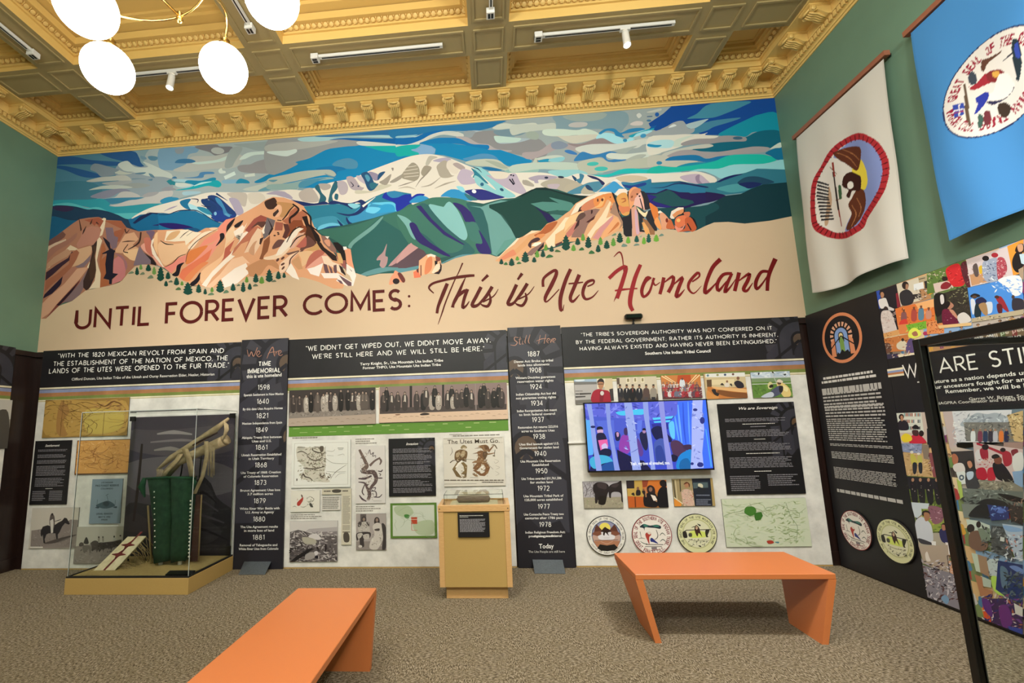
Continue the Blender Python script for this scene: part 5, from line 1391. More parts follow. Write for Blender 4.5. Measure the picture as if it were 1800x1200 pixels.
# ---- timeline panels
TY = -.062
def timeline(uL, vL, uR, vR, label, title, rows, ghosts, uc0, uc1, extra):
    x0 = onY(uL, vL, TY).x; x1 = onY(uR, vR, TY).x; cx = (x0 + x1) / 2
    root = empty('timeline_panel', (cx, TY, 0)); tag(root, label, 'panel')
    a = Art('Y', TY, (cx, 0, 0)); a.board(x0 - cx, .004, x1 - cx, ZP + .005, .022, '17151a', '211f26')
    for u, v, r in ghosts:
        q = onY(u, v, TY); arch(a, (q.x - cx, q.z), r, GHOST[:5] + ['211f26'])
    a.obj('panel_board', M_PAINT, root)
    t = Art('Y', TY - .0025, (cx, 0, 0)); t.draw(title)
    for cu, v, yr, l1, l2 in rows:
        k = (uR - uL) / 82.0
        dv = -(v - 770) * 0.0 ; sl = -.045 + (v - 600) / 400 * .04
        def ln(s, vv, half, cap, f):
            u0, u1 = cu - half, cu + half; f(s, u0, vv - sl * (u0 - cu) * -1, u1, vv - sl * (u1 - cu) * -1, vv - cap, W_)
        if yr[0].isdigit():
            t.capspx(yr, cu - 10, v + 4.3 - sl * 9, cu + 10, v + 4.3 + sl * 9, v - 3.4, W_, .12, .3)
        for i, s in enumerate((l1, l2)):
            if s:
                h = min(35, len(s) * 1.32); vv = v + 14.6 + i * 6.6 + (v - 600) * .004
                t.textpx(s, cu - h, vv - sl * h, cu + h, vv + sl * h, vv - 4.0 - sl * h, 'd9d6d2', .022)
    for f, args in extra: getattr(t, f)(*args)
    tag(t.obj('lettering', M_PAINT, root), kind='stuff')
    return root, x0, x1
T1ROWS = [(463.5, 680, '1598', 'Spanish Settlement in New Mexico', ''), (462, 704.8, '1640', 'By this date Utes Acquire Horses', ''), (460.8, 730, '1821', 'Mexican Independence from Spain', ''),
 (460, 755, '1849', 'Abiquiu Treaty first between', 'Utes and U.S.'), (459.5, 785.5, '1861', 'Uintah Reservation Established', 'in Utah Territory'), (458.5, 816.5, '1868', 'Ute Treaty of 1868: Creation', 'of Colorado Reservation'),
 (457.5, 847.5, '1873', 'Brunot Agreement: Utes lose', '3.7 million acres'), (456.5, 879.5, '1879', 'White River War: Battle with', 'U.S. Army at Agency'), (455.5, 911.5, '1880', 'The Ute Agreement results', 'in more loss of land'),
 (454.5, 943.5, '1881', 'Removal of Tabeguache and', 'White River Utes from Colorado')]
TI1 = '''
@ 400 570 2.667
l:1.9:4.3:2.5 a87a68 92,118 100,150 112,128 122,150 140,108
l:1.9:3.7:1.9 a87a68 138,148 152,132 144,124 136,140 146,152 160,144
l:1.9:4.3:2.5 a87a68 184,160 196,130 212,106 218,140 222,150
l:1.2:3.1:1.2 a87a68 190,136 208,130 226,128
l:1.9:3.7:1.9 a87a68 228,124 224,146 230,130 242,122
l:1.9:3.7:1.9 a87a68 238,142 252,128 244,122 238,138 248,146 258,140
'''
t1, ax0, ax1 = timeline(425, 603, 506.5, 599, 'left black timeline panel of years 1598 to 1881 standing beside the glass case', TI1, T1ROWS, [(505, 640, .62), (515, 770, .75)], 0, 0,
  [('capspx', ('TIME', 455, 643, 476, 642, 636, W_, .2, .35)), ('capspx', ('IMMEMORIAL', 436, 656, 492.5, 653.5, 649, W_, .2, .35)), ('textpx', ('this is ute homeland', 433.5, 664.5, 495, 661, 658.5, W_, .014))])
T2ROWS = [(938, 621.5, '1887', 'Dawes Act: Broke up tribal', 'lands into allotments'), (941.2, 650, '1908', 'Winters Doctrine guarantees', 'reservation water rights'), (942.3, 679, '1924', 'Indian Citizenship Act but did', 'not guarantee voting rights'),
 (944, 708, '1934', 'Indian Reorganization Act: meant', 'to limit federal control'), (945.8, 737, '1937', 'Restoration Act returns 222,016', 'acres to Southern Utes'), (947.8, 766.5, '1938', 'Utes filed lawsuit against U.S.', 'Government for stolen land'),
 (950, 796.5, '1940', 'Ute Mountain Ute Reservation', 'Established'), (951.8, 827, '1950', 'Ute Tribes awarded $31,761,206', 'for stolen land'), (955.5, 857.5, '1972', 'Ute Mountain Tribal Park of', '125,000 acres established'),
 (956, 889.5, '1977', 'Ute Comanche Peace Treaty two', 'centuries after 1786 pact'), (958.5, 921, '1978', 'Indian Religious Freedom Act:', 'protecting traditional')]
TI2 = '''
@ 880 570 2.667
l:1.9:4.3:1.9 b0826e 84,62 66,60 66,74 78,84 68,98 46,96
l:1.9:3.7:1.9 b0826e 92,58 88,90 96,92
l:1.2:3.1:1.2 b0826e 82,72 98,68
l:1.2:3.1:1.2 b0826e 104,76 102,92 108,90
l:1.9:3.7:1.2 b0826e 122,50 114,80 118,90
l:1.9:3.7:1.2 b0826e 138,48 130,78 136,90
l:1.9:4.3:2.5 b0826e 186,50 178,90
l:1.9:4.3:2.5 b0826e 212,46 204,90
l:1.2:3.1:1.2 b0826e 168,78 192,68 216,66
l:1.2:3.7:1.2 b0826e 218,82 230,70 222,66 216,80 226,88
l:1.2:3.1:1.2 b0826e 236,68 234,86 242,68 248,66
l:1.2:3.7:1.2 b0826e 246,82 258,70 250,66 244,80 254,86
'''
t2, bx0, bx1 = timeline(892, 582, 985, 577.5, 'right black timeline panel of years 1887 to Today standing beside the television panel', TI2, T2ROWS, [(905, 650, .62), (925, 790, .8)], 0, 0,
  [('textpx', ('religious practices', 935, 943.8, 980, 943.2, 940, 'd9d6d2', .022)), ('textpx', ('Today', 947.5, 963.5, 973.5, 963, 955.5, W_, .012)), ('textpx', ('The Ute People are still here', 929, 971.2, 993, 970.8, 967.2, 'b9b6b2', .012))])
def foot(cx, label):
    m = MB(); w = .17
    m.add([(cx - w, -.30, .006), (cx + w * .55, -.30, .006), (cx + w * .8, TY - .03, .10), (cx - w * .55, TY - .03, .10)], [(0, 1, 2, 3)])
    vs_ = [(x, y, z - .006) for x, y, z in m.v[-4:]]
    m.add(vs_, [(3, 2, 1, 0)]); m.add([m.v[0], m.v[1], m.v[5], m.v[4]], [(0, 3, 2, 1)]); m.add([m.v[1], m.v[2], m.v[6], m.v[5]], [(0, 3, 2, 1)]); m.add([m.v[2], m.v[3], m.v[7], m.v[6]], [(0, 3, 2, 1)]); m.add([m.v[3], m.v[0], m.v[4], m.v[7]], [(0, 3, 2, 1)])
    return m
def footplate(par, q):
    """bent steel foot: four photograph corners, front pair on the floor, back pair against the panel"""
    f0, f1 = onZ(*q[0], .004), onZ(*q[1], .004); b1, b0 = onY(*q[2], TY - .006), onY(*q[3], TY - .006)
    top = [f0, f1, b1, b0]; vs_ = [Vector(p) - par.location for p in top] + [Vector(p) - par.location + Vector((0, .004, -.004)) for p in top]
    m = MB().add(vs_, [(0, 1, 2, 3), (7, 6, 5, 4), (0, 4, 5, 1), (1, 5, 6, 2), (2, 6, 7, 3), (3, 7, 4, 0)])
    o = m.obj('foot_plate', M_STEEL, par); o['label'] = 'brushed steel foot plate'
footplate(t1, [(419, 1009.5), (465.5, 1009.5), (476.5, 986.5), (429.5, 986.5)])
footplate(t2, [(940, 1007.5), (994, 1008), (989, 983.5), (936, 983)])

# ------------------------------------------------------------------ prints on the panels
def prt(name, label, cat, c, src='', face='d8d4cc', th=.009, plane='Y', val=None, group=None, edge='6b6660', mat_=None, post=None, frame=None):
    val = (PFACE - .0135 if plane == 'Y' else XR - .0485) if val is None else val
    f = (lambda u, v: onY(u, v, val)) if plane == 'Y' else (lambda u, v: onX(u, v, val))
    a0 = f(c[0], c[1]); b0 = f(c[2], c[3]); mid = (a0 + b0) / 2
    a = Art(plane, val, mid); p = a.w2l0(a0); q = a.w2l0(b0)
    x0, x1 = sorted((p[0] - a.o[0], q[0] - a.o[0])); y0, y1 = sorted((p[1] - a.o[1], q[1] - a.o[1]))
    a.board(x0, y0, x1, y1, th, edge, face); a.draw(src)
    if post: post(a)
    o = a.obj(name, mat_ or M_PAINT); tag(o, label, cat, group); return o
def crowd(n, cols, y, h, x0=6, x1=94, rows=1, skin='9c8478', jit=3):
    s = ''
    for r in range(rows):
        for i in range(n):
            x = x0 + (x1 - x0) * (i + .5 * (r % 2) + .25) / n
            s += 'f %s/%s/2a211e/%s %.1f,%.1f,%.1f\n' % (random.choice(cols), skin, random.choice(cols), x, y + r * h * .18 + random.uniform(-1, 1), h + random.uniform(-jit, jit))
    return s
def mapl(n, col, w=.5, dark=None):
    s = ''
    for i in range(n):
        x, y = random.uniform(4, 80), random.uniform(6, 92); p = [(x, y)]
        d = random.uniform(0, 6.28)
        for k in range(5):
            d += random.uniform(-.8, .8); x += 7 * math.cos(d); y += 7 * math.sin(d); p.append((min(max(x, 1), 99), min(max(y, 1), 99)))
        s += 'l:%.2f:%.2f:%.2f %s ' % (w, w * 2, w, col if not dark or random.random() < .6 else dark) + ' '.join('%.1f,%.1f' % q for q in p) + '\n'
    return s
prt('map_print', 'old yellow-brown map print at the top left of the left panel', 'map', (80, 703, 223, 765), 's b08d4a 3,5 60,8 96,12 97,90 50,95 4,92\nn 9c7c3c/b89858/a88a46/8c6c38 3,4,97,94,150,3.5\nn 7c5a30/94703c 20,4,34,94,40,2.4\nn 8a6440/b88c58 60,6,96,34,40,3\nn 8a6c38/6b4e2c 42,50,88,92,50,2.4\ns 9c7440 20,5 30,30 24,60 30,95 18,90 16,40\ns b9a050 50,30 92,40 90,85 55,90\n' + mapl(26, '5e4424', .4, '83622e') + 'k:.5:.5 6b4c26 22,2 22,98\nk:.5:.5 6b4c26 72,40 72,98\nl:1:3:1 6b4a28 62,12 72,22 82,10 92,20', '94743a')
prt('map_print', 'orange parchment map print with dark edge on the left panel', 'map', (136, 774, 227.5, 832), 's d29a55 2,4 50,2 98,3 97,50 98,96 50,97 2,95\nn c48a48/dca868/b87c40/e0b078 3,4,97,95,130,3.5\nr 5a3820 0,0,100,1.6\nr 5a3820 0,97,100,100\nr 5a3820 0,0,1.2,100\nr 5a3820 98.8,0,100,100\n' + mapl(34, '84522a', .4, 'a06a34'), 'b97c3e', edge='2c1d14')
prt('photo_print', 'black and white photo print of a rider on a dark horse', 'photo', (57, 893, 133, 963), '''@ 50 880 9.474
p 857b76 50,495 300,460 600,380 700,310 870,320 790,780 30,790
n 958b86/786e69 60,480,780,770,60,26
p 231f22 205,500 240,430 320,405 370,420 440,400 500,360 560,330 600,280 640,290 690,380 670,395 610,370 560,430 520,520 490,560 490,650 500,690 455,690 465,640 450,540 340,540 300,560 270,640 285,710 250,700 245,620 240,560 225,600 205,570
s 5a504c 360,260 390,210 430,250 440,340 430,440 380,450 350,380
e 2c2424 398,225,18,22
p c9c4bc 360,330 410,300 420,360 410,530 375,540 370,440
l:6:12:6 231f22 440,340 500,325 545,305
s 4c4441 270,700 450,640 600,600 780,560 780,580 620,630 450,700 290,715
l:4:12:4 5a524e 500,690 600,650 680,620
r d8d4cc 30,762,240,784''', 'bfb8ad')
prt('photo_print', 'black and white photo print of a line of riders on horseback', 'photo', (134, 926, 218, 990), '''@ 50 880 9.474
p 8a817b 770,760 900,740 1200,700 1560,640 1560,1050 740,1050
n 978e88/7a716c 760,860,1500,1030,60,30
s 4c4642 840,730 870,690 910,700 920,740 860,760
s 3c3835 920,700 965,600 1005,690 980,720
s 6b635e 900,760 960,740 1040,760 1040,850 1020,880 1000,800 930,870
s 4a423f 1040,700 1100,660 1160,680 1170,760 1140,860 1120,800 1060,840 1050,760
s 3f3836 1160,700 1260,690 1400,680 1540,650 1520,740 1400,780 1380,850 1360,790 1260,800 1250,860 1230,800 1180,850 1160,780
e 3a3230 1172,605,14,16
e 3a3230 1240,602,12,14
e 2a2424 1428,595,12,18
e 2a2424 1532,580,14,14
p a8a8a0 1410,615 1450,615 1450,660 1410,660
p b8b0a8 1515,595 1550,595 1550,640 1515,640
p 8a827a 1155,620 1190,620 1185,680 1160,680
p 8a827a 1228,616 1256,616 1256,680 1232,680
n 2c2624/5c5450 860,690,1540,850,60,22''', 'b5b0a4')
def dark_text(c, title, label, ghost=None, blocks=None, name='text_board', **kw):
    def post(a):
        x0, y0, x1, y1 = a.R; w, h = x1 - x0, y1 - y0
        if ghost: arch(a, (x0 + w * ghost[0], y1 - h * ghost[1]), w * ghost[2], ['33323b', '2c2b33', '302f38', '5a432e', '28272e', '131215'])
        if title: a.text(title[0], (x0 + w * title[1], y1 - h * title[3]), (x0 + w * title[2], y1 - h * title[3]), h * title[4], 'dedad4', .012, .35)
        for b in blocks: a.bars(*b[:4], b[4], b[5] if len(b) > 5 else '77747a', .5, .3, len(b) > 6)
    return prt(name, label, 'text board', c, '', '131215', edge='0b0a0c', post=post, **kw)
dark_text((62.5, 775, 116, 886), ('Settlement', .28, .68, .095, .035), 'black text board on the left panel between wood wainscot and orange map', None,
  [(10, 14, 90, 18, 2), (10, 22, 90, 28, 3), (10, 31, 90, 37, 3), (10, 40, 90, 56, 7), (10, 59, 90, 73, 6), (40, 75, 60, 76.5, 1, 'c8c4be', 1), (6, 79, 42, 95, 6), (52, 79, 88, 95, 6)])
def bluepost(a):
    x0, y0, x1, y1 = a.R; w, h = x1 - x0, y1 - y0; T = lambda s, f0, f1, v, c: a.text(s, (x0 + w * f0, y1 - h * v), (x0 + w * f1, y1 - h * v), h * c, '1f3038', .02)
    T('UTE INDIANS', .3, .68, .10, .035); T('PIKE FOREST RESERVE', .12, .88, .17, .042); T('COLORADO', .3, .7, .235, .035)
    T('LEGAL SEASON', .22, .74, .80, .04); T('MAY 9, 1902', .3, .68, .87, .035); T('FREE', .4, .6, .93, .03)
prt('notice_sheet', 'blue-grey printed notice sheet below the orange map', 'poster', (162.5, 842, 210.5, 919.5), 's 3f5560 18,60 40,52 60,50 80,60 60,66 40,66\ns 2c3f48 40,56 50,50 62,56 52,62\nk:1:1 2c3f48 58,52 52,38\nk:1:1 2c3f48 48,38 56,34\nk:1:1 2c3f48 22,64 22,46\nk:1:1 2c3f48 80,64 80,48\ns 2c3f48 16,64 28,62 28,66\ns 2c3f48 74,64 86,62 86,66', '7c8d9a', post=bluepost)
# middle panel
def grp(kind):
    K = 4.557; out = '@ 505 670 %.3f\n' % K
    if kind == 0:
        out += 'p 4e4440 10,70 705,40 705,262 10,298\np 3a3230 10,70 705,40 705,130 400,150 10,130\np 847a72 20,250 350,235 705,225 705,262 10,298\nn 9a9088/6b625c 20,240,700,275,60,12\n'
        P = [(48, 108, 252, 'd'), (98, 118, 246, 'd'), (152, 108, 246, 'w'), (190, 86, 246, 'k'), (243, 86, 246, 'g'), (290, 98, 240, 'w'), (318, 84, 236, 'w'), (348, 84, 236, 'd'), (383, 92, 232, 'w'), (430, 66, 236, 'k'), (487, 68, 230, 'k'), (522, 88, 230, 'p'), (548, 78, 226, 'd'), (575, 88, 228, 'w'), (605, 80, 226, 'g'), (632, 84, 224, 'g'), (682, 70, 226, 'k')]
        out2 = 'p a9988a 10,298 705,262 705,345 10,362\n'
        yb = lambda x: 330 - x * .035
    else:
        out += 'p 84706c 740,42 1760,5 1758,226 740,262\np 231d1c 980,34 1000,33 1000,250 980,250\np 231d1c 1240,25 1256,24 1256,240 1240,240\np 4a403e 740,215 1758,180 1758,226 740,262\np 8a7c78 1503,12 1510,12 1516,228 1508,228\n'
        P = [(795, 50, 235, 'k'), (770, 90, 240, 'd'), (836, 90, 236, 'p'), (885, 86, 232, 'd'), (942, 86, 232, 'p'), (1036, 80, 230, 'd'), (1090, 76, 228, 'k'), (1112, 50, 200, 'p'), (1160, 92, 226, 'w'), (1182, 36, 200, 'k'), (1212, 90, 226, 'w'), (1285, 74, 220, 'p'), (1318, 40, 200, 'k'), (1330, 100, 218, 'w'), (1356, 70, 210, 'd'), (1398, 66, 205, 'd'), (1436, 30, 200, 'k'), (1475, 70, 212, 'p'), (1550, 40, 206, 'k'), (1575, 14, 190, 'k'), (1608, 60, 210, 'd'), (1655, 56, 205, 'k'), (1694, 28, 200, 'k'), (1718, 60, 205, 'd')]
        out2 = 'p d0b49c 728,264 1775,228 1778,308 728,338\ns 2c2220 1065,262 1100,252 1138,258 1130,268 1075,272\ns 6b4a3a 865,266 900,262 905,268 875,272\n'
        yb = lambda x: 300 - (x - 730) * .033
    C = {'d': ('3a3230', '5a4f4a'), 'k': ('1d1918', '2c2624'), 'w': ('a0968c', 'c3bab0'), 'g': ('5a504a', '6f645c'), 'p': ('3c3432', 'b9b0a6')}
    for x, y, b, c in P:
        c1, c2 = C[c]; h = b - y; w = 21 if kind == 0 else 25
        out += 's %s %d,%d %d,%d %d,%d %d,%d %d,%d %d,%d\n' % (c1, x - w * .55, y + 22, x + w * .55, y + 22, x + w, y + h * .45, x + w * .7, b - 4, x - w * .7, b - 4, x - w, y + h * .45)
        out += 'p %s %d,%d %d,%d %d,%d %d,%d\n' % (c2, x - 5, y + 26, x + 7, y + 26, x + 9, y + h * .55, x - 7, y + h * .5)
        if c == 'w': out += 'n 5c524c/d3cac0 %d,%d,%d,%d,9,9\n' % (x - w * .6, y + 28, x + w * .6, b - 20)
        out += 'e 1a1514 %d,%d,10,13\ne 9a8476 %d,%d,7,9.5\n' % (x, y + 10, x, y + 12)
        out += 'e b09a8c %d,%d,5,4\n' % (x + random.randint(-8, 8), y + h * .5)
    out += out2
    x = 30 if kind == 0 else 760
    while x < (690 if kind == 0 else 1740):
        y = yb(x) + random.uniform(-16, 10); out += 'l:1:3:1 7a6a58 %d,%d %d,%d %d,%d\n' % (x, y, x + 14, y - 4, x + 32, y); x += 44
    return out
prt('group_photo', 'left old sepia group photograph of standing people over a signature strip', 'photo', (508.5, 686, 660.5, 744.5), grp(0), 'a9988a')
prt('group_photo', 'right old sepia group photograph made of four seated groups', 'photo', (666, 680, 893.5, 736), grp(1), 'd0b49c')
random.seed(11)
def band(a):
    x0, y0, x1, y1 = a.R
    for r, v in ((0, .35), (1, .75)):
        for i in range(13):
            x = x0 + (x1 - x0) * (.03 + i * .074 + (.03 if r else 0)); a.bars(0, 0, 0, 0, 1, 'c8d0a0')
    a.n += 1
gb = prt('name_band', 'long green band of small names under the two old group photographs', 'label', (507.8, 749, 894, 756.5), ''.join('b a9bc7c %.1f,%.1f,%.1f,%.1f,1\n' % (x, y + random.uniform(-8, 8), x + random.uniform(2.2, 4), y + 8) for r, y in ((0, 22), (1, 62)) for x in [2 + r * 3.2 + i * 6.9 for i in range(14)]), '5e8a34', th=.002, val=PFACE - .003)
# the band is 19 px tall: rebuild size by real height
prt('map_print', 'large white survey map print in black frame on the middle panel', 'map', (513.5, 775, 616, 855.5), '''r b9b6ae 4,5,96,5.8
r b9b6ae 4,94,96,94.8
r b9b6ae 4,5,4.8,94
r b9b6ae 95.2,5,96,94
@ 505 765 8.571
s c3beb0 150,170 300,180 540,170 580,300 580,460 560,600 640,700 400,690 200,640 260,500 150,360
n 9a9484/aeb09c/87806e/b8b4a4 160,170,570,690,150,26
n 6b6152/8a8272 300,250,580,530,80,22
n 6b5a4c/8a7a68 480,570,660,700,26,20
l:6:18:10:6 4c443c 390,180 380,220 440,250 500,260 520,220 480,180 400,175
s 5c5348 490,170 545,165 540,240 500,240
l:10:16:10 6b6158 150,260 220,240 300,280
l:10:20:10 6b6056 300,310 380,370 470,370 530,320
l:8:18:8 5c534a 240,490 330,500 430,500 560,470
l:10:22:14:10 544b44 215,630 240,580 270,620 340,640 380,680
l:8:16:8 5c534a 490,560 520,620 570,580
s 5c534a 140,650 155,655 150,685 138,680
l:3:4:3 8a8780 580,160 570,320 640,390 720,420 910,425
l:3:4:3 8a8780 590,540 720,550 880,545
l:3:6:3 7a776f 650,660 720,560 800,500 890,440
l:3:4:3 9a978f 590,230 680,240 720,210
l:3:4:3 9a978f 600,300 700,310
l:3:4:3 9a978f 760,300 840,280 860,300
l:3:4:3 9a978f 720,640 780,580 870,570
k:6:6 6b6860 760,190 850,190
k:4:4 6b6860 770,212 840,212
k:8:8 6b6860 155,180 270,178
k:4:4 8a8780 160,205 260,203''', 'd9d9d2', edge='2b2825')
prt('drawing_print', 'tall ink drawing print of a winding snake-like ravine', 'drawing', (625.5, 784, 677.5, 884), '''@ 600 770 6
l:24:30:34:46:44 6a5850 190,120 220,180 260,260 265,300 220,340
l:44:40:50:40 5a4a48 215,345 270,360 340,360 370,420
l:40:36:30:26 5e4e4c 370,410 360,460 320,510 300,550
l:14:30:36:30 5e4e4c 250,480 280,540 300,590 280,650
l:26:20:18 6a5a56 300,290 350,240 410,205
l:16:22:10 6a5a56 400,210 420,240 405,280
l:12:24:18 54464a 180,425 250,425 320,395
l:8:18:10 54464a 180,462 240,470 280,500
l:10:14:10 5a4c4c 250,480 220,560 240,600
l:10:20:10 54464a 190,600 220,640 265,665
l:8:12:8 54464a 310,560 360,560 370,610 340,620
l:8:12:6 4c4044 350,620 400,620 430,590
l:8:14:8 4c4044 385,420 410,420 435,420
l:8:14:8 4c4044 385,345 420,350 435,330
l:6:10:6 4c4044 395,370 415,380 405,400
l:6:9:6 5a5054 280,165 300,120 310,170 340,150 330,190 360,180 360,205
l:4:12:4 54464a 310,530 360,520 350,550
n 3f3436/8a7a70/a89a90 200,150,270,360,34,12
n 3f3436/8a7a70/a89a90 220,330,380,440,34,12
n 3f3436/8a7a70/a89a90 260,450,340,650,34,12
k:3:3 8a8078 335,660 425,660''', 'cfcac6')
prt('sketch_print', 'small sketch print with a red scribble under the survey map', 'drawing', (511.5, 862, 562, 899), '''@ 505 765 8.571
s a83a30 150,1010 200,960 240,930 235,980 200,1040 180,1060 150,1055
s 6b5a50 205,890 235,910 220,940
l:3:8:4 6b6a5c 300,960 340,920 400,960 370,1000 310,990
l:3:6:3 7a7868 290,980 330,1010 360,960
s 4c4a44 330,1030 360,1020 390,1080 350,1075
l:3:7:3 4c4a44 80,1080 110,1065 140,1080
l:3:7:3 4c4a44 200,1075 250,1080 290,1060
n 6b6a5c/8a887a 290,930,400,1080,26,12
n 6b5a50/a83a30 150,930,240,1060,12,10
k:4:4 9a968a 150,830 410,830''', 'd6d2c6')
prt('caption_sheet', 'small typed caption sheet beside the newspaper masthead', 'label', (566, 872, 598, 896), 'b 7a766e 4,6,96,94,7', 'cfcac2', th=.003)
def newsp(a): pass
na = prt('newspaper_column', 'narrow newspaper clipping column hanging beside the landscape photo', 'clipping', (600.5, 868, 617.5, 957), 'b 8f897c 12,4,88,60,26\nb 8f897c 12,62,88,72,4\ns 4c463f 20,80 50,74 80,82 76,94 30,94\nb 6b655a 12,74,88,78,1', 'c9c2af')
prt('newspaper_heading', 'wide newspaper masthead clipping above the narrow clipping column', 'clipping', (566, 859, 617.5, 868), 's 4c463f 34,30 50,10 66,30 60,70 40,70\nb 57514a 6,30,30,70,1\nb 57514a 70,30,94,70,1', 'c4bda9')
prt('photo_print', 'black and white photo print of people on a rocky valley slope', 'photo', (509.7, 916, 593, 986.5), '''@ 505 900 12.63
p a9a2a2 480,370 760,350 1110,325 1110,520 700,480 400,430
p 7f7778 700,440 1110,420 1110,540 800,500
p 5f5858 60,440 240,390 400,430 560,480 760,520 1110,520 1110,1110 50,1110
n 3c3636/8a8284/a9a2a0/5c5454/c3bcba 70,440,1100,1090,330,46
n 2a2526/4c4546 60,560,560,1090,70,50
s cbc5c4 470,540 560,480 660,480 750,570 720,610 600,600
s a8a394 330,560 500,560 640,620 620,700 400,700
p 1f1b1c 60,1100 200,980 400,860 560,780 560,820 420,930 220,1060 140,1110
p 2a2425 60,790 180,780 170,800 60,830
s c9c2c4 600,880 660,860 690,910 640,960 600,940
s 1f1c24 620,980 680,960 680,1020 620,1010
s 2a2426 650,760 700,790 700,830 660,820
s 2a2426 840,700 880,740 860,860 830,850
l:4:10:4 d9d4d2 330,430 400,480 430,530
s 9a9490 400,960 500,890 600,900 600,1010 420,1060''', 'c6c1bd')
prt('photo_print', 'black and white portrait print of a couple in fringed clothing', 'photo', (626, 903, 678.8, 966), '''@ 600 770 6
p a39a96 150,800 470,800 480,1100 150,1100
r 5a5250 200,800,262,900
p 8a817c 150,1090 480,1080 480,1180 150,1180
s 3a3434 215,840 238,822 262,840 258,890 220,890
e 8a786c 238,855,14,18
s b5aea6 175,920 215,885 262,880 285,910 300,980 250,1000 190,990
s 4c4543 185,880 215,890 200,930 175,930
s 4c4543 262,885 295,890 290,930
s 3c3636 165,1000 300,990 300,1050 240,1060 240,1140 200,1140 190,1060 165,1080
s b5aea6 170,1010 220,1000 210,1040 180,1060
s b5aea6 230,1020 290,1010 290,1060 240,1060
e c9c2bc 200,1140,20,14
s 3a3232 350,850 375,830 400,850 400,900 350,900
e 8a786c 376,862,14,20
s c3bcb4 330,930 375,890 420,910 445,980 440,1060 380,1170 300,1160 310,1080 350,1010
s 4a4340 350,960 400,950 400,975 360,975
s 3c3636 425,900 470,940 470,1150 430,1170 440,1040
n 8a827c/d8d2ca/6b6460 310,1000,430,1150,36,10
n 8a827c/d8d2ca/4c4644 175,890,295,1050,30,10''', '938a86')
dark_text((683, 771, 766.5, 871), ('Invasion', .38, .64, .12, .045), 'black text board with ghost arch on the middle panel', (.93, .2, .34),
  [(9, 18, 93, 26, 4), (9, 28, 93, 39, 5), (9, 41, 93, 46, 2), (9, 48, 93, 60, 5), (9, 62, 93, 70, 4), (9, 73, 93, 84, 5), (9, 86, 93, 95, 4)])
prt('map_print', 'small map print in green frame with a red block below the middle text board', 'map', (686, 884.5, 768.5, 945), 'r c2c9ba 5,6,95,94\ns a8b596 10,10 40,8 50,30 30,40 12,30\ns a8b596 50,60 90,50 92,88 60,90\ns 3f7a34 30,34 36,32 42,36 38,44 32,42\nr b0452c 45,40,58,60\nk:1:1 d9d9c8 45,47 58,47\nk:1:1 b0452c 46,60 46,78\nk:1:1 b0452c 46,78 58,78\n' + mapl(10, '93a086', .4), '55782f', edge='3b5a24')
def mustgo(a):
    x0, y0, x1, y1 = a.body[:4]; w, h = x1 - x0, y1 - y0
    a.text('The Utes Must Go.', (x0 + w * .07, y1 - h * .125), (x0 + w * .93, y1 - h * .125), h * .085, '4b3c30', .004)
    pass
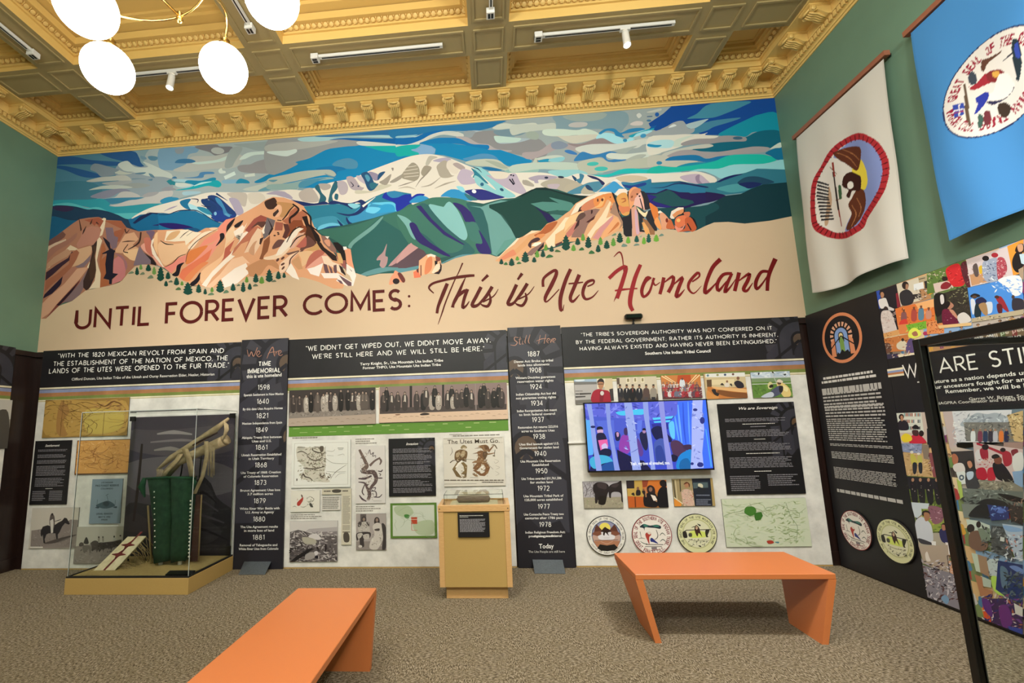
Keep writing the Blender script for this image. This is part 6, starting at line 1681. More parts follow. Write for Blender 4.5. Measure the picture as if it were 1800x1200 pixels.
prt('newspaper_print', 'newspaper cartoon print of two running figures under a bold headline', 'poster', (779, 769.5, 889, 853), '''r bdb6aa 1,12,99,13
@ 775 762 12.5
k:7:7 6b6056 60,115 1350,85
s 8a7a5a 440,330 445,280 500,245 560,280 575,300 545,330
s c8b8a0 480,310 550,310 545,350 500,355
s 6e5436 310,420 360,370 440,345 520,360 580,400 575,500 540,560 400,600 330,590 300,540
s a89474 340,430 400,400 430,450 370,520 330,500
s a89474 470,380 530,380 520,480 460,520 430,480
p 5a4630 330,590 420,590 480,560 560,560 560,620 480,600 360,640
k:22:10:6 4c3c2a 200,640 260,590 330,580 560,560 760,575
p 7a6440 350,630 430,640 340,740 320,790 250,780
p e4ded2 370,650 460,580 480,600 350,740 310,740
p 6e5a3c 250,780 320,790 420,890 490,950 430,970 340,940
p e4ded2 330,790 400,850 480,930 450,950
p 7a6440 440,640 500,620 580,700 570,860 500,900 440,880 510,820 500,720
p 6e5a3c 440,880 570,860 560,960 480,980 520,900
s 8a6a4a 840,280 900,250 1000,245 1055,300 1050,370 980,400 930,370 900,330
s 6a4a30 960,250 1050,290 1060,360 1010,380 960,320
k:4:16:10 6e4e34 740,330 830,310 930,300
k:4:16:10 6e4e34 830,265 900,260 980,270
k:4:22:14 6e4e34 700,440 800,420 900,380
k:4:22:14 6e4e34 780,490 860,470 920,430
s 7a5638 800,400 900,370 960,400 1010,440 1000,520 940,590 860,620 790,590 820,500
s 5c4630 930,400 1010,400 1020,470 960,560 920,500
k:44:34:20 7a5638 1040,400 1100,330 1160,260
l:10:26:20 6a5a44 1110,250 1180,250 1235,330
k:34:26:16 8a6a4a 1010,450 1100,440 1180,420
k:12:12 4c4034 1190,350 1170,500
k:24:24 6e5e4c 1140,480 1190,490
s 8a6a4a 680,640 760,590 860,590 1000,600 960,680 860,660 760,640
p 7a5638 800,640 900,620 880,720 800,800 760,800 700,760 740,700
p e4ded2 870,740 920,700 960,760 920,810
p 7a5638 900,620 1010,640 1080,740 1040,860 960,930 860,920 700,800 760,790 900,880 960,840 980,740
s 8a6e50 690,880 760,890 820,930 760,940
k:6:6 6b6056 640,960 820,965
k:6:6 6b6056 940,590 1150,780
l:4:9:4 a59c90 1180,560 1270,600 1200,650 1170,610
l:4:9:4 a59c90 1200,700 1290,740 1210,780
l:4:9:4 a59c90 1190,820 1280,880 1200,920
l:6:14:6 7a7268 230,300 250,400 200,480
n 5a4630/a08a68/c8baa0 320,360,560,600,30,22
n 5a4028/a08060/c0a888 820,260,1040,640,40,24
n 8a7654/5c4a30/d8ccb4 440,640,560,950,14,24
n 6e4e30/a88a60 720,660,1060,930,34,26
b 6b6056 70,1010,1400,1045,1
b 5a5048 900,1055,1380,1085,1
k:5:5 8a8278 60,1105 780,1090''', 'd2ccc0', post=mustgo)
cap_ = Art('Y', PFACE - .0008, onY(600, 800, PFACE)); cap_.T = cap_.px
for u0, v0, u1, v1, n in ((514, 768.5, 560, 772.5, 1), (625, 771, 663, 781, 3), (511, 904, 566, 913, 3), (625.5, 889.5, 672, 900, 3), (790, 763, 812, 765, 1), (796, 765, 880, 767, 1)):
    cap_.T = cap_.px; p_, q_ = cap_.px((u0, v0)), cap_.px((u1, v1)); cap_.rect(p_[0], q_[1], q_[0], p_[1], False); cap_.bars(0, 0, 100, 100, n, '8a857c', .5, .4)
o_ = cap_.obj('printed_captions', M_PAINT, bpy.data.objects['exhibit_panel.001']); tag(o_, kind='stuff')
# right panel
prt('photo_print', 'colour photo print of a person in red shirt speaking beside a stone sign', 'photo', (1009, 667, 1079.5, 708), '''@ 1005 640 4.557
p 9ab0c4 15,112 200,108 205,140 20,150
s c9d4dc 30,118 90,112 100,132 40,138
p 6e6c6a 20,140 200,140 205,170 20,175
p a8a4a2 20,165 205,160 210,280 28,290
b 4c4844 28,212,90,220,1
k:9:9 3c3836 30,238 60,238
k:14:10 3c3836 62,238 155,234
k:12:9 3c3836 30,262 110,258
p 6b6862 28,288 180,280 180,310 30,318
p c9b89a 262,110 328,108 332,220 262,240
p d8ccb4 200,110 270,108 262,180 205,200
s 9a1c30 165,230 205,200 250,205 300,220 315,300 165,305
p 7a1426 225,215 262,212 250,300 222,300
s 2a2022 205,135 228,115 252,122 260,150 250,160 212,160
s a87858 212,145 252,145 256,170 240,200 218,190
k:5:5 2a2022 205,160 258,158
e c9c4c0 243,232,15,18
p 3c3434 300,200 345,190 345,290 315,295''', 'a9a69c')
prt('photo_print', 'colour photo print of a row of officials in dark suits', 'photo', (1084, 663.5, 1157.5, 703), '''@ 1005 640 4.557
p c6bba6 360,105 690,95 700,200 365,215
p 5c4c40 358,110 382,110 384,160 360,162
p d9cfb4 435,108 466,107 467,150 437,151
p 8a7c5c 443,116 459,115 460,140 444,141
p d9cfb4 493,105 522,104 523,146 495,147
p 8a7c5c 500,112 515,111 516,138 502,139
p d9cfb4 553,104 580,103 581,146 555,147
p 8a7c5c 559,112 574,111 575,136 561,137
p 4c4038 365,250 700,235 700,290 368,300
''' + ''.join('s %s %d,205 %d,190 %d,205 %d,270 %d,275\np %s %d,262 %d,262 %d,298 %d,298\ne %s %d,178,10,14\ne 241c1a %d,166,10,6\np %s %d,196 %d,196 %d,230\n' % (c, x - 24, x, x + 24, x + 22, x - 22, l, x - 16, x + 16, x + 14, x - 14, '8a6850', x, x, t, x - 5, x + 5, x) for x, c, l, t in ((386, '26242a', '3a3034', 'c9c2bc'), (440, '1d1c22', '1d1c22', 'd8d2cc'), (488, '18171c', '18171c', '8a4c44'), (541, '1f1e26', '1f1e26', 'd8d2cc'), (596, '54423e', '4a4244', '54423e'), (654, '8f877c', '2c2a30', '8f877c'))), 'b5a995')
prt('photo_print', 'colour photo print of a large group in red and white dress', 'photo', (1161.5, 660, 1235, 698.5), '''@ 1005 640 4.557
p c07a40 710,92 1030,80 1050,180 715,190
p b04a24 850,88 950,84 960,150 840,155
k:8:4 e8cfa0 720,95 850,170
k:8:4 e8cfa0 745,92 860,165
k:8:4 e8cfa0 1025,85 940,165
k:8:4 e8cfa0 1000,84 930,160
p 6b3c40 718,190 1052,180 1056,270 720,282
''' + ''.join('s %s %d,%d %d,%d %d,%d %d,%d\ne 8f6a54 %d,%d,8,10\n' % (random.choice(['8f2430', 'a83a44', 'b8b0b4', 'd0c8c8', '5c4450', '6b6a7c', '962c34']), x - 14, y + 14, x + 14, y + 14, x + 16, y + 52, x - 16, y + 52, x, y) for y, n in ((150, 11), (176, 12), (206, 11)) for x in [732 + k * (300 / n) + random.uniform(-4, 4) for k in range(n)]) + 's c9cdd4 866,130 884,120 902,132 905,175 866,178\ne 6b4a3c 884,118,8,10\nn d8d0d4/8f2430/3c2c38/c04048 722,170,1050,275,90,9''', '9c5a44')
prt('photo_print', 'colour photo print of a council chamber with a curved wooden desk', 'photo', (1236.5, 657, 1314.5, 699), '''@ 1005 640 4.557
p c3b28c 1070,80 1390,68 1400,180 1075,190
p d8d8d4 1070,75 1390,65 1392,98 1070,105
e 5c7c8a 1090,90,10,9
e 8a8a5c 1168,86,10,9
e 3c4c6c 1228,84,10,9
e 6b4c44 1292,80,10,9
p d8c8a0 1120,125 1300,118 1305,160 1120,165
p 5c4630 1080,125 1120,122 1122,180 1084,184
p b9743a 1085,180 1230,185 1400,190 1410,270 1090,282
s d9ac74 1120,178 1200,185 1300,190 1400,200 1400,225 1280,215 1160,200
s 7a4c28 1180,205 1290,222 1400,232 1405,268 1260,262 1170,235
s c98a48 1085,210 1130,240 1180,262 1150,282 1088,280
s 2a2424 1120,205 1150,200 1160,225 1180,235 1170,255 1140,240
s 28242c 1300,150 1330,130 1370,150 1378,185 1330,190
e 7a5440 1332,112,12,14
s d0c8bc 1225,160 1245,145 1262,160 1258,180 1230,180
e 8a6450 1244,138,9,10
s 3a3432 1190,165 1205,150 1220,168
s 3a3432 1265,160 1280,155 1285,178''', 'b49a70')
prt('photo_print', 'colour photo print of a person in pale shirt leaning on a rail in green field', 'photo', (1319, 654.5, 1394, 697), '''@ 1005 640 4.557
p aebccc 1425,62 1760,50 1765,110 1430,125
n c9d4de/d8dfe4/9caebe 1430,60,1755,105,30,30
p 7a8f6a 1430,115 1765,105 1770,140 1432,150
p 5c8038 1432,145 1770,135 1780,262 1445,268
n 6f9440/4c6c30/86a050 1440,150,1770,260,50,16
k:5:5 c9ccc8 1430,110 1765,100
k:5:5 c9ccc8 1435,160 1775,150
k:5:5 b9bcb8 1600,60 1640,150
s c9c48c 1570,160 1590,140 1610,160 1600,195 1575,195
s 2c2a20 1580,175 1605,160 1615,180 1590,190
s d9c07c 1640,150 1690,150 1740,190 1755,250 1700,262 1660,200
s e6d8a0 1690,170 1730,190 1725,220 1690,200
s 4c5068 1590,220 1660,170 1690,190 1680,230 1620,262 1560,262
s b9c0cc 1515,262 1590,222 1620,240 1600,265
s 2a2628 1660,180 1690,175 1690,215 1665,225
e 5c4030 1662,152,16,12
s d8c8b4 1640,140 1660,120 1690,135 1685,148''', '98b070')
prt('photo_print', 'colour photo print of two bison in dry grass', 'photo', (1024, 846, 1096, 892.5), '''@ 1010 835 6.923
p a39fa4 80,70 580,65 590,270 90,280
l:3:10:4 544c50 130,270 150,180 110,90
l:3:8:3 544c50 150,190 190,130 180,75
l:3:8:3 544c50 150,200 220,160 230,90
l:3:7:3 5c5458 110,230 100,160 140,120
l:3:7:3 5c5458 190,270 200,200 240,170
n 6b6468/8a868c 90,80,250,270,40,18
p 98907c 90,272 590,262 600,390 105,400
n aaa48a/7f7864/8f9470 100,280,595,390,80,16
s 221b1d 230,120 280,85 360,90 410,120 420,180 400,230 385,300 370,350 330,360 290,345 290,290 270,340 250,330 245,230 225,190
s 3a3032 280,95 350,90 390,120 380,170 320,160 280,140
s 19130f 290,260 380,260 375,340 340,362 300,345
s 221b1d 415,150 450,110 520,90 580,75 590,310 570,310 560,220 500,200 450,215 440,275 420,260
s 3a3032 440,130 500,100 540,110 500,150''', '8f887a')
prt('photo_print', 'colour photo print of a swearing-in ceremony in an orange room', 'photo', (1101, 844.5, 1175.5, 891.5), '''@ 1010 835 6.923
p b9984c 630,60 830,55 840,260 640,260
p c8702c 820,55 1140,45 1150,200 830,220
p 8a3f28 820,60 900,58 880,140 830,150
p 2c2226 630,65 725,60 728,160 634,162
p b85a24 645,255 840,262 850,385 655,392
p 6b3418 728,262 742,262 750,388 734,390
s 231c1e 750,190 770,170 800,190 800,240 750,245
e 7a5440 770,160,16,20
s 231c1e 820,200 840,180 860,200 850,245
e 7a5440 838,175,12,14
s 2c2422 690,230 720,210 730,250
s 1a1417 840,260 880,220 940,200 1000,250 1010,380 870,382 840,340
s 2c2022 880,150 920,120 970,150 980,220 930,210 890,210
e 8a6450 925,172,22,28
p a87c5c 858,150 872,150 876,265 862,265
p e4d8cc 925,235 980,250 1010,310 960,310
p b08464 990,300 1050,330 1040,345 980,315
s 131116 1010,220 1060,140 1120,150 1150,220 1155,380 1020,382
s 1c1517 1035,80 1080,55 1120,90 1110,140 1050,130''', 'a56a34')
prt('photo_print', 'colour photo print of a person in patterned dress beside a display', 'photo', (1181, 841.5, 1257.5, 888.5), '''@ 1010 835 6.923
p 9a8a64 1180,50 1430,45 1450,380 1210,380
k:14:14 4c4434 1200,60 1230,300
k:10:10 c9bc98 1225,55 1250,300
k:12:12 3c3428 1280,50 1290,200
s d88a34 1200,310 1250,290 1300,330 1290,378 1210,378
k:12:12 d9cfae 1210,270 1320,350
s c9a898 1300,200 1340,170 1410,180 1440,250 1450,370 1330,372 1310,280
n b04c34/d8c4a8/7c8a6c/e0b0a0 1310,180,1450,370,70,12
e a87858 1362,120,26,32
s 5c3020 1325,110 1360,80 1400,105 1395,150 1380,100 1340,110
p 1f2430 1425,40 1650,35 1680,378 1465,380
p 4c5c60 1440,90 1620,85 1625,150 1445,160
s c9c4ac 1500,110 1530,100 1560,120 1555,170 1520,180
s 20242c 1500,140 1540,150 1590,160 1590,220 1500,225
b 6b7080 1480,235,1650,260,1
b 6b7080 1480,290,1660,370,4
p a8905c 1650,35 1700,35 1715,376 1680,378''', 'b09a78')
dark_text((1260.5, 710, 1417, 867), ('We are Sovereign', .28, .78, .072, .03), 'large black text board with ghost arch on the right panel', (1.0, .24, .38),
  [(8, 17, 90, 21, 3), (30, 23, 72, 24.5, 1, 'c8c4be', 1), (38, 26, 62, 27.5, 1, '8b8890', 1), (8, 30, 90, 38, 5), (42, 40, 58, 41.5, 1, 'b8b4ae', 1), (8, 44, 90, 53, 6), (30, 55.5, 74, 57, 1, 'c8c4be', 1), (8, 60, 90, 72, 7), (34, 75, 64, 76.3, 1, 'e8e4de', 1), (6, 80, 44, 97, 8), (54, 79, 94, 92, 6)])
prt('map_print', 'pale green relief map print with two dark green areas', 'map', (1268, 877, 1427.5, 960), 'n a9b78e/c2ccb0/b4c09c/bcc8a8 2,4,98,96,150,4\nn 93a476/a5b48a 50,8,88,94,90,3.4\nn a3b08a/b8c4a4 4,20,40,94,50,3\nl:.6:.6 8f9c7c 76,10 80,40 86,60 82,90\nk:.5:.5 8a9080 78,56 90,56\n' + mapl(14, '94a37c', .4, 'a5b28c') + 's 44782e 28,18 34,16 38,18 40,24 38,32 32,36 26,30 26,24\np 3a6c28 37,30 46,28 47,36 44,44 38,46 37,40\ns a83a2c 48,88 54,87 56,92 50,94\ns 5c8a94 57,90 62,90 61,93', 'c6cdb4', edge='3a3f34')
# television
def tv():
    V = PFACE - .10; a0 = onY(1025.5, 708, V); b0 = onY(1256, 825.6, V); c0 = onY(1242, 700.5, V)
    x0, x1, z0, z1 = a0.x, b0.x, b0.z + .0, (a0.z + c0.z) / 2
    cx, cz = (x0 + x1) / 2, (z0 + z1) / 2; root = empty('television', (cx, V, cz)); tag(root, 'flat television showing people behind birch trunks in blue light', 'television')
    m = MB().bbox(x0 - cx, .002, z0 - cz, x1 - cx, .045, z1 - cz, .004); m.obj('casing', M_BLACK, root)
    MB().box(-.25, .045, -.2, .25, .085, .2).obj('wall_bracket', M_BLACK, root)
    f = MB(); t = .012
    for q in ((x0 - cx, z0 - cz, x1 - cx, z0 - cz + t * 1.3), (x0 - cx, z1 - cz - t, x1 - cx, z1 - cz), (x0 - cx, z0 - cz, x0 - cx + t, z1 - cz), (x1 - cx - t, z0 - cz, x1 - cx, z1 - cz)): f.box(q[0], -.003, q[1], q[2], .002, q[3])
    f.obj('bezel', M_BLACK, root)
    a = Art('Y', V + .0005, (cx, 0, cz)); a.rect(x0 - cx + t, z0 - cz + t * 1.2, x1 - cx - t, z1 - cz - t); RR = a.R
    a.draw('''r 3848c0 0,0,100,100
@ 1020 695 5.6
p 5a62d0 40,80 1240,40 1240,160 900,220 640,250 140,230 60,200
n 4450b8/7078e0/3c40a0/8088e8 60,70,960,240,70,34
p 4858c4 60,200 500,230 640,260 640,500 80,520
p 5468d0 150,250 330,240 340,420 250,440
p 5c74dc 560,250 610,240 600,370 560,370
s 48c0e8 350,165 430,150 520,140 630,135 620,185 520,190 400,195
p 54c8f0 710,220 920,200 900,225 720,240
p 54c8f0 720,255 890,240 880,260 730,268
p 2c3090 700,280 860,270 870,330 720,340
p 3c6cec 960,60 1240,40 1310,710 1180,720 1000,480 930,430 890,250 950,180
l:10:20:10 6aa4f4 960,90 980,300 1000,470
l:8:16:8 2c50d0 1010,70 1020,300 1040,480
l:8:18:8 6098f0 1060,60 1070,300 1080,480
l:10:20:10 5ca0f4 930,200 950,320 970,440
s 60c0ec 870,280 920,260 930,420 890,400
p 58a8ec 50,240 100,240 130,580 80,590
l:10:14 48a0e8 1235,330 1290,700
p 14184c 160,380 240,380 270,560 240,760 80,760 110,680
e 12132c 192,325,32,22
s c8a0c0 168,340 220,335 222,370 195,385 172,370
s 1c1a3c 165,375 230,370 260,430 240,470 180,440
p e060a0 175,440 265,430 275,500 200,540
s c8b8e0 210,490 250,470 270,520 220,530
s 1a1c48 340,370 370,355 395,390 385,440 350,440
s c090b4 355,365 378,365 378,400 362,405
s 8c3ca4 400,410 440,385 480,410 500,500 470,570 430,560 380,520
l:24:22 8c3ca4 390,530 430,590
e b890cc 455,600,22,18
s 3c2c5c 430,330 455,315 465,350 460,390 432,380
p 141440 360,530 500,600 520,760 390,750 370,620
s 1c1e44 585,370 650,360 665,500 640,540 600,470
e 1a1830 628,335,18,16
s a880a8 612,345 642,345 640,368 618,368
s 5c3c8c 560,420 600,480 620,560 600,600 570,560
s 141848 700,330 780,300 860,380 900,430 880,460 760,440 720,400
s 4458a8 730,460 800,420 850,470 880,600 840,680 760,670 730,560
s 2c4090 740,520 800,500 840,660 760,670
s 4c3050 890,460 950,440 1010,480 1040,540 1000,590 930,600 900,540
s 3c2848 1010,490 1090,485 1090,540 1030,530
s 141436 900,580 960,600 940,650 900,640
s 1880cc 970,600 1030,550 1100,540 1110,720 950,720
s 1060a0 990,640 1060,620 1090,720 980,720
p 141440 480,620 620,640 700,730 480,750
s 12173c 190,550 240,520 300,535 300,590 250,600 200,590
s 40a8d0 90,650 110,610 190,585 280,600 320,650 260,660 200,680 150,720 110,700
s 1c4c94 200,700 280,655 330,660 330,750 210,760
p 8c9cdc 60,85 110,85 140,290 170,520 200,640 215,755 160,760 140,620 110,400 90,230
e 20245c 125,308,24,12
p 8494d8 245,80 290,78 300,280 340,500 370,650 395,750 340,755 310,560 270,330
p 94a4e0 430,70 505,70 540,300 560,480 600,740 515,745 490,520 450,250
p 8c9cdc 615,65 665,62 680,260 710,480 740,735 695,738 670,480 625,200
p 8c90d8 768,58 820,55 850,350 890,560 915,725 855,730 820,450 785,200
p a4b0ec 1105,45 1205,40 1200,150 1220,330 1200,560 1215,710 1085,722 1095,520 1095,250
n 7480cc/c4ccf4 1105,60,1205,700,30,22
n 6c7ac8/b4bef0 450,90,580,720,22,20
e 28307c 1130,140,22,14
e 28307c 1200,245,24,34
e 28307c 1180,680,32,24
e 28307c 1100,670,16,14
l:3:6:3 4c5cb4 500,560 540,540 570,520
l:3:6:3 4c5cb4 450,230 490,225
''')
    R = a.R; w, h = R[2] - R[0], R[3] - R[1]
    a.text('Yeah, my toes all smashed, too.', (R[0] + w * .34, R[3] - h * .925), (R[0] + w * .66, R[3] - h * .925), h * .045, 'f4f4f4', .02)
    a.obj('screen', M_SCREEN, root)
tv()
# seals
def seal(label, u, v, r, kind, plane='Y', th=.012, name='seal_plaque', val=None):
    val = (PFACE - .018 if plane == 'Y' else XR - .0535) if val is None else val
    q = onY(u, v, val) if plane == 'Y' else onX(u, v, val)
    a = Art(plane, val, q)
    S = {'eagle': ('2a2622', 'dedad2', '7d6a72'), 'red': ('8c2a30', 'e4dcd4', 'dfe3e6'), 'cream': ('23211c', 'd3d2a4', 'd9d7b4')}[kind]
    n = 40
    def disc(rr, col, cy=0): a.poly([(rr * math.cos(2 * math.pi * k / n), cy + rr * math.sin(2 * math.pi * k / n)) for k in range(n)], col, True)
    disc(r, S[0]); disc(r * .965, S[1])
    seal_art(a, r, kind)
    v_ = [(r * math.cos(2 * math.pi * k / n), r * math.sin(2 * math.pi * k / n), z) for z in (-2e-5, -th) for k in range(n)]
    fs = [(k, n + k, n + (k + 1) % n, (k + 1) % n) for k in range(n)]
    o = a.obj(name, M_PAINT, extra=(v_, fs + [tuple(reversed(range(n, 2 * n)))], ['2a2622'] * (n + 1)))
    return tag(o, label, 'seal')
def seal_art(a, r, kind):
    n = 40
    def disc(rr, col, cy=0): a.poly([(rr * math.cos(2 * math.pi * k / n), cy + rr * math.sin(2 * math.pi * k / n)) for k in range(n)], col, True)
    a.rect(-r, -r, r, r, False)
    Tm = lambda cx, cy, q: (lambda p: ((p[0] - cx) / q * r, -(p[1] - cy) / q * r))
    if kind == 'eagle':
        a.ring('THE GREAT SEAL OF THE UTE INDIAN TRIBE', (0, 0), r * .86, r * .10, 195, -15, '6b6660')
        a.ring('UINTAH AND OURAY RESERVATION', (0, 0), r * .86, r * .10, 208, 332, '6b6660', flip=True)
        a.T = Tm(382, 735, 232)
        a.draw('''e 5c84b0 384,737,176,180
e 23201f 384,737,172,176
e 8c8ba8 384,737,166,170
s e0d060 310,640 330,600 375,585 420,600 440,650 400,680 350,680
p b9988c 215,740 300,690 384,700 470,690 555,740 540,800 230,800
s d8d4d8 300,690 384,680 470,690 480,770 384,790 290,770
p 5c3428 255,640 280,605 320,650 345,680 320,700 240,700
p 5c3428 512,640 488,605 446,650 425,680 446,700 528,700
p 7a4a38 240,690 320,680 330,720 280,740 215,720
p 7a4a38 528,690 448,680 440,720 490,740 552,720
s 2c1a16 345,660 375,635 400,650 425,665 440,690 405,700 415,735 395,720 375,700 360,735 345,720 350,695 325,690
k:12:12 c9c4c8 350,762 418,762
p a87458 225,800 384,790 545,800 505,870 384,850 265,870
k:5:5 4c2c24 240,790 520,785
l:4:6:4 c8a088 310,800 384,830 455,800
p 1f1a18 265,880 300,835 384,850 470,835 510,875 470,905 384,915 310,910''')
    elif kind == 'red':
        a.ring('SEAL OF THE SOUTHERN UTE INDIAN TRIBE.', (0, 0), r * .84, r * .17, 192, -42, '7c2a34', .035)
        a.ring('GREAT IGNACIO COLO.', (0, 0), r * .84, r * .17, 200, 312, '7c2a34', .035, True)
        a.T = Tm(935, 720, 237)
        a.draw('''s 24323c 795,625 850,590 920,610 1000,600 1050,620 1040,650 980,640 920,635 860,632 850,670 840,640
s 3f7a6c 840,600 870,595 900,615 860,625
s 3f7a6c 950,608 1010,605 1030,625 980,625
l:6:9:6 3c3432 990,660 1005,720 990,760 960,775
s a83c34 855,720 880,690 920,690 925,720 900,750 895,830 880,800
s d8c8bc 880,690 910,680 925,705 900,715
s 2c3478 910,770 930,755 970,790 1000,825 940,805 915,800
l:4:9:4 3f5c4c 790,795 830,820 875,825
l:3:7:3 3c3a38 770,765 810,755 850,765
k:7:4 5a5654 795,680 805,755
l:4:10:4 3c4c44 1025,730 1060,700 1095,730
l:4:10:4 3c4c44 1025,800 1060,775 1095,805
k:8:8 5a5450 850,832 1060,836
k:7:7 5a5450 840,856 1040,858
p 6b5c64 915,865 980,865 980,885 915,885
p 7c3a40 920,890 985,890 985,900 920,900''')
    else:
        a.ring('THE GREAT SEAL OF THE UTE MOUNTAIN UTE TRIBE', (0, 0), r * .84, r * .11, 218, -38, '4a4a34', .02)
        for rr, col in ((.735, '8a8a58'), (.72, 'd4d4a2'), (.70, '9a9a68'), (.685, 'd6d4b4')): disc(r * rr, col)
        a.T = Tm(1490, 708, 235)
        a.draw('''s ccd86a 1400,690 1460,670 1550,680 1600,700 1590,745 1500,755 1400,750
k:9:9 3a3630 1320,690 1370,665 1660,660
s 2c2824 1320,690 1360,680 1370,750 1325,750
s 2c2824 1590,670 1640,665 1610,730 1620,745 1590,745
s 4c4a40 1390,705 1425,700 1425,740 1390,740
s 3c2420 1465,640 1490,605 1520,640 1530,690 1545,745 1510,700 1490,740 1470,700
s c8a88c 1475,640 1490,615 1505,640 1490,660
l:4:10:4 2c2824 1430,635 1465,625 1490,635
s 2c3038 1500,590 1540,605 1530,620
l:4:7:4 8a886c 1380,775 1480,790 1600,780
n 3c3a34/6b6a5c 1370,770,1620,860,34,14
s 2c2a24 1495,845 1520,850 1510,865''')
sr = (onY(1100, 941, PFACE - .018).x - onY(1064.8, 941, PFACE - .018).x) * .98
seal('round seal plaque with an eagle and mountains, leftmost of the three below the television', 1065.5, 941, sr, 'eagle')
seal('round seal plaque with red lettering, middle of the three below the television', 1146, 939.7, sr, 'red')
seal('round cream seal plaque, rightmost of the three below the television', 1225.5, 937.7, sr * .99, 'cream')
# white cable cover running from the timeline panel to the television
cc = MB(); p0 = onY(998, 778, PFACE - .004); p1 = onY(1034, 777, PFACE - .004)
cc.bbox(p0.x, PFACE - .022, p0.z - .011, p1.x + .02, PFACE - .0005, p0.z + .011, .003)
tag(cc.obj('cable_cover', M_WHITE), 'white cable cover strip between timeline panel and television', 'cable cover')
# little camera on top of the right panel
def webcam():
    V = PFACE - .006; c = onY(1112.5, 552, V); top = ZP - .012
    root = empty('sensor_camera', (c.x, V, top)); tag(root, 'small black sensor camera on a stalk on top of the right panel', 'camera')
    MB().tube([(0, .012, 0), (0, .012, .05)], .008, 8).tube([(0, .012, 0), (0, .012, .012)], .014, 10).lathe([(.001, .03), (.013, .036), (.013, .046), (.001, .052)], 10).obj('stalk', M_BLACK, root)
    m = MB().bbox(-.098, -.04, .05, .098, .02, .112, .016); m.obj('camera_body', M_BLACK, root)
    MB().bbox(-.082, -.043, .062, .082, -.039, .1, .0015).obj('front_glass', mat('glossy_black', '050505', .08), root)
webcam()
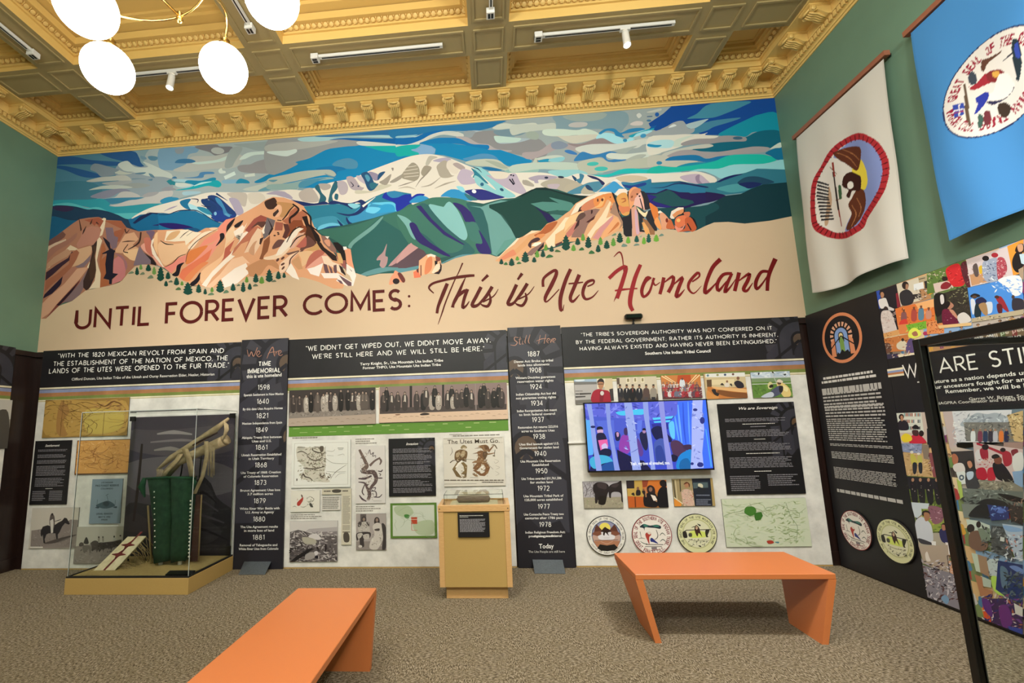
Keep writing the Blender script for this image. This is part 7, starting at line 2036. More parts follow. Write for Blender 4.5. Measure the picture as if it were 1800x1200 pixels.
# ------------------------------------------------------------------ right wall: black statement panel and photo collage
XF = XR - .035
def right_panels():
    yb0 = onX(1413, 553, XF); ysp = onX(1538, 512, XF).y; ysp2 = onX(1633, 1055, XF).y
    zt = ZP - .012; y0 = -.045; ysp = (ysp + ysp2) / 2 if abs(ysp - ysp2) < .3 else ysp2
    # statement panel
    root = empty('statement_panel', (XF, (y0 + ysp) / 2, 0)); tag(root, 'black panel with orange arch emblem and long white text on the right wall', 'panel')
    oc = -(y0 + ysp) / 2
    a = Art('X', XF, (XF, -oc, 0)); a.board(-y0 - oc, .012, -ysp - oc, zt, .022, '111013', '1b191c')
    a.clip = None; q = onX(1478.5, 593.5, XF); r = abs(onX(1443, 593, XF).y - onX(1514, 593, XF).y) / 2; c = (-q.y - oc, q.z); k = 44
    for rr, col in ((r, 'd98a60'), (r * .875, '1b191c')): a.poly([(c[0] + rr * math.cos(6.2832 * i / k), c[1] + rr * math.sin(6.2832 * i / k)) for i in range(k)], col, True)
    arch(a, (c[0], c[1] + r * .08), r * .62, ['e3ab8c', 'dd9068', '88a6dc', 'ecd9a0', '7fa352', '1b191c'])
    a.obj('panel_board', M_PAINT, root)
    MB().box(-.02, -.9, 0, 0, .9, .012)
    t = Art('X', XF - .0025, (XF, -oc, 0)); t.T = t.px
    L = lambda u, v: t.px((u, v))
    def block(u0, v0, u1, v1, n, col='b9b6b2', fill=.5, ce=False):
        p, q_ = L(u0, v0), L(u1, v1); t.rect(p[0], q_[1], q_[0], p[1], False); t.bars(0, 0, 100, 100, n, col, fill, .12, ce)
    block(1443, 664, 1541, 665.0, 2, 'd9d6d2', .6, True)
    for v0, v1, n in ((683.5, 689.5, 1), (692, 712, 5), (714, 729, 4), (736, 775, 11), (779, 786, 2), (793, 812, 5), (820, 853, 9), (864, 868.5, 1)):
        sh = (v0 - 684) / 184; block(1444.5 + 28 * sh, v0, 1552 + 36 * sh, v1 + 4, n)
    tag(t.obj('lettering', M_PAINT, root), kind='stuff')
    # photo collage board
    ye = -4.4
    root = empty('collage_panel', (XF, (ysp + ye) / 2, 0)); tag(root, 'long black panel covered with a collage of colour photographs on the right wall', 'panel')
    oc2 = -(ysp + ye) / 2
    b = Art('X', XF, (XF, -oc2, 0)); b.board(-ysp - oc2 + .002, .012, -ye - oc2, zt, .022, '111013', '1b191c')
    b.obj('panel_board', M_PAINT, root)
    CR = ['a83a3c', '2c3a6c', 'c9c2c4', '3a3230', '6b8a4c', 'd8a040', '7a3a6c', '4c7ca8', 'e0d8d0', '1f1c20']
    g = Art('X', XF - .0005, (XF, -oc2, 0), 1.2e-5)
    def cell(u0, v0, u1, v1, src):
        p, q_ = g.px((u0, v0)), g.px((u1, v1)); x0, x1 = sorted((p[0], q_[0])); z0, z1 = sorted((p[1], q_[1]))
        x0 = max(x0, -ysp - oc2 + .004); z1 = min(z1, zt - .004); z0 = max(z0, .03); x1 = min(x1, -ye - oc2 - .004)
        g.rect(x0, z0, x1, z1); g.draw(src); g.draw('n %s 1,8,99,98,26,2.6' % random.choice(['2a2624/c9c0b8/8a7a6c', '3a3430/a8a09c', '1f1c20/d8d0c8/6b5c50']))
    # background of further photographs, then the ones that can be made out
    zt1, zt0 = onX(1600, 490, XF).z, onX(1556, 632, XF).z
    zl1 = onX(1573, 726, XF).z
    for (zz0, zz1, rows) in ((zt0, zt - .003, 3), (.03, zl1, 6)):
        for rr in range(rows):
            x = -ysp - oc2 + .006; h = (zz1 - zz0) / rows
            while x < -ye - oc2 - .1:
                g.n = 0; w = random.uniform(.32, .55); g.rect(x, zz1 - h * (rr + 1) + 0, min(x + w, -ye - oc2 - .004), zz1 - h * rr)
                c1, c2 = random.choice(['8fb0d8', 'd8b080', 'b9b0a8', '6b7c8a', 'e0c8a0']), random.choice(['7a8a5c', 'a08460', '8a7c70', '5c5048', 'b98a60'])
                g.draw('r %s 0,0,100,100\ns %s -5,52 40,46 70,54 105,48 105,105 -5,105\n' % (c1, c2) + crowd(random.randint(3, 6), CR, 96, 66, 4, 96, 1, 'a8805f', 10)); x += w
    g.n = 50; g.clip = (-ysp - oc2 + .004, zt0, -ye - oc2 - .004, zt - .004); g.draw('''@ 1530 480 5.6
p 1d1b26 30,180 260,90 300,560 120,620
s 2c50b4 30,180 90,165 100,330 60,340
p 8a2838 250,200 275,190 300,330 265,340
e 2a1c18 110,200,22,24
s b88868 100,200 118,185 135,205 130,235 108,240
s e6e2e0 80,270 110,250 150,245 170,290 180,330 150,340 100,345
p d8d4d4 165,320 235,350 230,370 180,365
s 3a2c2c 130,345 150,325 175,345 150,360
s d8ccc8 110,385 150,365 200,380 240,480 262,570 200,590 130,590 105,470
n e8e0dc/b09c98/c8a8a0 110,380,250,585,60,13
p dca468 100,600 290,550 300,600 110,640
n b07040/f0c890 105,590,285,625,12,12
p d8d0bc 256,110 480,40 490,270 300,320
p b8a888 470,40 560,20 570,90 480,90
k:8:8 4c4438 480,60 540,45
p e8ecee 425,110 520,85 530,150 430,170
p 2c2a2c 530,80 570,70 575,150 540,150
e 2a2020 345,120,34,40
s b08468 350,110 375,115 372,150 350,165
s 2e2e34 290,200 350,160 400,180 430,240 410,300 330,320 300,290
p 2c2a2c 410,210 500,200 500,240 420,260
n e0dcd0/3a3634/8a8070 430,150,580,260,34,14
p e8a830 575,100 630,95 635,190 580,215
p d8c8b8 630,130 728,90 728,170 640,190
p 5a7a3c 560,10 728,-30 728,60 600,100
n 2c3020/7c9450/3a2c2c 570,0,700,90,34,14
p e07a3c 245,350 440,300 630,250 640,470 270,520
p f0b478 440,300 630,250 640,330 480,360
n d8602c/f0b070/8a3c24 260,340,640,480,30,16
''' + ''.join('s %s %d,%d %d,%d %d,%d %d,%d\ns %s %d,%d %d,%d %d,%d\n' % (c, x - 22, y + 30, x + 22, y + 26, x + 26, b, x - 24, b + 6, '7a4a34', x - 12, y, x + 12, y - 2, x + 2, y + 32) for x, y, b, c in ((330, 360, 470, '8a5a5c'), (430, 335, 460, 'b04c44'), (500, 322, 450, '5c86a0'), (575, 340, 440, 'c8907c'))) + '''s d84038 290,480 350,450 370,500 350,570 290,580
p e08a50 270,510 420,490 400,590 290,600
p 78b438 350,510 550,470 560,540 380,580
n 3c6a24/c0e060/8aa848 350,480,550,570,30,14
s e4ec60 375,620 390,560 440,535 490,570 500,610 430,640
s a87058 410,590 450,570 470,610 430,620
e b03860 545,592,26,20
p e09058 550,480 728,450 728,590 560,600
n b05c34/f0b888/8a4028 550,480,720,590,34,15
p c87c44 110,650 370,600 400,760 140,780
n 9a5c34/e0a868 120,630,400,720,26,16
s d8d0b8 260,700 320,660 370,700 380,750 280,750
e 3a2820 320,655,14,16
s 6c4a3c 120,700 190,690 210,760 140,790
s 5c4c7c 380,650 430,660 450,780 380,800 350,740
p 3a3450 140,800 280,790 300,850 150,850
p e8dcc0 270,800 450,780 450,830 290,850
n 2c2430/b87c60/d8ccc0 130,700,450,840,50,14
@ 1630 420 5.6
p 5c7a3c 0,330 380,200 440,470 0,540
n 2c2c1c/8aa85c/d8c8b8 0,320,180,440,44,16
p d8c4bc 60,440 240,400 260,480 80,530
s d02830 190,290 300,240 340,300 370,440 290,470 240,450 200,380
n a81c24/e84c4c 200,280,360,460,26,16
s 8a2430 140,450 190,420 240,450 200,490 140,490
e 2a1c1c 175,390,30,24
s 5a2430 330,260 400,230 430,460 380,450
n 3a1c24/8a3c48 340,240,430,460,22,14
p d8ccd0 385,200 800,70 850,370 430,470
p c89870 420,350 600,330 600,420 440,460
n b09080/e8dcd8 400,220,560,440,30,14
s 5c5050 450,270 490,240 510,330 500,370 470,360
s e0b830 510,280 540,260 545,330 520,340
s a0acc4 550,230 620,195 700,200 720,400 600,425 550,350
n 3c4c74/d8e0ec/6c80a4 550,210,710,410,60,14
s b04858 690,200 760,190 790,300 740,380 700,400
n d8a0a8/7a2838/e0ccd0 690,200,790,380,40,12
e 1a181c 578,190,34,26
e a82838 668,158,34,24
p ec9c3c 790,70 952,0 952,330 850,360
s 1d1a1e 840,210 880,130 940,140 952,260 900,330 850,290
s 2a1c18 870,100 900,50 950,50 950,130 880,130
s d0a080 890,60 940,50 945,110 905,125
p c4dcec 910,150 960,140 960,250 930,240
p b09a84 900,300 952,270 952,400 920,390
p 34302a 70,560 400,460 440,780 100,830
n 6c6c48/9c9c78/24221c 210,470,420,640,60,16
n 1c1a18/4c443c 260,560,430,770,30,18
s 1a1718 70,560 140,530 190,560 170,700 90,760
s d8d4d4 130,560 160,550 170,620 140,640
s b4806a 190,640 230,620 265,655 230,690 200,680
s 1a1414 170,640 210,610 230,640 190,690
s 6a1838 150,710 210,690 270,740 310,830 170,860
n e0c0cc/8a2448/3a1020 155,700,300,850,34,9
s c89078 220,700 260,700 300,760 290,780
s d8d4d0 300,760 360,720 420,760 430,810 330,830
p e4c088 110,850 440,820 440,850 120,880
p 4a90e4 400,480 900,370 952,560 952,700 440,780
s e8eef6 700,400 910,360 940,520 860,560 800,480
n e8f0f8/8ab8f0 640,380,930,540,40,22
s d8e0ec 430,600 470,600 480,700 450,740
s d0dcec 560,640 640,620 640,720 580,730
s 1f1c22 430,555 470,535 520,550 515,570 440,575
e 5c4434 470,570,24,16
s 232850 480,600 540,570 590,610 560,640 500,660
s 1d3038 480,640 530,650 530,760 470,760
s a8865c 510,650 580,630 600,740 560,740
s 9a2c38 680,580 730,565 780,640 810,720 770,700 720,650
s 5c2028 690,640 740,650 740,730 700,720
e 4c2c28 690,570,24,16
s 34303c 840,600 880,580 950,600 952,690 850,700
e 4c3c38 850,570,16,20
p b8ac90 440,780 952,690 952,740 440,820
n 2c2c2c/e0d8c0 450,760,950,810,40,12
''')
    g.clip = (-ysp - oc2 + .004, .03, -ye - oc2 - .004, zl1); g.draw('''@ 1565 715 4.84
p c8b8ac 40,45 330,40 420,300 90,310
p d4d8cc 45,48 265,45 290,215 70,220
''' + ''.join('r %s %d,%d,%d,%d\n' % (random.choice(['7ca8a8', '9c5c4c', '6c7c8c', '4c4c50', 'b8c8a8', 'e8e4dc']), x, y, x + 9, y + 28) for x in range(120, 262, 13) for y in (52, 108, 165)) + '''s 28222a 65,140 100,110 150,130 160,190 110,200 75,190
e 2a1c18 98,85,22,26
s b88868 90,80 108,75 115,110 98,120
s 1f1a1c 190,170 220,150 250,175 240,190 200,185
s c82c40 180,250 240,230 300,280 300,308 170,308
s e8d030 95,260 130,225 180,245 185,285 120,300
s 4c2c2c 190,200 240,200 240,245 200,240
e 2a1c18 268,225,22,26
p 1f1e24 315,185 350,170 390,180 400,345 320,345
p 8c98b8 88,310 275,312 270,400 100,380
n a8b0cc/74809c 90,315,270,380,20,22
p c4a474 98,385 340,400 375,600 135,580
n d8bc90/a88858 100,390,370,590,60,18
p 8a7c6c 270,320 330,320 340,450 290,440
s c4bc54 175,410 200,400 225,440 235,480 190,490
s bcb860 235,420 270,415 275,470 245,480
s 2a2c34 195,480 230,480 225,560 200,565
s 2a2c34 245,480 275,480 275,560 250,555
e e0dcd0 187,385,14,12
e e0dcd0 245,398,14,10
p 8a4c50 330,390 390,390 420,600 370,600
n b09098/5c3438 330,390,430,600,24,16
p 5c6c30 140,585 400,600 480,860 180,820
n 8aa048/3c4a20 160,700,470,850,40,18
p 24222a 145,590 430,610 450,700 160,700
''' + ''.join('s 1f1c22 %d,%d %d,%d %d,%d %d,%d\ne b08468 %d,%d,12,16\nn 6c2c3c/d8c8c0/1f1c22 %d,%d,%d,%d,8,10\n' % (x - 26, 640, x + 26, 640, x + 40, 810, x - 4, 815, x - 2, 620, x - 20, 650, x + 24, 780) for x in (198, 262, 332, 400)) + '''@ 1590 880 4.267
p c8d4dc 50,10 190,20 180,60 100,130 80,120
p 90a048 130,60 330,60 350,230 150,230
n 5c7830/c0b850 140,70,340,230,36,16
s 8a5c6c 180,50 240,40 290,70 290,150 220,170
n d0a8b8/6c4454 190,60,290,150,16,12
p b0a898 100,240 360,240 380,330 110,340
s ccd2dc 85,160 130,120 180,150 210,200 215,310 130,290 95,270
e 28201c 165,95,32,24
s a87858 150,90 190,95 190,140 160,150
s 3c3a44 110,280 200,310 220,330 130,320
p e8e8e8 205,300 240,305 240,335 210,330
s 2a2a5c 265,230 300,200 350,220 370,310 290,310
e 241c1c 300,190,20,24
s b07860 285,180 310,185 315,215 290,220
p e8e4e4 310,310 380,320 390,420 330,400
p b4a494 110,340 330,330 350,560 150,470
p dca888 330,450 400,450 420,575 350,570
k:6:6 3a2c2c 325,410 345,550
k:6:6 3a2c2c 390,420 410,560
k:6:6 3a2c2c 325,410 400,430
p 8c8894 140,480 350,540 430,580 430,860 180,740
n 2a2430/d0ccd4/5c3c3c/7c6c74/b4acb4 135,440,430,760,150,20
n 1f1c24/e0dce0 150,470,400,700,60,12
s 7ca0c4 280,730 310,705 340,740 320,775
s e4dcd4 160,400 175,380 190,420 200,450 170,450
p f0ec20 425,680 440,680 480,860 430,840
@ 1650 715 4.84
p c4b0b0 40,35 130,35 170,340 100,345
p d4d4dc 120,35 630,25 620,120 560,130 560,300 150,300 200,370 170,360
n e8e8ec/b0b0bc 130,40,230,330,30,20
s a4acb8 210,120 290,70 340,50 420,60 500,50 600,90 640,140 640,180 230,170
n c8d0d8/848c98 220,60,620,150,50,22
p 7a7874 220,130 650,130 700,300 240,290
n 4c4c48/a09c94/5c5c60 220,130,700,290,120,16
''' + ''.join('s %s %d,%d %d,%d %d,%d %d,%d\ne a07860 %d,%d,9,10\n' % (c, x - 16, 210, x + 16, 210, x + 18, 290, x - 18, 290, x, 196) for x, c in ((300, 'd8dce0'), (360, '7c3c50'), (405, '2c3c5c'), (450, '3a3440'), (490, 'b8b8c4'), (540, 'd87838'), (585, '2a2c4c'))) + '''p c4a878 590,70 726,30 726,300 650,290
n 8a744c/e0d0a0/4c4838 600,60,726,290,50,18
p 9c8078 560,300 726,300 726,380 560,360
p c4b4ac 100,345 160,340 300,370 130,400
p 2e2a2e 110,380 300,370 340,560 160,560
s b06c50 120,410 150,400 175,440 160,490 130,480
s d8d0d0 130,500 180,475 220,490 230,550 150,550
p d8dcdc 155,555 230,545 262,650 190,660
e 4c5c70 203,600,22,24
e d8dcdc 203,600,10,11
s 1f1a1c 235,470 270,440 310,460 320,540 250,550
s c08468 250,470 280,460 295,500 270,520
s 34343c 240,550 310,545 355,690 250,690
s b8c8dc 245,560 300,550 300,600 260,620
p a8c060 160,610 200,640 220,800 190,780
p c8b4b4 300,300 726,360 726,480 640,640 400,620 320,520
p a02838 330,300 420,330 600,400 580,420 420,350 330,320
s d0ccd0 315,400 350,360 380,450 340,470
s 9a2438 360,360 420,350 430,440 400,450 370,430
e 241818 405,340,30,26
n d0a090/a82c40/5c2c34 330,440,470,530,26,14
s b01c34 330,530 400,520 420,610 340,610
s b82438 425,530 480,520 490,620 430,630
s 1d1b20 470,480 540,470 620,570 640,640 520,620 480,560
s 7a4434 480,430 540,430 540,480 490,480
s 1a1718 460,415 500,400 530,425 470,440
s a02838 550,380 620,390 630,480 570,500
e 2a1c1c 555,365,24,18
s 7a2c34 625,370 680,360 680,420 640,420
s d4d4d4 640,420 720,390 726,530 650,540
p 88a8d0 635,550 726,540 726,680 660,690
p 8a8678 340,620 640,640 726,690 726,730 380,700
n 6c685c/b4ae9c 350,620,640,720,50,20
p 6c7470 210,690 726,720 726,896 230,896
n 3a3c3c/9ca4a0/5c6460 210,690,600,860,90,24
s 28272a 250,896 330,820 420,780 560,800 620,860 630,896
s 17161a 510,740 600,745 726,780 726,810 620,800
p 4450a8 420,830 590,850 620,896 430,896
s 6c80d0 450,850 540,850 560,880 470,880
n 5c3c3c/b08c7c/28242a 600,780,726,896,30,18
@ 1680 880 3.733
p 7c8480 45,20 225,25 250,110 60,110
s 232226 90,100 150,30 220,30 240,110 180,110
p 2c3878 215,25 350,40 360,120 240,130
s 5c78c8 250,50 300,40 340,70 290,80
n 7ca0e0/2c3470 220,30,350,120,24,14
p 3a3234 350,20 448,40 448,160 370,130
n 8a6c60/241c20 350,20,448,150,24,14
p c8d4cc 75,120 150,130 230,160 240,240 100,240
e 2a2020 105,180,26,28
s 7a5c50 100,210 180,200 220,290 180,330 100,300
e 2a2020 157,155,16,22
p 7c8a7c 150,180 230,180 235,260 180,270
p 4c5054 240,160 330,170 390,390 240,330
n 2c2e34/8c9094/5c6064 180,170,380,380,100,18
p d8dcdc 300,235 328,240 325,268 298,262
p b4c4dc 312,150 448,165 448,400 400,380
n 4c5470/d8e0ec/c88478/3a3c4c 330,220,448,400,50,16
s 8cb0e0 320,160 430,180 440,200 350,200
p c4d0c0 110,340 150,350 170,470 140,460
p a4846c 150,350 210,370 230,500 170,470
p c0ccd0 210,380 290,380 300,500 230,490
n 5c6068/b0b8c0 215,380,300,490,30,12
p b8c4b8 170,490 240,520 240,570 190,560
s b4d860 240,500 280,500 300,570 330,630 260,590
p b07858 130,480 180,500 190,570 250,590 240,640 170,620
p 22346c 285,390 448,420 448,680 340,630 270,580
s 6c88c8 360,430 400,425 448,450 448,480 400,460
s 5c7894 300,430 350,460 340,560 310,560
n 24303c/5c6c78/3a4a50 320,470,448,670,80,18
p 3a2454 180,640 340,640 448,690 448,896 240,820 200,760
s d8502c 185,690 220,720 240,800 205,800
n 6a3a8c/d8c8c8/2c2c70/a85c48/8a4070 180,610,448,880,110,20
s 5c2c80 180,640 230,660 250,760 200,720
s 6a2a7c 290,700 350,690 380,800 320,830
p d8d4d0 390,670 448,700 448,760 400,740
p 3444a0 350,820 448,840 448,896 380,890
''')
    g.clip = None; g.obj('photo_collage', M_PAINT, root)
    # heading
    t = Art('X', XF - .0015, (XF, -oc2, 0))
    zb, zc = onX(1743, 644.5, XF).z, onX(1743, 618, XF).z
    X = lambda u, v: t.px((u, v))[0]
    xw, xa, xr, xs = X(1589.5, 660), X(1653, 655), X(1719, 647), X(1743, 644.5)
    cap = (zc - zb); col = 'e9e6e1'; pit = (xr - xa) / (.86 + .58 + .5 + 2 * .24)
    t.caps('W', (xw, zb), (xw + 1.1 * pit, zb), cap, col, .12, .24)
    t.caps('E', (xw + 1.42 * pit, zb), (xw + 1.9 * pit, zb), cap, col, .12, .24)
    t.caps('ARE', (xa, zb), (xr, zb), cap, col, .12, .24)
    t.caps('STILL', (xs, zb), (xs + pit * 3.0, zb), cap, col, .12, .24)
    t.caps('HERE', (xs + pit * 3.7, zb), (xs + pit * 6.8, zb), cap, col, .12, .24)
    p = t.px((1560.5, 656)); q_ = t.px((1588.5, 653)); h = .035
    for i, cc_ in enumerate(('ece2c4', '8c9cc4', 'b8794a', 'e6dcc0')): t.poly([(p[0], p[1] + h - i * h / 2), (q_[0], p[1] + h - i * h / 2), (q_[0], p[1] + h - (i + 1) * h / 2), (p[0], p[1] + h - (i + 1) * h / 2)], cc_, True)
    xm = (xs + pit * 1.0)
    for i, (s, u, v, cap2) in enumerate((('"Our future as a nation depends upon our youth, who know', 1648, 672, cap * .27), ('our ancestors fought for and developed for us.', 1648, 683, cap * .27), ('Remember, we will be here forever."', 1663, 692, cap * .27), ('Garret W. Briggs, Southern Ute', 1704, 704.5, cap * .2), ('NAGPRA Coordinator and Tribal Historic Preservation', 1655, 713.5, cap * .2))):
        e = t.px((u, v)); z = t.px((1740, v + (1740 - u) * -.085))[1]
        n = len(s); k = pit * (.208 if i < 3 else .155)
        x0 = e[0] - {0: 7, 1: 2, 2: 0, 3: 0, 4: 2}[i] * k
        t.text(s, (x0, z), (x0 + n * k, z), cap2, col if i < 3 else 'cfccc7', .015)
    tag(t.obj('lettering', M_PAINT, root), kind='stuff')
right_panels()
sq = abs(onX(1478.5, 931, XF).y - onX(1529, 931, XF).y) / 2
seal('round seal plaque with red lettering on the black statement panel', 1503.6, 931.5, sq, 'red', 'X')
seal('round cream seal plaque on the black statement panel', 1572.5, 950.5, sq * 1.02, 'cream', 'X')
# left wall fragment
def left_panel():
    X0 = XL + .035; yr = onX(28, 611, X0).y; zt = ZP - .012; ye = -3.2
    root = empty('exhibit_panel', (X0, (yr + ye) / 2, 0)); tag(root, 'exhibit panel on the left wall cut off by the picture edge', 'panel')
    a = Art('XL', X0, (X0, (yr + ye) / 2, 0)); w = (yr - ye) / 2; a.board(-w, .012, w, zt, .022, 'b9b4ab', MARB)
    R = lambda z0, z1, c: a.poly([(-w, z0), (w, z0), (w, z1), (-w, z1)], c, True)
    R(Z_HD, zt, '1d1b1f')
    for v0, v1, col in STR: R(zof(509, v1), zof(509, v0), col)
    a.clip = (-w, Z_HD + .004, w, zt); arch(a, (w - .22, Z_HD + .17), .42, GHOST); a.clip = None
    a.obj('panel_board', M_PANEL, root)
left_panel()
lp = Art('XL', XL + .0485, onX(3, 745, XL + .0485)); lp.board(-.5, -.28, .09, .28, .009, '6b6660', 'b9b5ae'); lp.draw('r 8b877f 0,40,100,100\ns 4a4642 60,40 90,20 100,60 100,100 70,100')
tag(lp.obj('photo_print', M_PAINT), 'black and white photo print at the left picture edge', 'photo')

# ------------------------------------------------------------------ flags: rippled cloth with dyed print
import numpy as np
def flag(label, c, src, base, rodend, cols, amp, name='flag', res=.006, ringf=None, sag=None):
    """c: four photograph corners (tl, tr, br, bl) on the plane just off the wall"""
    V = XR - .055
    root_p = onX(*c[0], V)
    a = Art('X', V, root_p); a.draw(src)
    if ringf: ringf(a)
    Q = [Vector(a.px(p)) for p in c]
    nu = int((Q[1] - Q[0]).length / res); nv = int((Q[3] - Q[0]).length / res)
    U, Vv = np.meshgrid(np.linspace(0, 1, nu + 1), np.linspace(0, 1, nv + 1))
    P = [np.array(q) for q in Q]
    xy = (P[0][None, None] * ((1 - U) * (1 - Vv))[..., None] + P[1][None, None] * (U * (1 - Vv))[..., None] + P[2][None, None] * (U * Vv)[..., None] + P[3][None, None] * ((1 - U) * Vv)[..., None])
    if sag is not None: xy[..., 1] -= sag(U) * Vv
    X, Y = xy[..., 0], xy[..., 1]
    color = np.empty(X.shape + (3,)); color[:] = lin(base)
    for f, cc in zip(a.f, a.c):
        for k in range(1, len(f) - 1):
            A, B, C = (np.array(a.v[f[i]][:2]) for i in (0, k, k + 1))
            d = (B[0] - A[0]) * (C[1] - A[1]) - (C[0] - A[0]) * (B[1] - A[1])
            if abs(d) < 1e-12: continue
            l1 = ((B[0] - X) * (C[1] - Y) - (C[0] - X) * (B[1] - Y)) / d; l2 = ((C[0] - X) * (A[1] - Y) - (A[0] - X) * (C[1] - Y)) / d
            m = (l1 >= -1e-6) & (l2 >= -1e-6) & (l1 + l2 <= 1 + 1e-6); color[m] = cc
    hem = (U < .012) | (U > .988) | (Vv > .992); color[hem] = color[hem] * .88
    Z = .012 + amp * (Vv ** .7) * (np.sin(U * 9 + Vv * 1.5) * .5 + np.sin(U * 17 + 1.3 - Vv * 3) * .3 + np.sin(Vv * 11 + U * 5) * .12 + 1)
    verts = np.stack([X, Y, Z], -1).reshape(-1, 3)
    idx = np.arange((nu + 1) * (nv + 1)).reshape(nv + 1, nu + 1)
    faces = np.stack([idx[1:, :-1], idx[1:, 1:], idx[:-1, 1:], idx[:-1, :-1]], -1).reshape(-1, 4)
    me = bpy.data.meshes.new('cloth'); me.from_pydata(verts.tolist(), [], faces.tolist())
    at = me.attributes.new('paint', 'FLOAT_COLOR', 'POINT'); cc = np.concatenate([color.reshape(-1, 3), np.ones((color.size // 3, 1))], 1)
    at.data.foreach_set('color', cc.ravel().astype(np.float32)); me.polygons.foreach_set('use_smooth', [True] * len(faces)); me.update()
    root = empty(name, root_p); tag(root, label, 'flag')
    o = bpy.data.objects.new('cloth', me); COL.objects.link(o); me.materials.append(M_CLOTH); o.parent = root; o.rotation_euler = (math.pi / 2, 0, -math.pi / 2)
    r0, r1 = [onX(*p, V) - root_p for p in rodend]
    d = (r1 - r0).normalized(); m = MB(); up = Vector((0, 0, 1)); n = Vector((-1, 0, 0)); w = d.cross(n)
    vs_ = [r + n * x + w * y for r in (r0, r1) for x, y in ((-.02, -.022), (.028, -.022), (.028, .022), (-.02, .022))]
    m.add(vs_, [(0, 1, 2, 3), (7, 6, 5, 4), (0, 4, 5, 1), (1, 5, 6, 2), (2, 6, 7, 3), (3, 7, 4, 0)]); m.obj('hanging_rod', M_ROD, root)
    for r in (r0 + d * .04, r1 - d * .04): MB().box(r.x, r.y - .012, r.z - .012, r.x + .053, r.y + .012, r.z + .012).obj('rod_bracket', M_BLACK, root)
M_CLOTH = artmat('dyed_cloth', .8, bump=(900, .15, .001), spec=.15)
WF = '''
@ 1380 60 2.4
s a82c34 140,800 128,700 132,620 160,560 200,490 260,440 330,415 400,440 440,490 460,560 450,650 420,710 375,770 350,820 280,858 220,862 170,840
s d8d4d0 160,790 146,700 150,620 178,560 220,500 270,462 330,444 385,462 420,510 436,570 424,650 395,700 355,755 330,800 270,832 225,836 185,815
s 8090c8 215,520 270,462 330,444 385,462 420,510 436,570 424,650 395,700 355,755 330,800 268,832 300,760 330,700 340,640 330,560 300,520
s e4d048 300,520 345,530 372,590 368,640 345,660 320,640 300,600
s 5c3020 214,502 260,480 310,472 338,480 340,520 330,560 316,575 290,560 260,540 240,530
s 5c3020 300,690 320,655 350,655 362,690 356,740 330,790 290,825 275,815 300,760 285,720
s 3a1c18 258,640 262,600 290,580 320,590 338,600 340,640 330,660 300,660 290,690 276,680 284,655
e e0dcd8 292,636,14,16
l:2:4:2 a87048 230,500 280,520 320,560
l:2:4:2 a87048 250,485 300,505 332,530
l:2:4:2 a87048 300,720 320,760 300,810
l:2:4:2 a87048 320,690 340,730 330,770
l:8:8 2a2020 216,580 240,740
l:8:8 8a3028 212,540 222,600
l:6:10:4 8a3028 240,740 252,810
l:3:5:3 5c3020 200,560 232,590
l:3:5:3 5c3020 228,700 258,690
s b89a80 196,640 210,700 200,760 196,800 184,800 190,720
s 3a5c40 240,640 252,640 256,690 244,690
''' + ''.join('k:9:7 %s %.0f,%.0f %.0f,%.0f\n' % ('26242a', x, y, x + 46, y + dy) for x, y, dy in [(150, 622 + i * 14.5, 14 - i * .9) if i < 5 else (150 + (i - 4) * 3.2, 622 + i * 14.5, 8 - i) for i in range(12)])
_O = [(140, 800), (128, 700), (132, 620), (160, 560), (200, 490), (260, 440), (330, 415), (400, 440), (440, 490), (460, 560), (450, 650), (420, 710), (375, 770), (350, 820), (280, 858), (220, 862), (170, 840)]
_I = [(160, 790), (146, 700), (150, 620), (178, 560), (220, 500), (270, 462), (330, 444), (385, 462), (420, 510), (436, 570), (424, 650), (395, 700), (355, 755), (330, 800), (270, 832), (225, 836), (185, 815)]
for i_ in range(17):
    for f_ in (0, .34, .67):
        o_ = [_O[i_][k] * (1 - f_) + _O[(i_ + 1) % 17][k] * f_ for k in (0, 1)]; n_ = [_I[i_][k] * (1 - f_) + _I[(i_ + 1) % 17][k] * f_ for k in (0, 1)]
        WF += 'k:4:4 5c141c %.0f,%.0f %.0f,%.0f\n' % (o_[0] * .94 + n_[0] * .06, o_[1] * .94 + n_[1] * .06, n_[0], n_[1])
flag('white flag with red-rimmed round emblem of an eagle hanging sideways', [(1402, 243), (1556, 103), (1606, 453), (1438, 514)], WF, 'cbc8c1', [(1397, 243), (1560, 92)], None, .04, sag=lambda U: .05 * np.sin(U * math.pi * 1.5) * (1 - U))
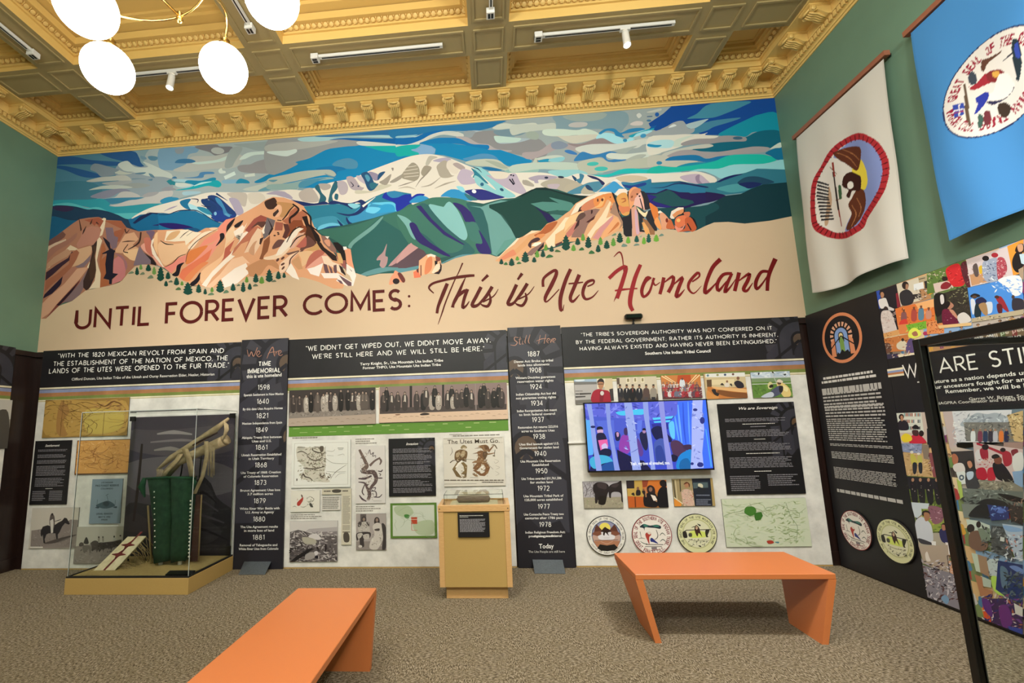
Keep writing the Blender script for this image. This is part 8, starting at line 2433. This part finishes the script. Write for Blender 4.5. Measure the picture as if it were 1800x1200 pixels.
def blueseal(a):
    # the emblem hangs sideways on the cloth
    c = Vector(a.px((1757, 147))); r = abs(a.px((1671, 180))[0] - c.x) * .99
    n = 48
    for rr, col in ((r * 1.03, '26305c'), (r * 1.0, 'd9d5d0')): a.poly([(c.x + rr * math.cos(6.2832 * k / n), c.y + rr * 1.06 * math.sin(6.2832 * k / n)) for k in range(n)], col, True)
    a.ring('GREAT SEAL OF THE SOUTHERN UTE INDIAN TRIBE', (c.x, c.y), r * .83, r * .2, 166, -116, '8f2038', .035)
    a.ring('IGNACIO COLO.', (c.x, c.y), r * .83, r * .2, 178, 238, '8f2038', .035, True)
    a.draw('''@ 1580 0 2.727
l:8:18:10 5c4a3c 345,400 360,480 370,540 385,600
s 5c3c30 418,290 440,280 480,262 515,240 500,262 450,300 430,340 418,330
s 3c4450 360,360 380,340 400,370 395,400 370,400
s 9a2c38 360,400 380,430 430,410 470,385 440,350 400,395 370,415
s 7c2c30 440,360 470,335 520,335 530,365 500,390 460,390
s d0a04c 470,345 500,340 505,360 480,370
s e4e0dc 500,360 545,350 580,400 570,440 520,470 470,480 450,460 480,430
s 2c2c4c 450,485 520,475 575,430 578,412 560,450 500,492 470,500
s 2c3898 400,470 440,440 460,450 440,500 402,545 410,500
p 3448a0 300,500 350,488 356,545 312,562
k:6:6 d8d4d8 330,495 336,555
k:6:6 d8d4d8 306,530 352,518
k:5:5 a03040 308,540 354,528
s 3c3028 500,500 540,490 560,520 540,560 510,550
s 6a3038 440,540 465,530 470,580 450,600
s 3c5850 418,545 440,560 432,610 420,600
l:4:8:4 3a3844 520,290 550,270 600,230
s 26343c 565,205 600,190 620,300 600,390 585,340
s 3448a0 580,215 600,205 612,270 590,270''')
# the blue flag's right corners lie outside the picture; project them from its width
def proj(w):
    d = MROT.transposed() @ (Vector(w) - CAM); return (900 + PX + FPX * d.x / d.y, 600 + PY - FPX * d.z / d.y)
V_ = XR - .055; tl_ = onX(1604, 58, V_); bl_ = onX(1686, 422, V_)
tr_ = proj((V_, tl_.y - 1.45, tl_.z + .02)); br_ = proj((V_, tl_.y - 1.45, bl_.z + .06)); re_ = proj((V_, tl_.y - 1.52, tl_.z + .05)); rs_ = proj((V_, tl_.y + .05, tl_.z + .03))
flag('blue flag with large round seal hanging at the right picture edge', [(1604, 58), tr_, br_, (1686, 422)], '', '4686c2', [rs_, re_], None, .05, ringf=blueseal, res=.0065)
# ------------------------------------------------------------------ benches
def bench(loc, rz, label):
    """slab bench: top 1.32 x .545 m, legs leaning in, back edge of each leg cut forward"""
    L, W, H, T = 1.32, .545, .45, .036
    root = empty('bench', loc, (0, 0, rz)); tag(root, label, 'bench', 'orange slab benches')
    MB().bbox(-L / 2, -W / 2, H - T, L / 2, W / 2, H, .003).obj('seat', M_ORANGE, root)
    for s in (-1, 1):
        xo, xi = s * L / 2, s * (L / 2 - .05); bo, bi = s * (L / 2 - .1), s * (L / 2 - .142)
        yb = W / 2 - .20
        vs_ = [(xo, -W / 2, H - T), (xo, W / 2, H - T), (xi, W / 2, H - T), (xi, -W / 2, H - T), (bo, -W / 2 + .01, 0), (bo, yb, 0), (bi, yb, 0), (bi, -W / 2 + .01, 0)]
        fs = [(0, 1, 2, 3), (7, 6, 5, 4), (0, 4, 5, 1), (1, 5, 6, 2), (2, 6, 7, 3), (3, 7, 4, 0)]
        if s > 0: fs = [tuple(reversed(f)) for f in fs]
        MB().add(vs_, fs).obj('leg', M_ORANGE, root)
bench((1.628, -1.463, 0), .0, 'orange slab bench standing in front of the right panel and seals')
bench((-1.078, -2.655, 0), math.pi / 2 + .005, 'orange slab bench seen end-on, cut off by the bottom edge of the picture')
# ------------------------------------------------------------------ tall glass case
def glass_case():
    x0, x1, y0, y1 = -4.215, -2.94, -.83, -.075; cx, cy = (x0 + x1) / 2, (y0 + y1) / 2; zb, zt = .155, 1.765
    root = empty('glass_display_case', (cx, cy, 0)); tag(root, 'large glass display case on a low tan base in the left corner', 'display case')
    X0, X1, Y0, Y1 = x0 - cx, x1 - cx, y0 - cy, y1 - cy
    MB().bbox(X0, Y0, 0, X1, Y1, zb - .004, .002).obj('base', M_TAN, root)
    g = MB(); w = .028; z0, z1 = zb - .004, zb + .012
    g.box(X0 + .004, Y0 + .004, z0, X1 - .004, Y0 + w, z1).box(X0 + .004, Y1 - w, z0, X1 - .004, Y1 - .004, z1).box(X0 + .004, Y0 + w, z0, X0 + w, Y1 - w, z1).box(X1 - w, Y0 + w, z0, X1 - .004, Y1 - w, z1)
    g.obj('gasket', M_FOAM, root)
    MB().box(X0 + w, Y0 + w, zb - .004, X1 - w, Y1 - w, zb + .006).obj('tray', M_STRAW, root)
    t = .006; gi = .012
    for q in ((X0 + gi, Y0 + gi, z1, X1 - gi, Y0 + gi + t, zt), (X0 + gi, Y0 + gi + t, z1, X0 + gi + t, Y1 - gi, zt), (X1 - gi - t, Y0 + gi + t, z1, X1 - gi, Y1 - gi, zt), (X0 + gi, Y0 + gi, zt, X1 - gi, Y1 - gi, zt + t)):
        MB().box(*q).obj('glass_panel', M_GLASS, root)
    # polished edges of the acrylic sheets catch the light
    me_ = mat('polished_edge', 'c3cac6', .2, spec=.6)
    e = .003
    for q in ((X0 + gi - .001, Y0 + gi - .001, z1, X0 + gi + e, Y0 + gi + e, zt), (X1 - gi - e, Y0 + gi - .001, z1, X1 - gi + .001, Y0 + gi + e, zt), (X0 + gi, Y0 + gi - .001, zt + .001, X1 - gi, Y0 + gi + .004, zt + t + .001), (X1 - gi - .004, Y0 + gi, zt + .001, X1 - gi + .001, Y1 - gi, zt + t + .001), (X0 + gi - .001, Y0 + gi, zt + .001, X0 + gi + .004, Y1 - gi, zt + t + .001), (X1 - gi - .005, Y1 - gi - .006, z1, X1 - gi + .001, Y1 - gi, zt)):
        MB().box(*q).obj('glass_edge', me_, root)
    # printed backdrop inside, hung on two black clips
    V = y1 - .02
    c0 = onY(232, 729, V); bx0, bx1, bz1 = c0.x, x1 - .035, zt - .03
    a = Art('Y', V, (cx, 0, 0)); a.board(bx0 - cx, zb + .012, bx1 - cx, bz1, .006, '2c2830', '4c4650')
    a.draw('''r 454050 0,0,100,40
s 5c5660 0,10 40,4 100,8 100,26 50,30 0,24
s 6c6670 0,34 50,30 100,40 100,56 40,60 0,50
s 4a4450 0,0 100,0 100,6 40,10 0,8
l:1:3:1 a8a0a4 26,13 42,12 60,14
l:1:3:1 98908f 24,25 40,24 56,27
l:1:2:1 8a8288 20,19 50,18 70,20
s 2f2b33 0,66 20,64 40,70 50,86 40,100 0,100
p 2a262c 46,100 46,62 58,56 66,48 72,44 80,50 86,60 92,64 100,68 100,100
s 3a353c 60,58 74,50 84,62 80,76 64,74
s 3a353c 56,78 76,76 92,84 80,92 60,90
l:1:2:1 4c464e 52,66 70,62 88,70
l:1:2:1 4c464e 50,74 70,72 94,78
l:1:2:1 1c191e 50,84 72,82 98,90
l:1:2:1 1c191e 54,60 72,56 86,64
s 3a3238 0,74 10,70 26,78 20,84 0,82
l:2:3:2 2a1d1c 12,20 11,50 9,76''')
    a.obj('backdrop', M_PAINT, root)
    for x in (bx0 + .02, x1 - .06):
        MB().box(x - .035 - cx, V - .014 - cy, bz1 - .045, x + .035 - cx, V - .001 - cy, bz1 + .01).obj('clip', M_BLACK, root)
    for x in (x1 - .045,): MB().box(x - .02 - cx, V - .03 - cy, zb + .01, x + .03 - cx, V - .004 - cy, zb + .11).obj('corner_block', M_BLACK, root)
    # dark caption plate lying on the tray
    p0, p1, p2, p3 = onZ(281, 1013.5, zb + .02), onZ(326, 1014, zb + .02), onZ(343, 1002, zb + .03), onZ(299, 1002, zb + .03)
    m = MB(); tp = [Vector((p.x - cx, max(p.y - cy, Y0 + .035), p.z)) for p in (p0, p1, p2, p3)]; m.add(tp + [v - Vector((0, 0, .012)) for v in tp], [(0, 1, 2, 3), (7, 6, 5, 4), (0, 4, 5, 1), (1, 5, 6, 2), (2, 6, 7, 3), (3, 7, 4, 0)])
    m.obj('caption_plate', mat('caption_slate', '15181b', .4), root)
    return zb + .006
zb_ = glass_case()
M_HIDE = mat('buckskin', 'b8a686', .85, noise=(22, '96835f', .6), bump=(120, .5, .004))
M_GREENC = mat('green_wool', '22452f', .95, noise=(24, '12301f', .5), bump=(260, .5, .003))
M_GREEN2 = mat('green_wool_edge', '1d5236', .95, noise=(24, '123c24', .6))
M_BEAD = mat('white_bead', 'e6e2d6', .3)
M_BROWNC = mat('brown_strip', '4a2a20', .9, noise=(14, '33201a', .5))
M_IVORY = mat('ivory_hide', 'e8dfc0', .8, noise=(18, 'c9bd96', .5))
M_REDB = mat('dark_red_bead', '6a1c1c', .5)
M_FRINGE = mat('fringe_hide', '8a7750', .9)
YA = -.42
A = lambda u, v, y=YA: onY(u, v, y)
def leggings():
    c = A(300, 990); root = empty('cloth_leggings', (c.x, YA, zb_)); tag(root, 'dark green wool leggings with white beaded edges hanging upright in the glass case', 'garment')
    zt = A(300, 838).z - zb_; zl = A(300, 985).z - zb_
    xa, xb = A(262, 840).x - c.x, A(344, 840).x - c.x; ya_, yb_ = A(270, 985).x - c.x, A(332, 985).x - c.x
    for s in (0, 1):
        m = MB(); n = 16; rings = 10; vs_ = []; fs = []
        for i in range(rings + 1):
            t = i / rings; z = zt + (zl - zt) * t; L = xa + (ya_ - xa) * min(1, t * 1.6) ; R_ = xb + (yb_ - xb) * t; mid = (L + R_) / 2
            l, r = (L, mid + .004) if s == 0 else (mid - .004, R_)
            if i == rings: l += .02; r -= .02
            for k in range(n):
                a = 2 * math.pi * k / n; rx = (r - l) / 2; e = .6
                ca, sa = math.cos(a), math.sin(a)
                vs_.append(((l + r) / 2 + rx * math.copysign(abs(ca) ** e, ca) + .004 * math.sin(i * 2 + k), .07 * sa * (1 - .1 * t) + .006 * math.sin(k * 3 + i), z + (.012 * math.sin(k + s) if i == rings else 0)))
        for i in range(rings):
            for k in range(n): a = i * n + k; b = i * n + (k + 1) % n; fs.append((a, a + n, b + n, b))
        fs += [tuple(range(n)), tuple(reversed(range(rings * n, rings * n + n)))]
        m.add(vs_, fs, 0, True); m.obj('legging', M_GREENC, root)
    w = MB()                                                    # flared brighter upper flap
    w.tube([(xa - .01, -.05, zt - .0), (xa - .03, -.06, zt - .09), (xa + .01, -.055, zt - .2)], [.02, .035, .008], 8); w.obj('flap', M_GREEN2, root)
    w = MB(); w.tube([(xa + .02, -.066, zt - .005), ((xa + xb) / 2, -.072, zt + .004), (xb + .02, -.064, zt - .008)], .012, 6); w.tube([(xb - .02, -.05, zt - .01), (xb + .03, -.05, zt - .06), (xb + .01, -.05, zt - .12)], [.014, .022, .006], 6)
    w.obj('waist_hem', M_GREEN2, root)
    for us, vs0, vs1, du, n in ((271, 864, 962, 1.5, 11), (335, 880, 978, -3, 16)):
        b = MB()
        for i in range(n):
            t = i / (n - 1); p = A(us + du * t, vs0 + (vs1 - vs0) * t, YA - .078); r = .0095 if us > 300 else .0075
            b.lathe([(.0001, -r), (r * .7, -r * .7), (r, 0), (r * .7, r * .7), (.0001, r)], 6, (p.x - c.x, -.078, p.z - zb_))
        tag(b.obj('bead_edge', M_BEAD, root), kind='stuff')
    s = MB(); p = A(343, 870); q = A(339, 980)
    s.add([(xb - .0, .02, p.z - zb_), (xb + .05, .03, p.z - zb_), (yb_ + .075, .03, .02), (yb_ + .0, .02, .02), (xb - .0, .028, p.z - zb_), (xb + .05, .038, p.z - zb_), (yb_ + .075, .038, .02), (yb_ + .0, .028, .02)], [(3, 2, 1, 0), (4, 5, 6, 7), (0, 1, 5, 4), (1, 2, 6, 5), (2, 3, 7, 6), (3, 0, 4, 7)])
    s.obj('side_strip', M_BROWNC, root)
    MB().tube([(xb + .055, .03, p.z - zb_), (yb_ + .085, .03, .02)], .008, 6).obj('cord', M_FRINGE, root); MB().tube([(xa - .015, .03, zt - .3), (ya_ - .045, .03, .0)], .01, 6).obj('cord', M_FRINGE, root)
    for u in (282, 316):
        f = A(u, 996); MB().lathe([(.02, 0), (.02, .09)], 12, (f.x - c.x, 0, 0)).obj('stand_post', M_WHITE, root)
leggings()
def quiver():
    c = A(330, 810); root = empty('quiver_and_bow_case', (c.x, YA, c.z)); tag(root, 'pale hide quiver and bow case with long fringes propped above the green leggings', 'quiver')
    P = lambda u, v, d=0: A(u, v) - Vector((c.x, YA, c.z)) + Vector((0, d, 0))
    MB().tube([P(276, 826), P(300, 805), P(340, 780), P(375, 757), P(402, 735)], [.012, .03, .034, .036, .014], 10).obj('bow_case', M_HIDE, root)
    MB().tube([P(289, 833, .03), P(310, 812, .03), P(345, 795, .03), P(394, 773, .03)], [.05, .045, .05, .058], 12).tube([P(392, 774, .03), P(397, 771, .03)], [.06, .056], 12).obj('quiver_body', M_HIDE, root)
    MB().tube([P(343, 782, -.04), P(362, 772, -.045), P(386, 760, -.04)], [.008, .012, .008], 6).obj('dark_lacing', M_BROWNC, root)
    m = MB()
    def strap(pts, w0):
        pts = [P(*q) for q in pts]; n = len(pts); vs_ = []
        for i, p in enumerate(pts):
            w = w0 * (1 - .25 * i / n)
            for dx, dy in ((-w, 0), (w, 0), (w, .006), (-w, .006)): vs_.append(p + Vector((dx, dy, 0)))
        fs = [(3, 2, 1, 0), tuple(range((n - 1) * 4, n * 4))]
        for i in range(n - 1):
            for k in range(4): a = i * 4 + k; b = i * 4 + (k + 1) % 4; fs.append((a, b, b + 4, a + 4))
        return MB().add(vs_, fs, 0, True)
    strap([(330, 788, -.05), (338, 805, -.06), (342, 822, -.06), (343, 838, -.05)], .036).obj('strap', M_HIDE, root)
    strap([(368, 775, -.06), (370, 800, -.07), (363, 835, -.07), (348, 866, -.06)], .024).obj('strap', M_HIDE, root)
    strap([(322, 797, -.04), (314, 812, -.05), (300, 826, -.05), (292, 836, -.04)], .03).obj('strap', M_HIDE, root)
    fr = MB()
    for i in range(9):
        u = 371 + i * 1.35; fr.tube([P(u, 778 + i, -.05), P(u + random.uniform(-1, 1), 808, -.055), P(u + random.uniform(-2, 2), 838 - abs(i - 4), -.05)], .0035, 4)
    for i in range(5):
        u = 396 + i * 1.6; fr.tube([P(u, 740 + i * 1.5, -.02), P(u + 2, 755, -.03), P(u - 1 + random.uniform(-1, 1), 774 - i * 3, -.03)], .006, 5)
    for i in range(6): fr.tube([P(278 + i * 2, 824, -.02), P(279 + i * 2, 832, -.02), P(277 + i * 2.2, 838, -.02)], .004, 4)
    tag(fr.obj('fringe', M_HIDE, root), kind='stuff')
    MB().tube([P(312, 838, .05), P(318, 800, .05)], .008, 6).tube([P(340, 838, .1), P(350, 785, .05)], .008, 6).tube([P(340, 838, .1), (P(340, 838).x, .1, zb_ - c.z)], .008, 6).obj('stand_rod', M_BLACK, root)
quiver()
def beaded_strips():
    q = [onY(226, 943, -.30), onY(257, 943, -.30), onY(199, 1006, -.62), onY(163, 1005, -.62)]
    c = (q[2] + q[3]) / 2; c.z = zb_; root = empty('beaded_strips', c); tag(root, 'pair of ivory strips with dark red diamonds on a slanted stand', 'beadwork')
    top, bot = [p - c for p in q[:2]], [q[3] - c, q[2] - c]
    up = Vector((0, -.25, .97)) * .008
    def quad(s0, s1, t0, t1, lift, m_, name, th=.008):
        f = lambda s, t: (top[0].lerp(top[1], s)).lerp(bot[0].lerp(bot[1], s), t) + up * lift
        vs_ = [f(s0, t1), f(s1, t1), f(s1, t0), f(s0, t0)]; vs_ += [v - up for v in vs_]
        MB().add(vs_, [(0, 1, 2, 3), (7, 6, 5, 4), (0, 4, 5, 1), (1, 5, 6, 2), (2, 6, 7, 3), (3, 7, 4, 0)]).obj(name, m_, root)
    quad(0, 1, 0.0, 1, 0, M_FRINGE, 'stand_board'); quad(.0, .44, .02, .98, 1.1, M_IVORY, 'hide_strip'); quad(.56, 1, .0, .96, 1.1, M_IVORY, 'hide_strip')
    quad(.44, .56, -.14, .98, .9, M_REDB, 'centre_band')
    for t in (.28, .55):
        f = lambda s, t: (top[0].lerp(top[1], s)).lerp(bot[0].lerp(bot[1], s), t) + up * 2.2
        pts = [(.5, t - .12), (.6, t - .03), (.86, t), (.6, t + .03), (.5, t + .12), (.4, t + .03), (.14, t), (.4, t - .03)]
        vs_ = [f(*p) for p in pts]; vs_ += [v - up for v in vs_]; n = 8
        MB().add(vs_, [tuple(reversed(range(n))), tuple(range(n, 2 * n))] + [(i, (i + 1) % n, n + (i + 1) % n, n + i) for i in range(n)]).obj('diamond', M_REDB, root)
    for k in (0, 1):
        a, b = top[k] - up * 1.5, Vector((top[k].x, top[k].y + .02, .0)); MB().tube([a, b], .008, 6).obj('stand_leg', M_BLACK, root)
    fr = MB()
    for i in range(34):
        t = random.random(); e = top[1].lerp(bot[1], t); d = Vector((random.uniform(.03, .16), random.uniform(-.04, .1), 0))
        p2 = e + d; p2.z = random.uniform(.008, .03); fr.tube([e, e.lerp(p2, .5) + Vector((0, 0, .02)), p2], .0032, 4)
    for i in range(12):
        t = random.random(); e = top[0].lerp(bot[0], t); p2 = e + Vector((random.uniform(-.06, -.01), .02, 0)); p2.z = .012; fr.tube([e, p2], .003, 4)
    tag(fr.obj('fringe', M_FRINGE, root), kind='stuff')
beaded_strips()
# ------------------------------------------------------------------ small pedestal case
def pedestal():
    x0, x1, y0, y1, z0, z1 = -.503, .139, -.965, -.575, .108, .808; cx, cy = (x0 + x1) / 2, (y0 + y1) / 2
    root = empty('pedestal_case', (cx, cy, 0)); tag(root, 'tan pedestal case with pale wooden edges standing before the middle panel', 'pedestal')
    X0, X1, Y0, Y1 = x0 - cx, x1 - cx, y0 - cy, y1 - cy; w = .047
    MB().bbox(X0 + .052, Y0 + .05, 0, X1 - .042, Y1 - .05, z0, .002).obj('plinth', M_FRAMEW, root)
    MB().box(X0 + .012, Y0 + .008, z0, X1 - .012, Y1 - .008, z1 - .02).obj('body', M_TAN, root)
    for q in ((X0, Y0, X0 + w, Y0 + .03), (X1 - w, Y0, X1, Y0 + .03), (X0, Y1 - .03, X0 + w, Y1), (X1 - w, Y1 - .03, X1, Y1)):
        MB().bbox(q[0], q[1], z0, q[2], q[3], z1 - .055, .002).obj('corner_post', M_FRAMEW, root)
    for q in ((X0 - .004, Y0 - .004, X1 + .004, Y0 + .035), (X0 - .004, Y1 - .035, X1 + .004, Y1 + .004)):
        MB().bbox(q[0], q[1], z1 - .055, q[2], q[3], z1, .002).obj('top_rail', M_FRAMEW, root)
    for q in ((X0 - .004, Y0 + .035, X0 + .035, Y1 - .035), (X1 - .035, Y0 + .035, X1 + .004, Y1 - .035)):
        MB().bbox(q[0], q[1], z1 - .055, q[2], q[3], z1, .002).obj('top_rail', M_FRAMEW, root)
    MB().box(X0 + .035, Y0 + .035, z1 - .03, X1 - .035, Y1 - .035, z1 - .012).obj('deck', M_FRAMEW, root)
    MB().box(X0 + .1, Y0 + .07, z1 - .012, X1 - .1, Y1 - .06, z1 - .006).obj('deck_cloth', mat('cream_liner', 'd8cfb0', .9), root)
    for s in (X0 + .013, X1 - .015): MB().lathe([(.0001, 0), (.005, 0), (.005, .002)], 8, (s, Y0 - .0045, z1 - .03), axis=Matrix.Rotation(math.pi / 2, 3, 'X')).obj('screw', M_BLACK, root)
    gz = z1 + .085; gx0, gx1, gy0, gy1 = X0 + .05, X1 - .05, Y0 + .045, Y1 - .045; t = .004
    for q in ((gx0, gy0, gx1, gy0 + t), (gx0, gy1 - t, gx1, gy1), (gx0, gy0 + t, gx0 + t, gy1 - t), (gx1 - t, gy0 + t, gx1, gy1 - t)):
        MB().box(q[0], q[1], z1 - .012, q[2], q[3], gz).obj('glass_panel', M_GLASS, root)
    MB().box(gx0, gy0, gz, gx1, gy1, gz + t).obj('glass_panel', M_GLASS, root)
    a = Art('Y', y0 - .0065, ((x0 + x1) / 2, 0, 0)); p, q = onY(804.3, 901, y0 - .006), onY(861, 943.5, y0 - .006)
    a.board(p.x - cx, q.z, q.x - cx, p.z, .008, '0b0a0c', '141216'); a.draw('b c8c4be 6,11,84,15,1\nb c8c4be 6,17,36,20,1\nb 8a878c 6,26,88,80,12')
    a.obj('caption_board', M_PAINT, root)
    # the exhibit: a grey braided bundle with a card behind
    r2 = empty('woven_bundle', (cx - .005, cy - .02, z1 - .006)); tag(r2, 'grey-brown rolled bundle lying under the acrylic cover of the pedestal', 'artifact')
    m = MB(); m.tube([(-.155, 0, .03), (-.14, 0, .034), (0, 0, .036), (.14, 0, .034), (.155, 0, .03)], [.012, .03, .034, .03, .012], 14); m.obj('bundle', mat('grey_hide', '6b5b50', .8, noise=(30, '8a7a6c', .6, (1, 6, 6)), bump=(80, .6, .004)), r2)
    m = MB()
    for i in range(5): m.tube([(-.15, -.02 + i * .01, .045 + .015 * math.sin(i)), (0, -.022 + i * .01, .055 + .012 * math.sin(i)), (.15, -.02 + i * .01, .045 + .015 * math.sin(i))], .006, 6)
    m.obj('strand', mat('pale_strand', '9a8c7c', .8), r2)
    r3 = Art('Y', cy + .06, (cx - .005, cy + .06, z1 + .03)); r3.board(-.14, -.036, .14, .05, .003, 'cfc6ac', 'd6cdb2'); r3.draw('b 6b6458 16,60,42,70,1')
    o = r3.obj('caption_card', M_PAINT); o.rotation_euler = (math.pi / 2 - .25, 0, 0); tag(o, 'cream card standing behind the rolled bundle on the pedestal', 'card')
pedestal()
# ------------------------------------------------------------------ black framed case at the right
def right_case():
    zt = 1.87; c = onZ(1602, 598, zt); x0, y1 = c.x, c.y; x1, y0 = min(x0 + .95, XR - .16), y1 - 1.25; w = .038
    root = empty('framed_display_case', ((x0 + x1) / 2, (y0 + y1) / 2, 0)); tag(root, 'tall black-framed glass case in the right foreground', 'display case')
    cx, cy = (x0 + x1) / 2, (y0 + y1) / 2; X0, X1, Y0, Y1 = x0 - cx, x1 - cx, y0 - cy, y1 - cy
    for x, y in ((X0, Y1 - w), (X1 - w, Y1 - w), (X0, Y0), (X1 - w, Y0)): MB().bbox(x, y, 0, x + w, y + w, zt, .003).obj('post', M_BLACK, root)
    for z in (zt - w, .03):
        for q in ((X0 + w, Y1 - w, X1 - w, Y1), (X0 + w, Y0, X1 - w, Y0 + w), (X0, Y0 + w, X0 + w, Y1 - w), (X1 - w, Y0 + w, X1, Y1 - w)):
            MB().bbox(q[0], q[1], z, q[2], q[3], z + w, .003).obj('rail', M_BLACK, root)
    t = .006
    for q in ((X0 + w, Y1 - .03, X1 - w, Y1 - .024), (X0 + w, Y0 + .024, X1 - w, Y0 + .03), (X0 + .024, Y0 + w, X0 + .03, Y1 - w), (X1 - .03, Y0 + w, X1 - .024, Y1 - w)):
        MB().box(q[0], q[1], .075, q[2], q[3], zt - w).obj('glass_panel', M_GLASS, root)
    MB().box(X0 + w, Y0 + w, zt - .024, X1 - w, Y1 - w, zt - .018).obj('glass_panel', M_GLASS, root)
    m = mat('grey_seal', '6b6862', .4)
    MB().box(X0 + w, Y1 - .034, .075, X0 + w + .004, Y1 - .02, zt - w).obj('glass_seal', m, root)
    MB().box(X0 + w - .008, Y1 - w - .004, .075, X0 + w - .003, Y1 - w, zt - w).obj('glass_seal', m, root)
right_case()
# ------------------------------------------------------------------ chandelier with opal globes
def chandelier():
    R = .15; G = [(152, 12, 3.86), (190, 121, 3.93), (393.5, 120, 3.96), (478, -4, 3.96)]
    P = [onZ(*g) for g in G]
    hub = Vector((-1.99, -3.33, 4.15)); root = empty('chandelier', (hub.x, hub.y, ZB)); tag(root, 'brass chandelier with large glowing white globes at the top left', 'chandelier')
    o = root.location
    for ang_ in (-28, -80, -135): P.append(hub + Vector((.84 * math.cos(math.radians(ang_)), .84 * math.sin(math.radians(ang_)), -.2)))
    m = MB().tube([hub - o, Vector((0, 0, 0))], .018, 10).lathe([(.0001, -.02), (.14, 0), (.16, .03), (.05, .08), (.02, .12)], 20, (0, 0, -.12)).lathe([(.001, -.2), (.03, -.17), (.05, -.12), (.02, -.09), (.1, -.04), (.13, .05), (.06, .1), (.03, .2), (.018, .3)], 20, hub - o)
    m.obj('stem', M_BRASS, root)
    rr = .57; ring = [Vector((rr * math.cos(a), rr * math.sin(a), 0)) + hub - o for a in [2 * math.pi * k / 48 for k in range(49)]]
    MB().tube(ring, .0075, 6, cap=False).obj('ring', M_BRASS, root)
    for k in range(4):
        a = math.radians(78 + k * 90); e_ = Vector((rr * math.cos(a), rr * math.sin(a), 0)) + hub - o
        b = MB().tube([hub - o, e_], .009, 6).lathe([(.0001, -.05), (.012, -.045), (.022, -.02), (.01, 0), (.02, .02), (.0001, .03)], 10, e_)
        b.obj('spoke', M_BRASS, root)
    for ip, p in enumerate(P):
        t = p - o + Vector((0, 0, R)); d = p - hub; a0 = math.atan2(d.y, d.x) + (1.2, .62, -.42, -.42, -.4, -.4, -.4)[ip]; st = hub - o + Vector((rr * math.cos(a0), rr * math.sin(a0), 0))
        pts = []
        for i in range(10):
            s = i / 9; q = st.lerp(t + Vector((0, 0, .07)), s); k_ = math.sin(s * math.pi)
            q += Vector((d.x, d.y, 0)).normalized() * .06 * k_ + Vector((0, 0, .09 * k_)); pts.append(q)
        arm = MB().tube(pts + [t + Vector((0, 0, .05))], .009, 8); arm.obj('arm', M_BRASS, root)
        MB().lathe([(.018, .075), (.03, .06), (.022, .045), (.05, .02), (.062, -.004), (.058, -.012)], 18, t).obj('globe_fitter', M_BRASS, root)
        n = 20; prof = [(max(R * math.sin(math.pi * i / n), .0004), -R * math.cos(math.pi * i / n)) for i in range(n + 1)]
        MB().lathe(prof, 32, p - o).obj('globe', M_GLOBE, root)
chandelier()
# ------------------------------------------------------------------ track lights
def track(p0, p1, label, heads=(), box_at=0):
    p0, p1 = Vector(p0), Vector(p1); d = (p1 - p0); L = d.length; ang = math.atan2(d.y, d.x)
    root = empty('track_light', (p0.x, p0.y, ZB - .015), (0, 0, ang)); tag(root, label, 'light', 'ceiling track lights')
    MB().box(0, -.018, -.032, L, .018, .0).obj('track_bar', M_WHITE, root)
    MB().box(.06, -.007, -.0335, L - .03, .007, -.0315).obj('track_slot', M_BLACK, root)
    MB().bbox(-.05, -.045, -.06, .03, .035, .0, .004).obj('power_box', M_WHITE, root)
    for q in ((-.052, -.035, -.05, -.0495, -.008, -.02), (-.052, .0, -.05, -.0495, .024, -.02), (-.035, -.03, -.062, .015, -.008, -.0595), (-.035, .0, -.062, .015, .022, -.0595)): MB().box(*q).obj('socket', M_BLACK, root)
    for h in heads:
        MB().box(h - .05, -.018, -.05, h + .05, .018, -.032).obj('adapter', M_WHITE, root)
        hd = Vector((0, -.14 * math.cos(ang), -1)).normalized()
        q = hd.to_track_quat('Z', 'Y').to_matrix()
        MB().tube([(h, 0, -.05), (h, 0, -.075)], .012, 8).lathe([(.02, -.01), (.032, 0), (.034, .02), (.036, .15), (.04, .17), (.034, .172), (.03, .15)], 20, (h, 0, -.07), axis=q).obj('lamp_housing', M_WHITE, root)
        MB().lathe([(.0001, .163), (.032, .163)], 16, (h, 0, -.07), axis=q).obj('lens', M_LED, root)
BYT = -.985
track((-1.70, BYT, 0), (-.34, BYT, 0), 'white ceiling track with no lamp, between the globes and the beam crossing')
track((.66, BYT, 0), (2.01, BYT, 0), 'white ceiling track with one lit spotlight, rightmost on the ceiling', [.86])
track((-3.95, BYT, 0), (-2.6, BYT, 0), 'white ceiling track seen between the two lower globes with one small spotlight', [.62])
track((-4.56, -1.38, 0), (-4.56, -2.9, 0), 'white ceiling track at the far left picture edge')
track((-2.2, -1.42, 0), (-2.2, -2.9, 0), 'white ceiling track running up beside the upper right globe')
track((.165, -1.32, 0), (.165, -2.8, 0), 'white ceiling track cut off by the top picture edge')
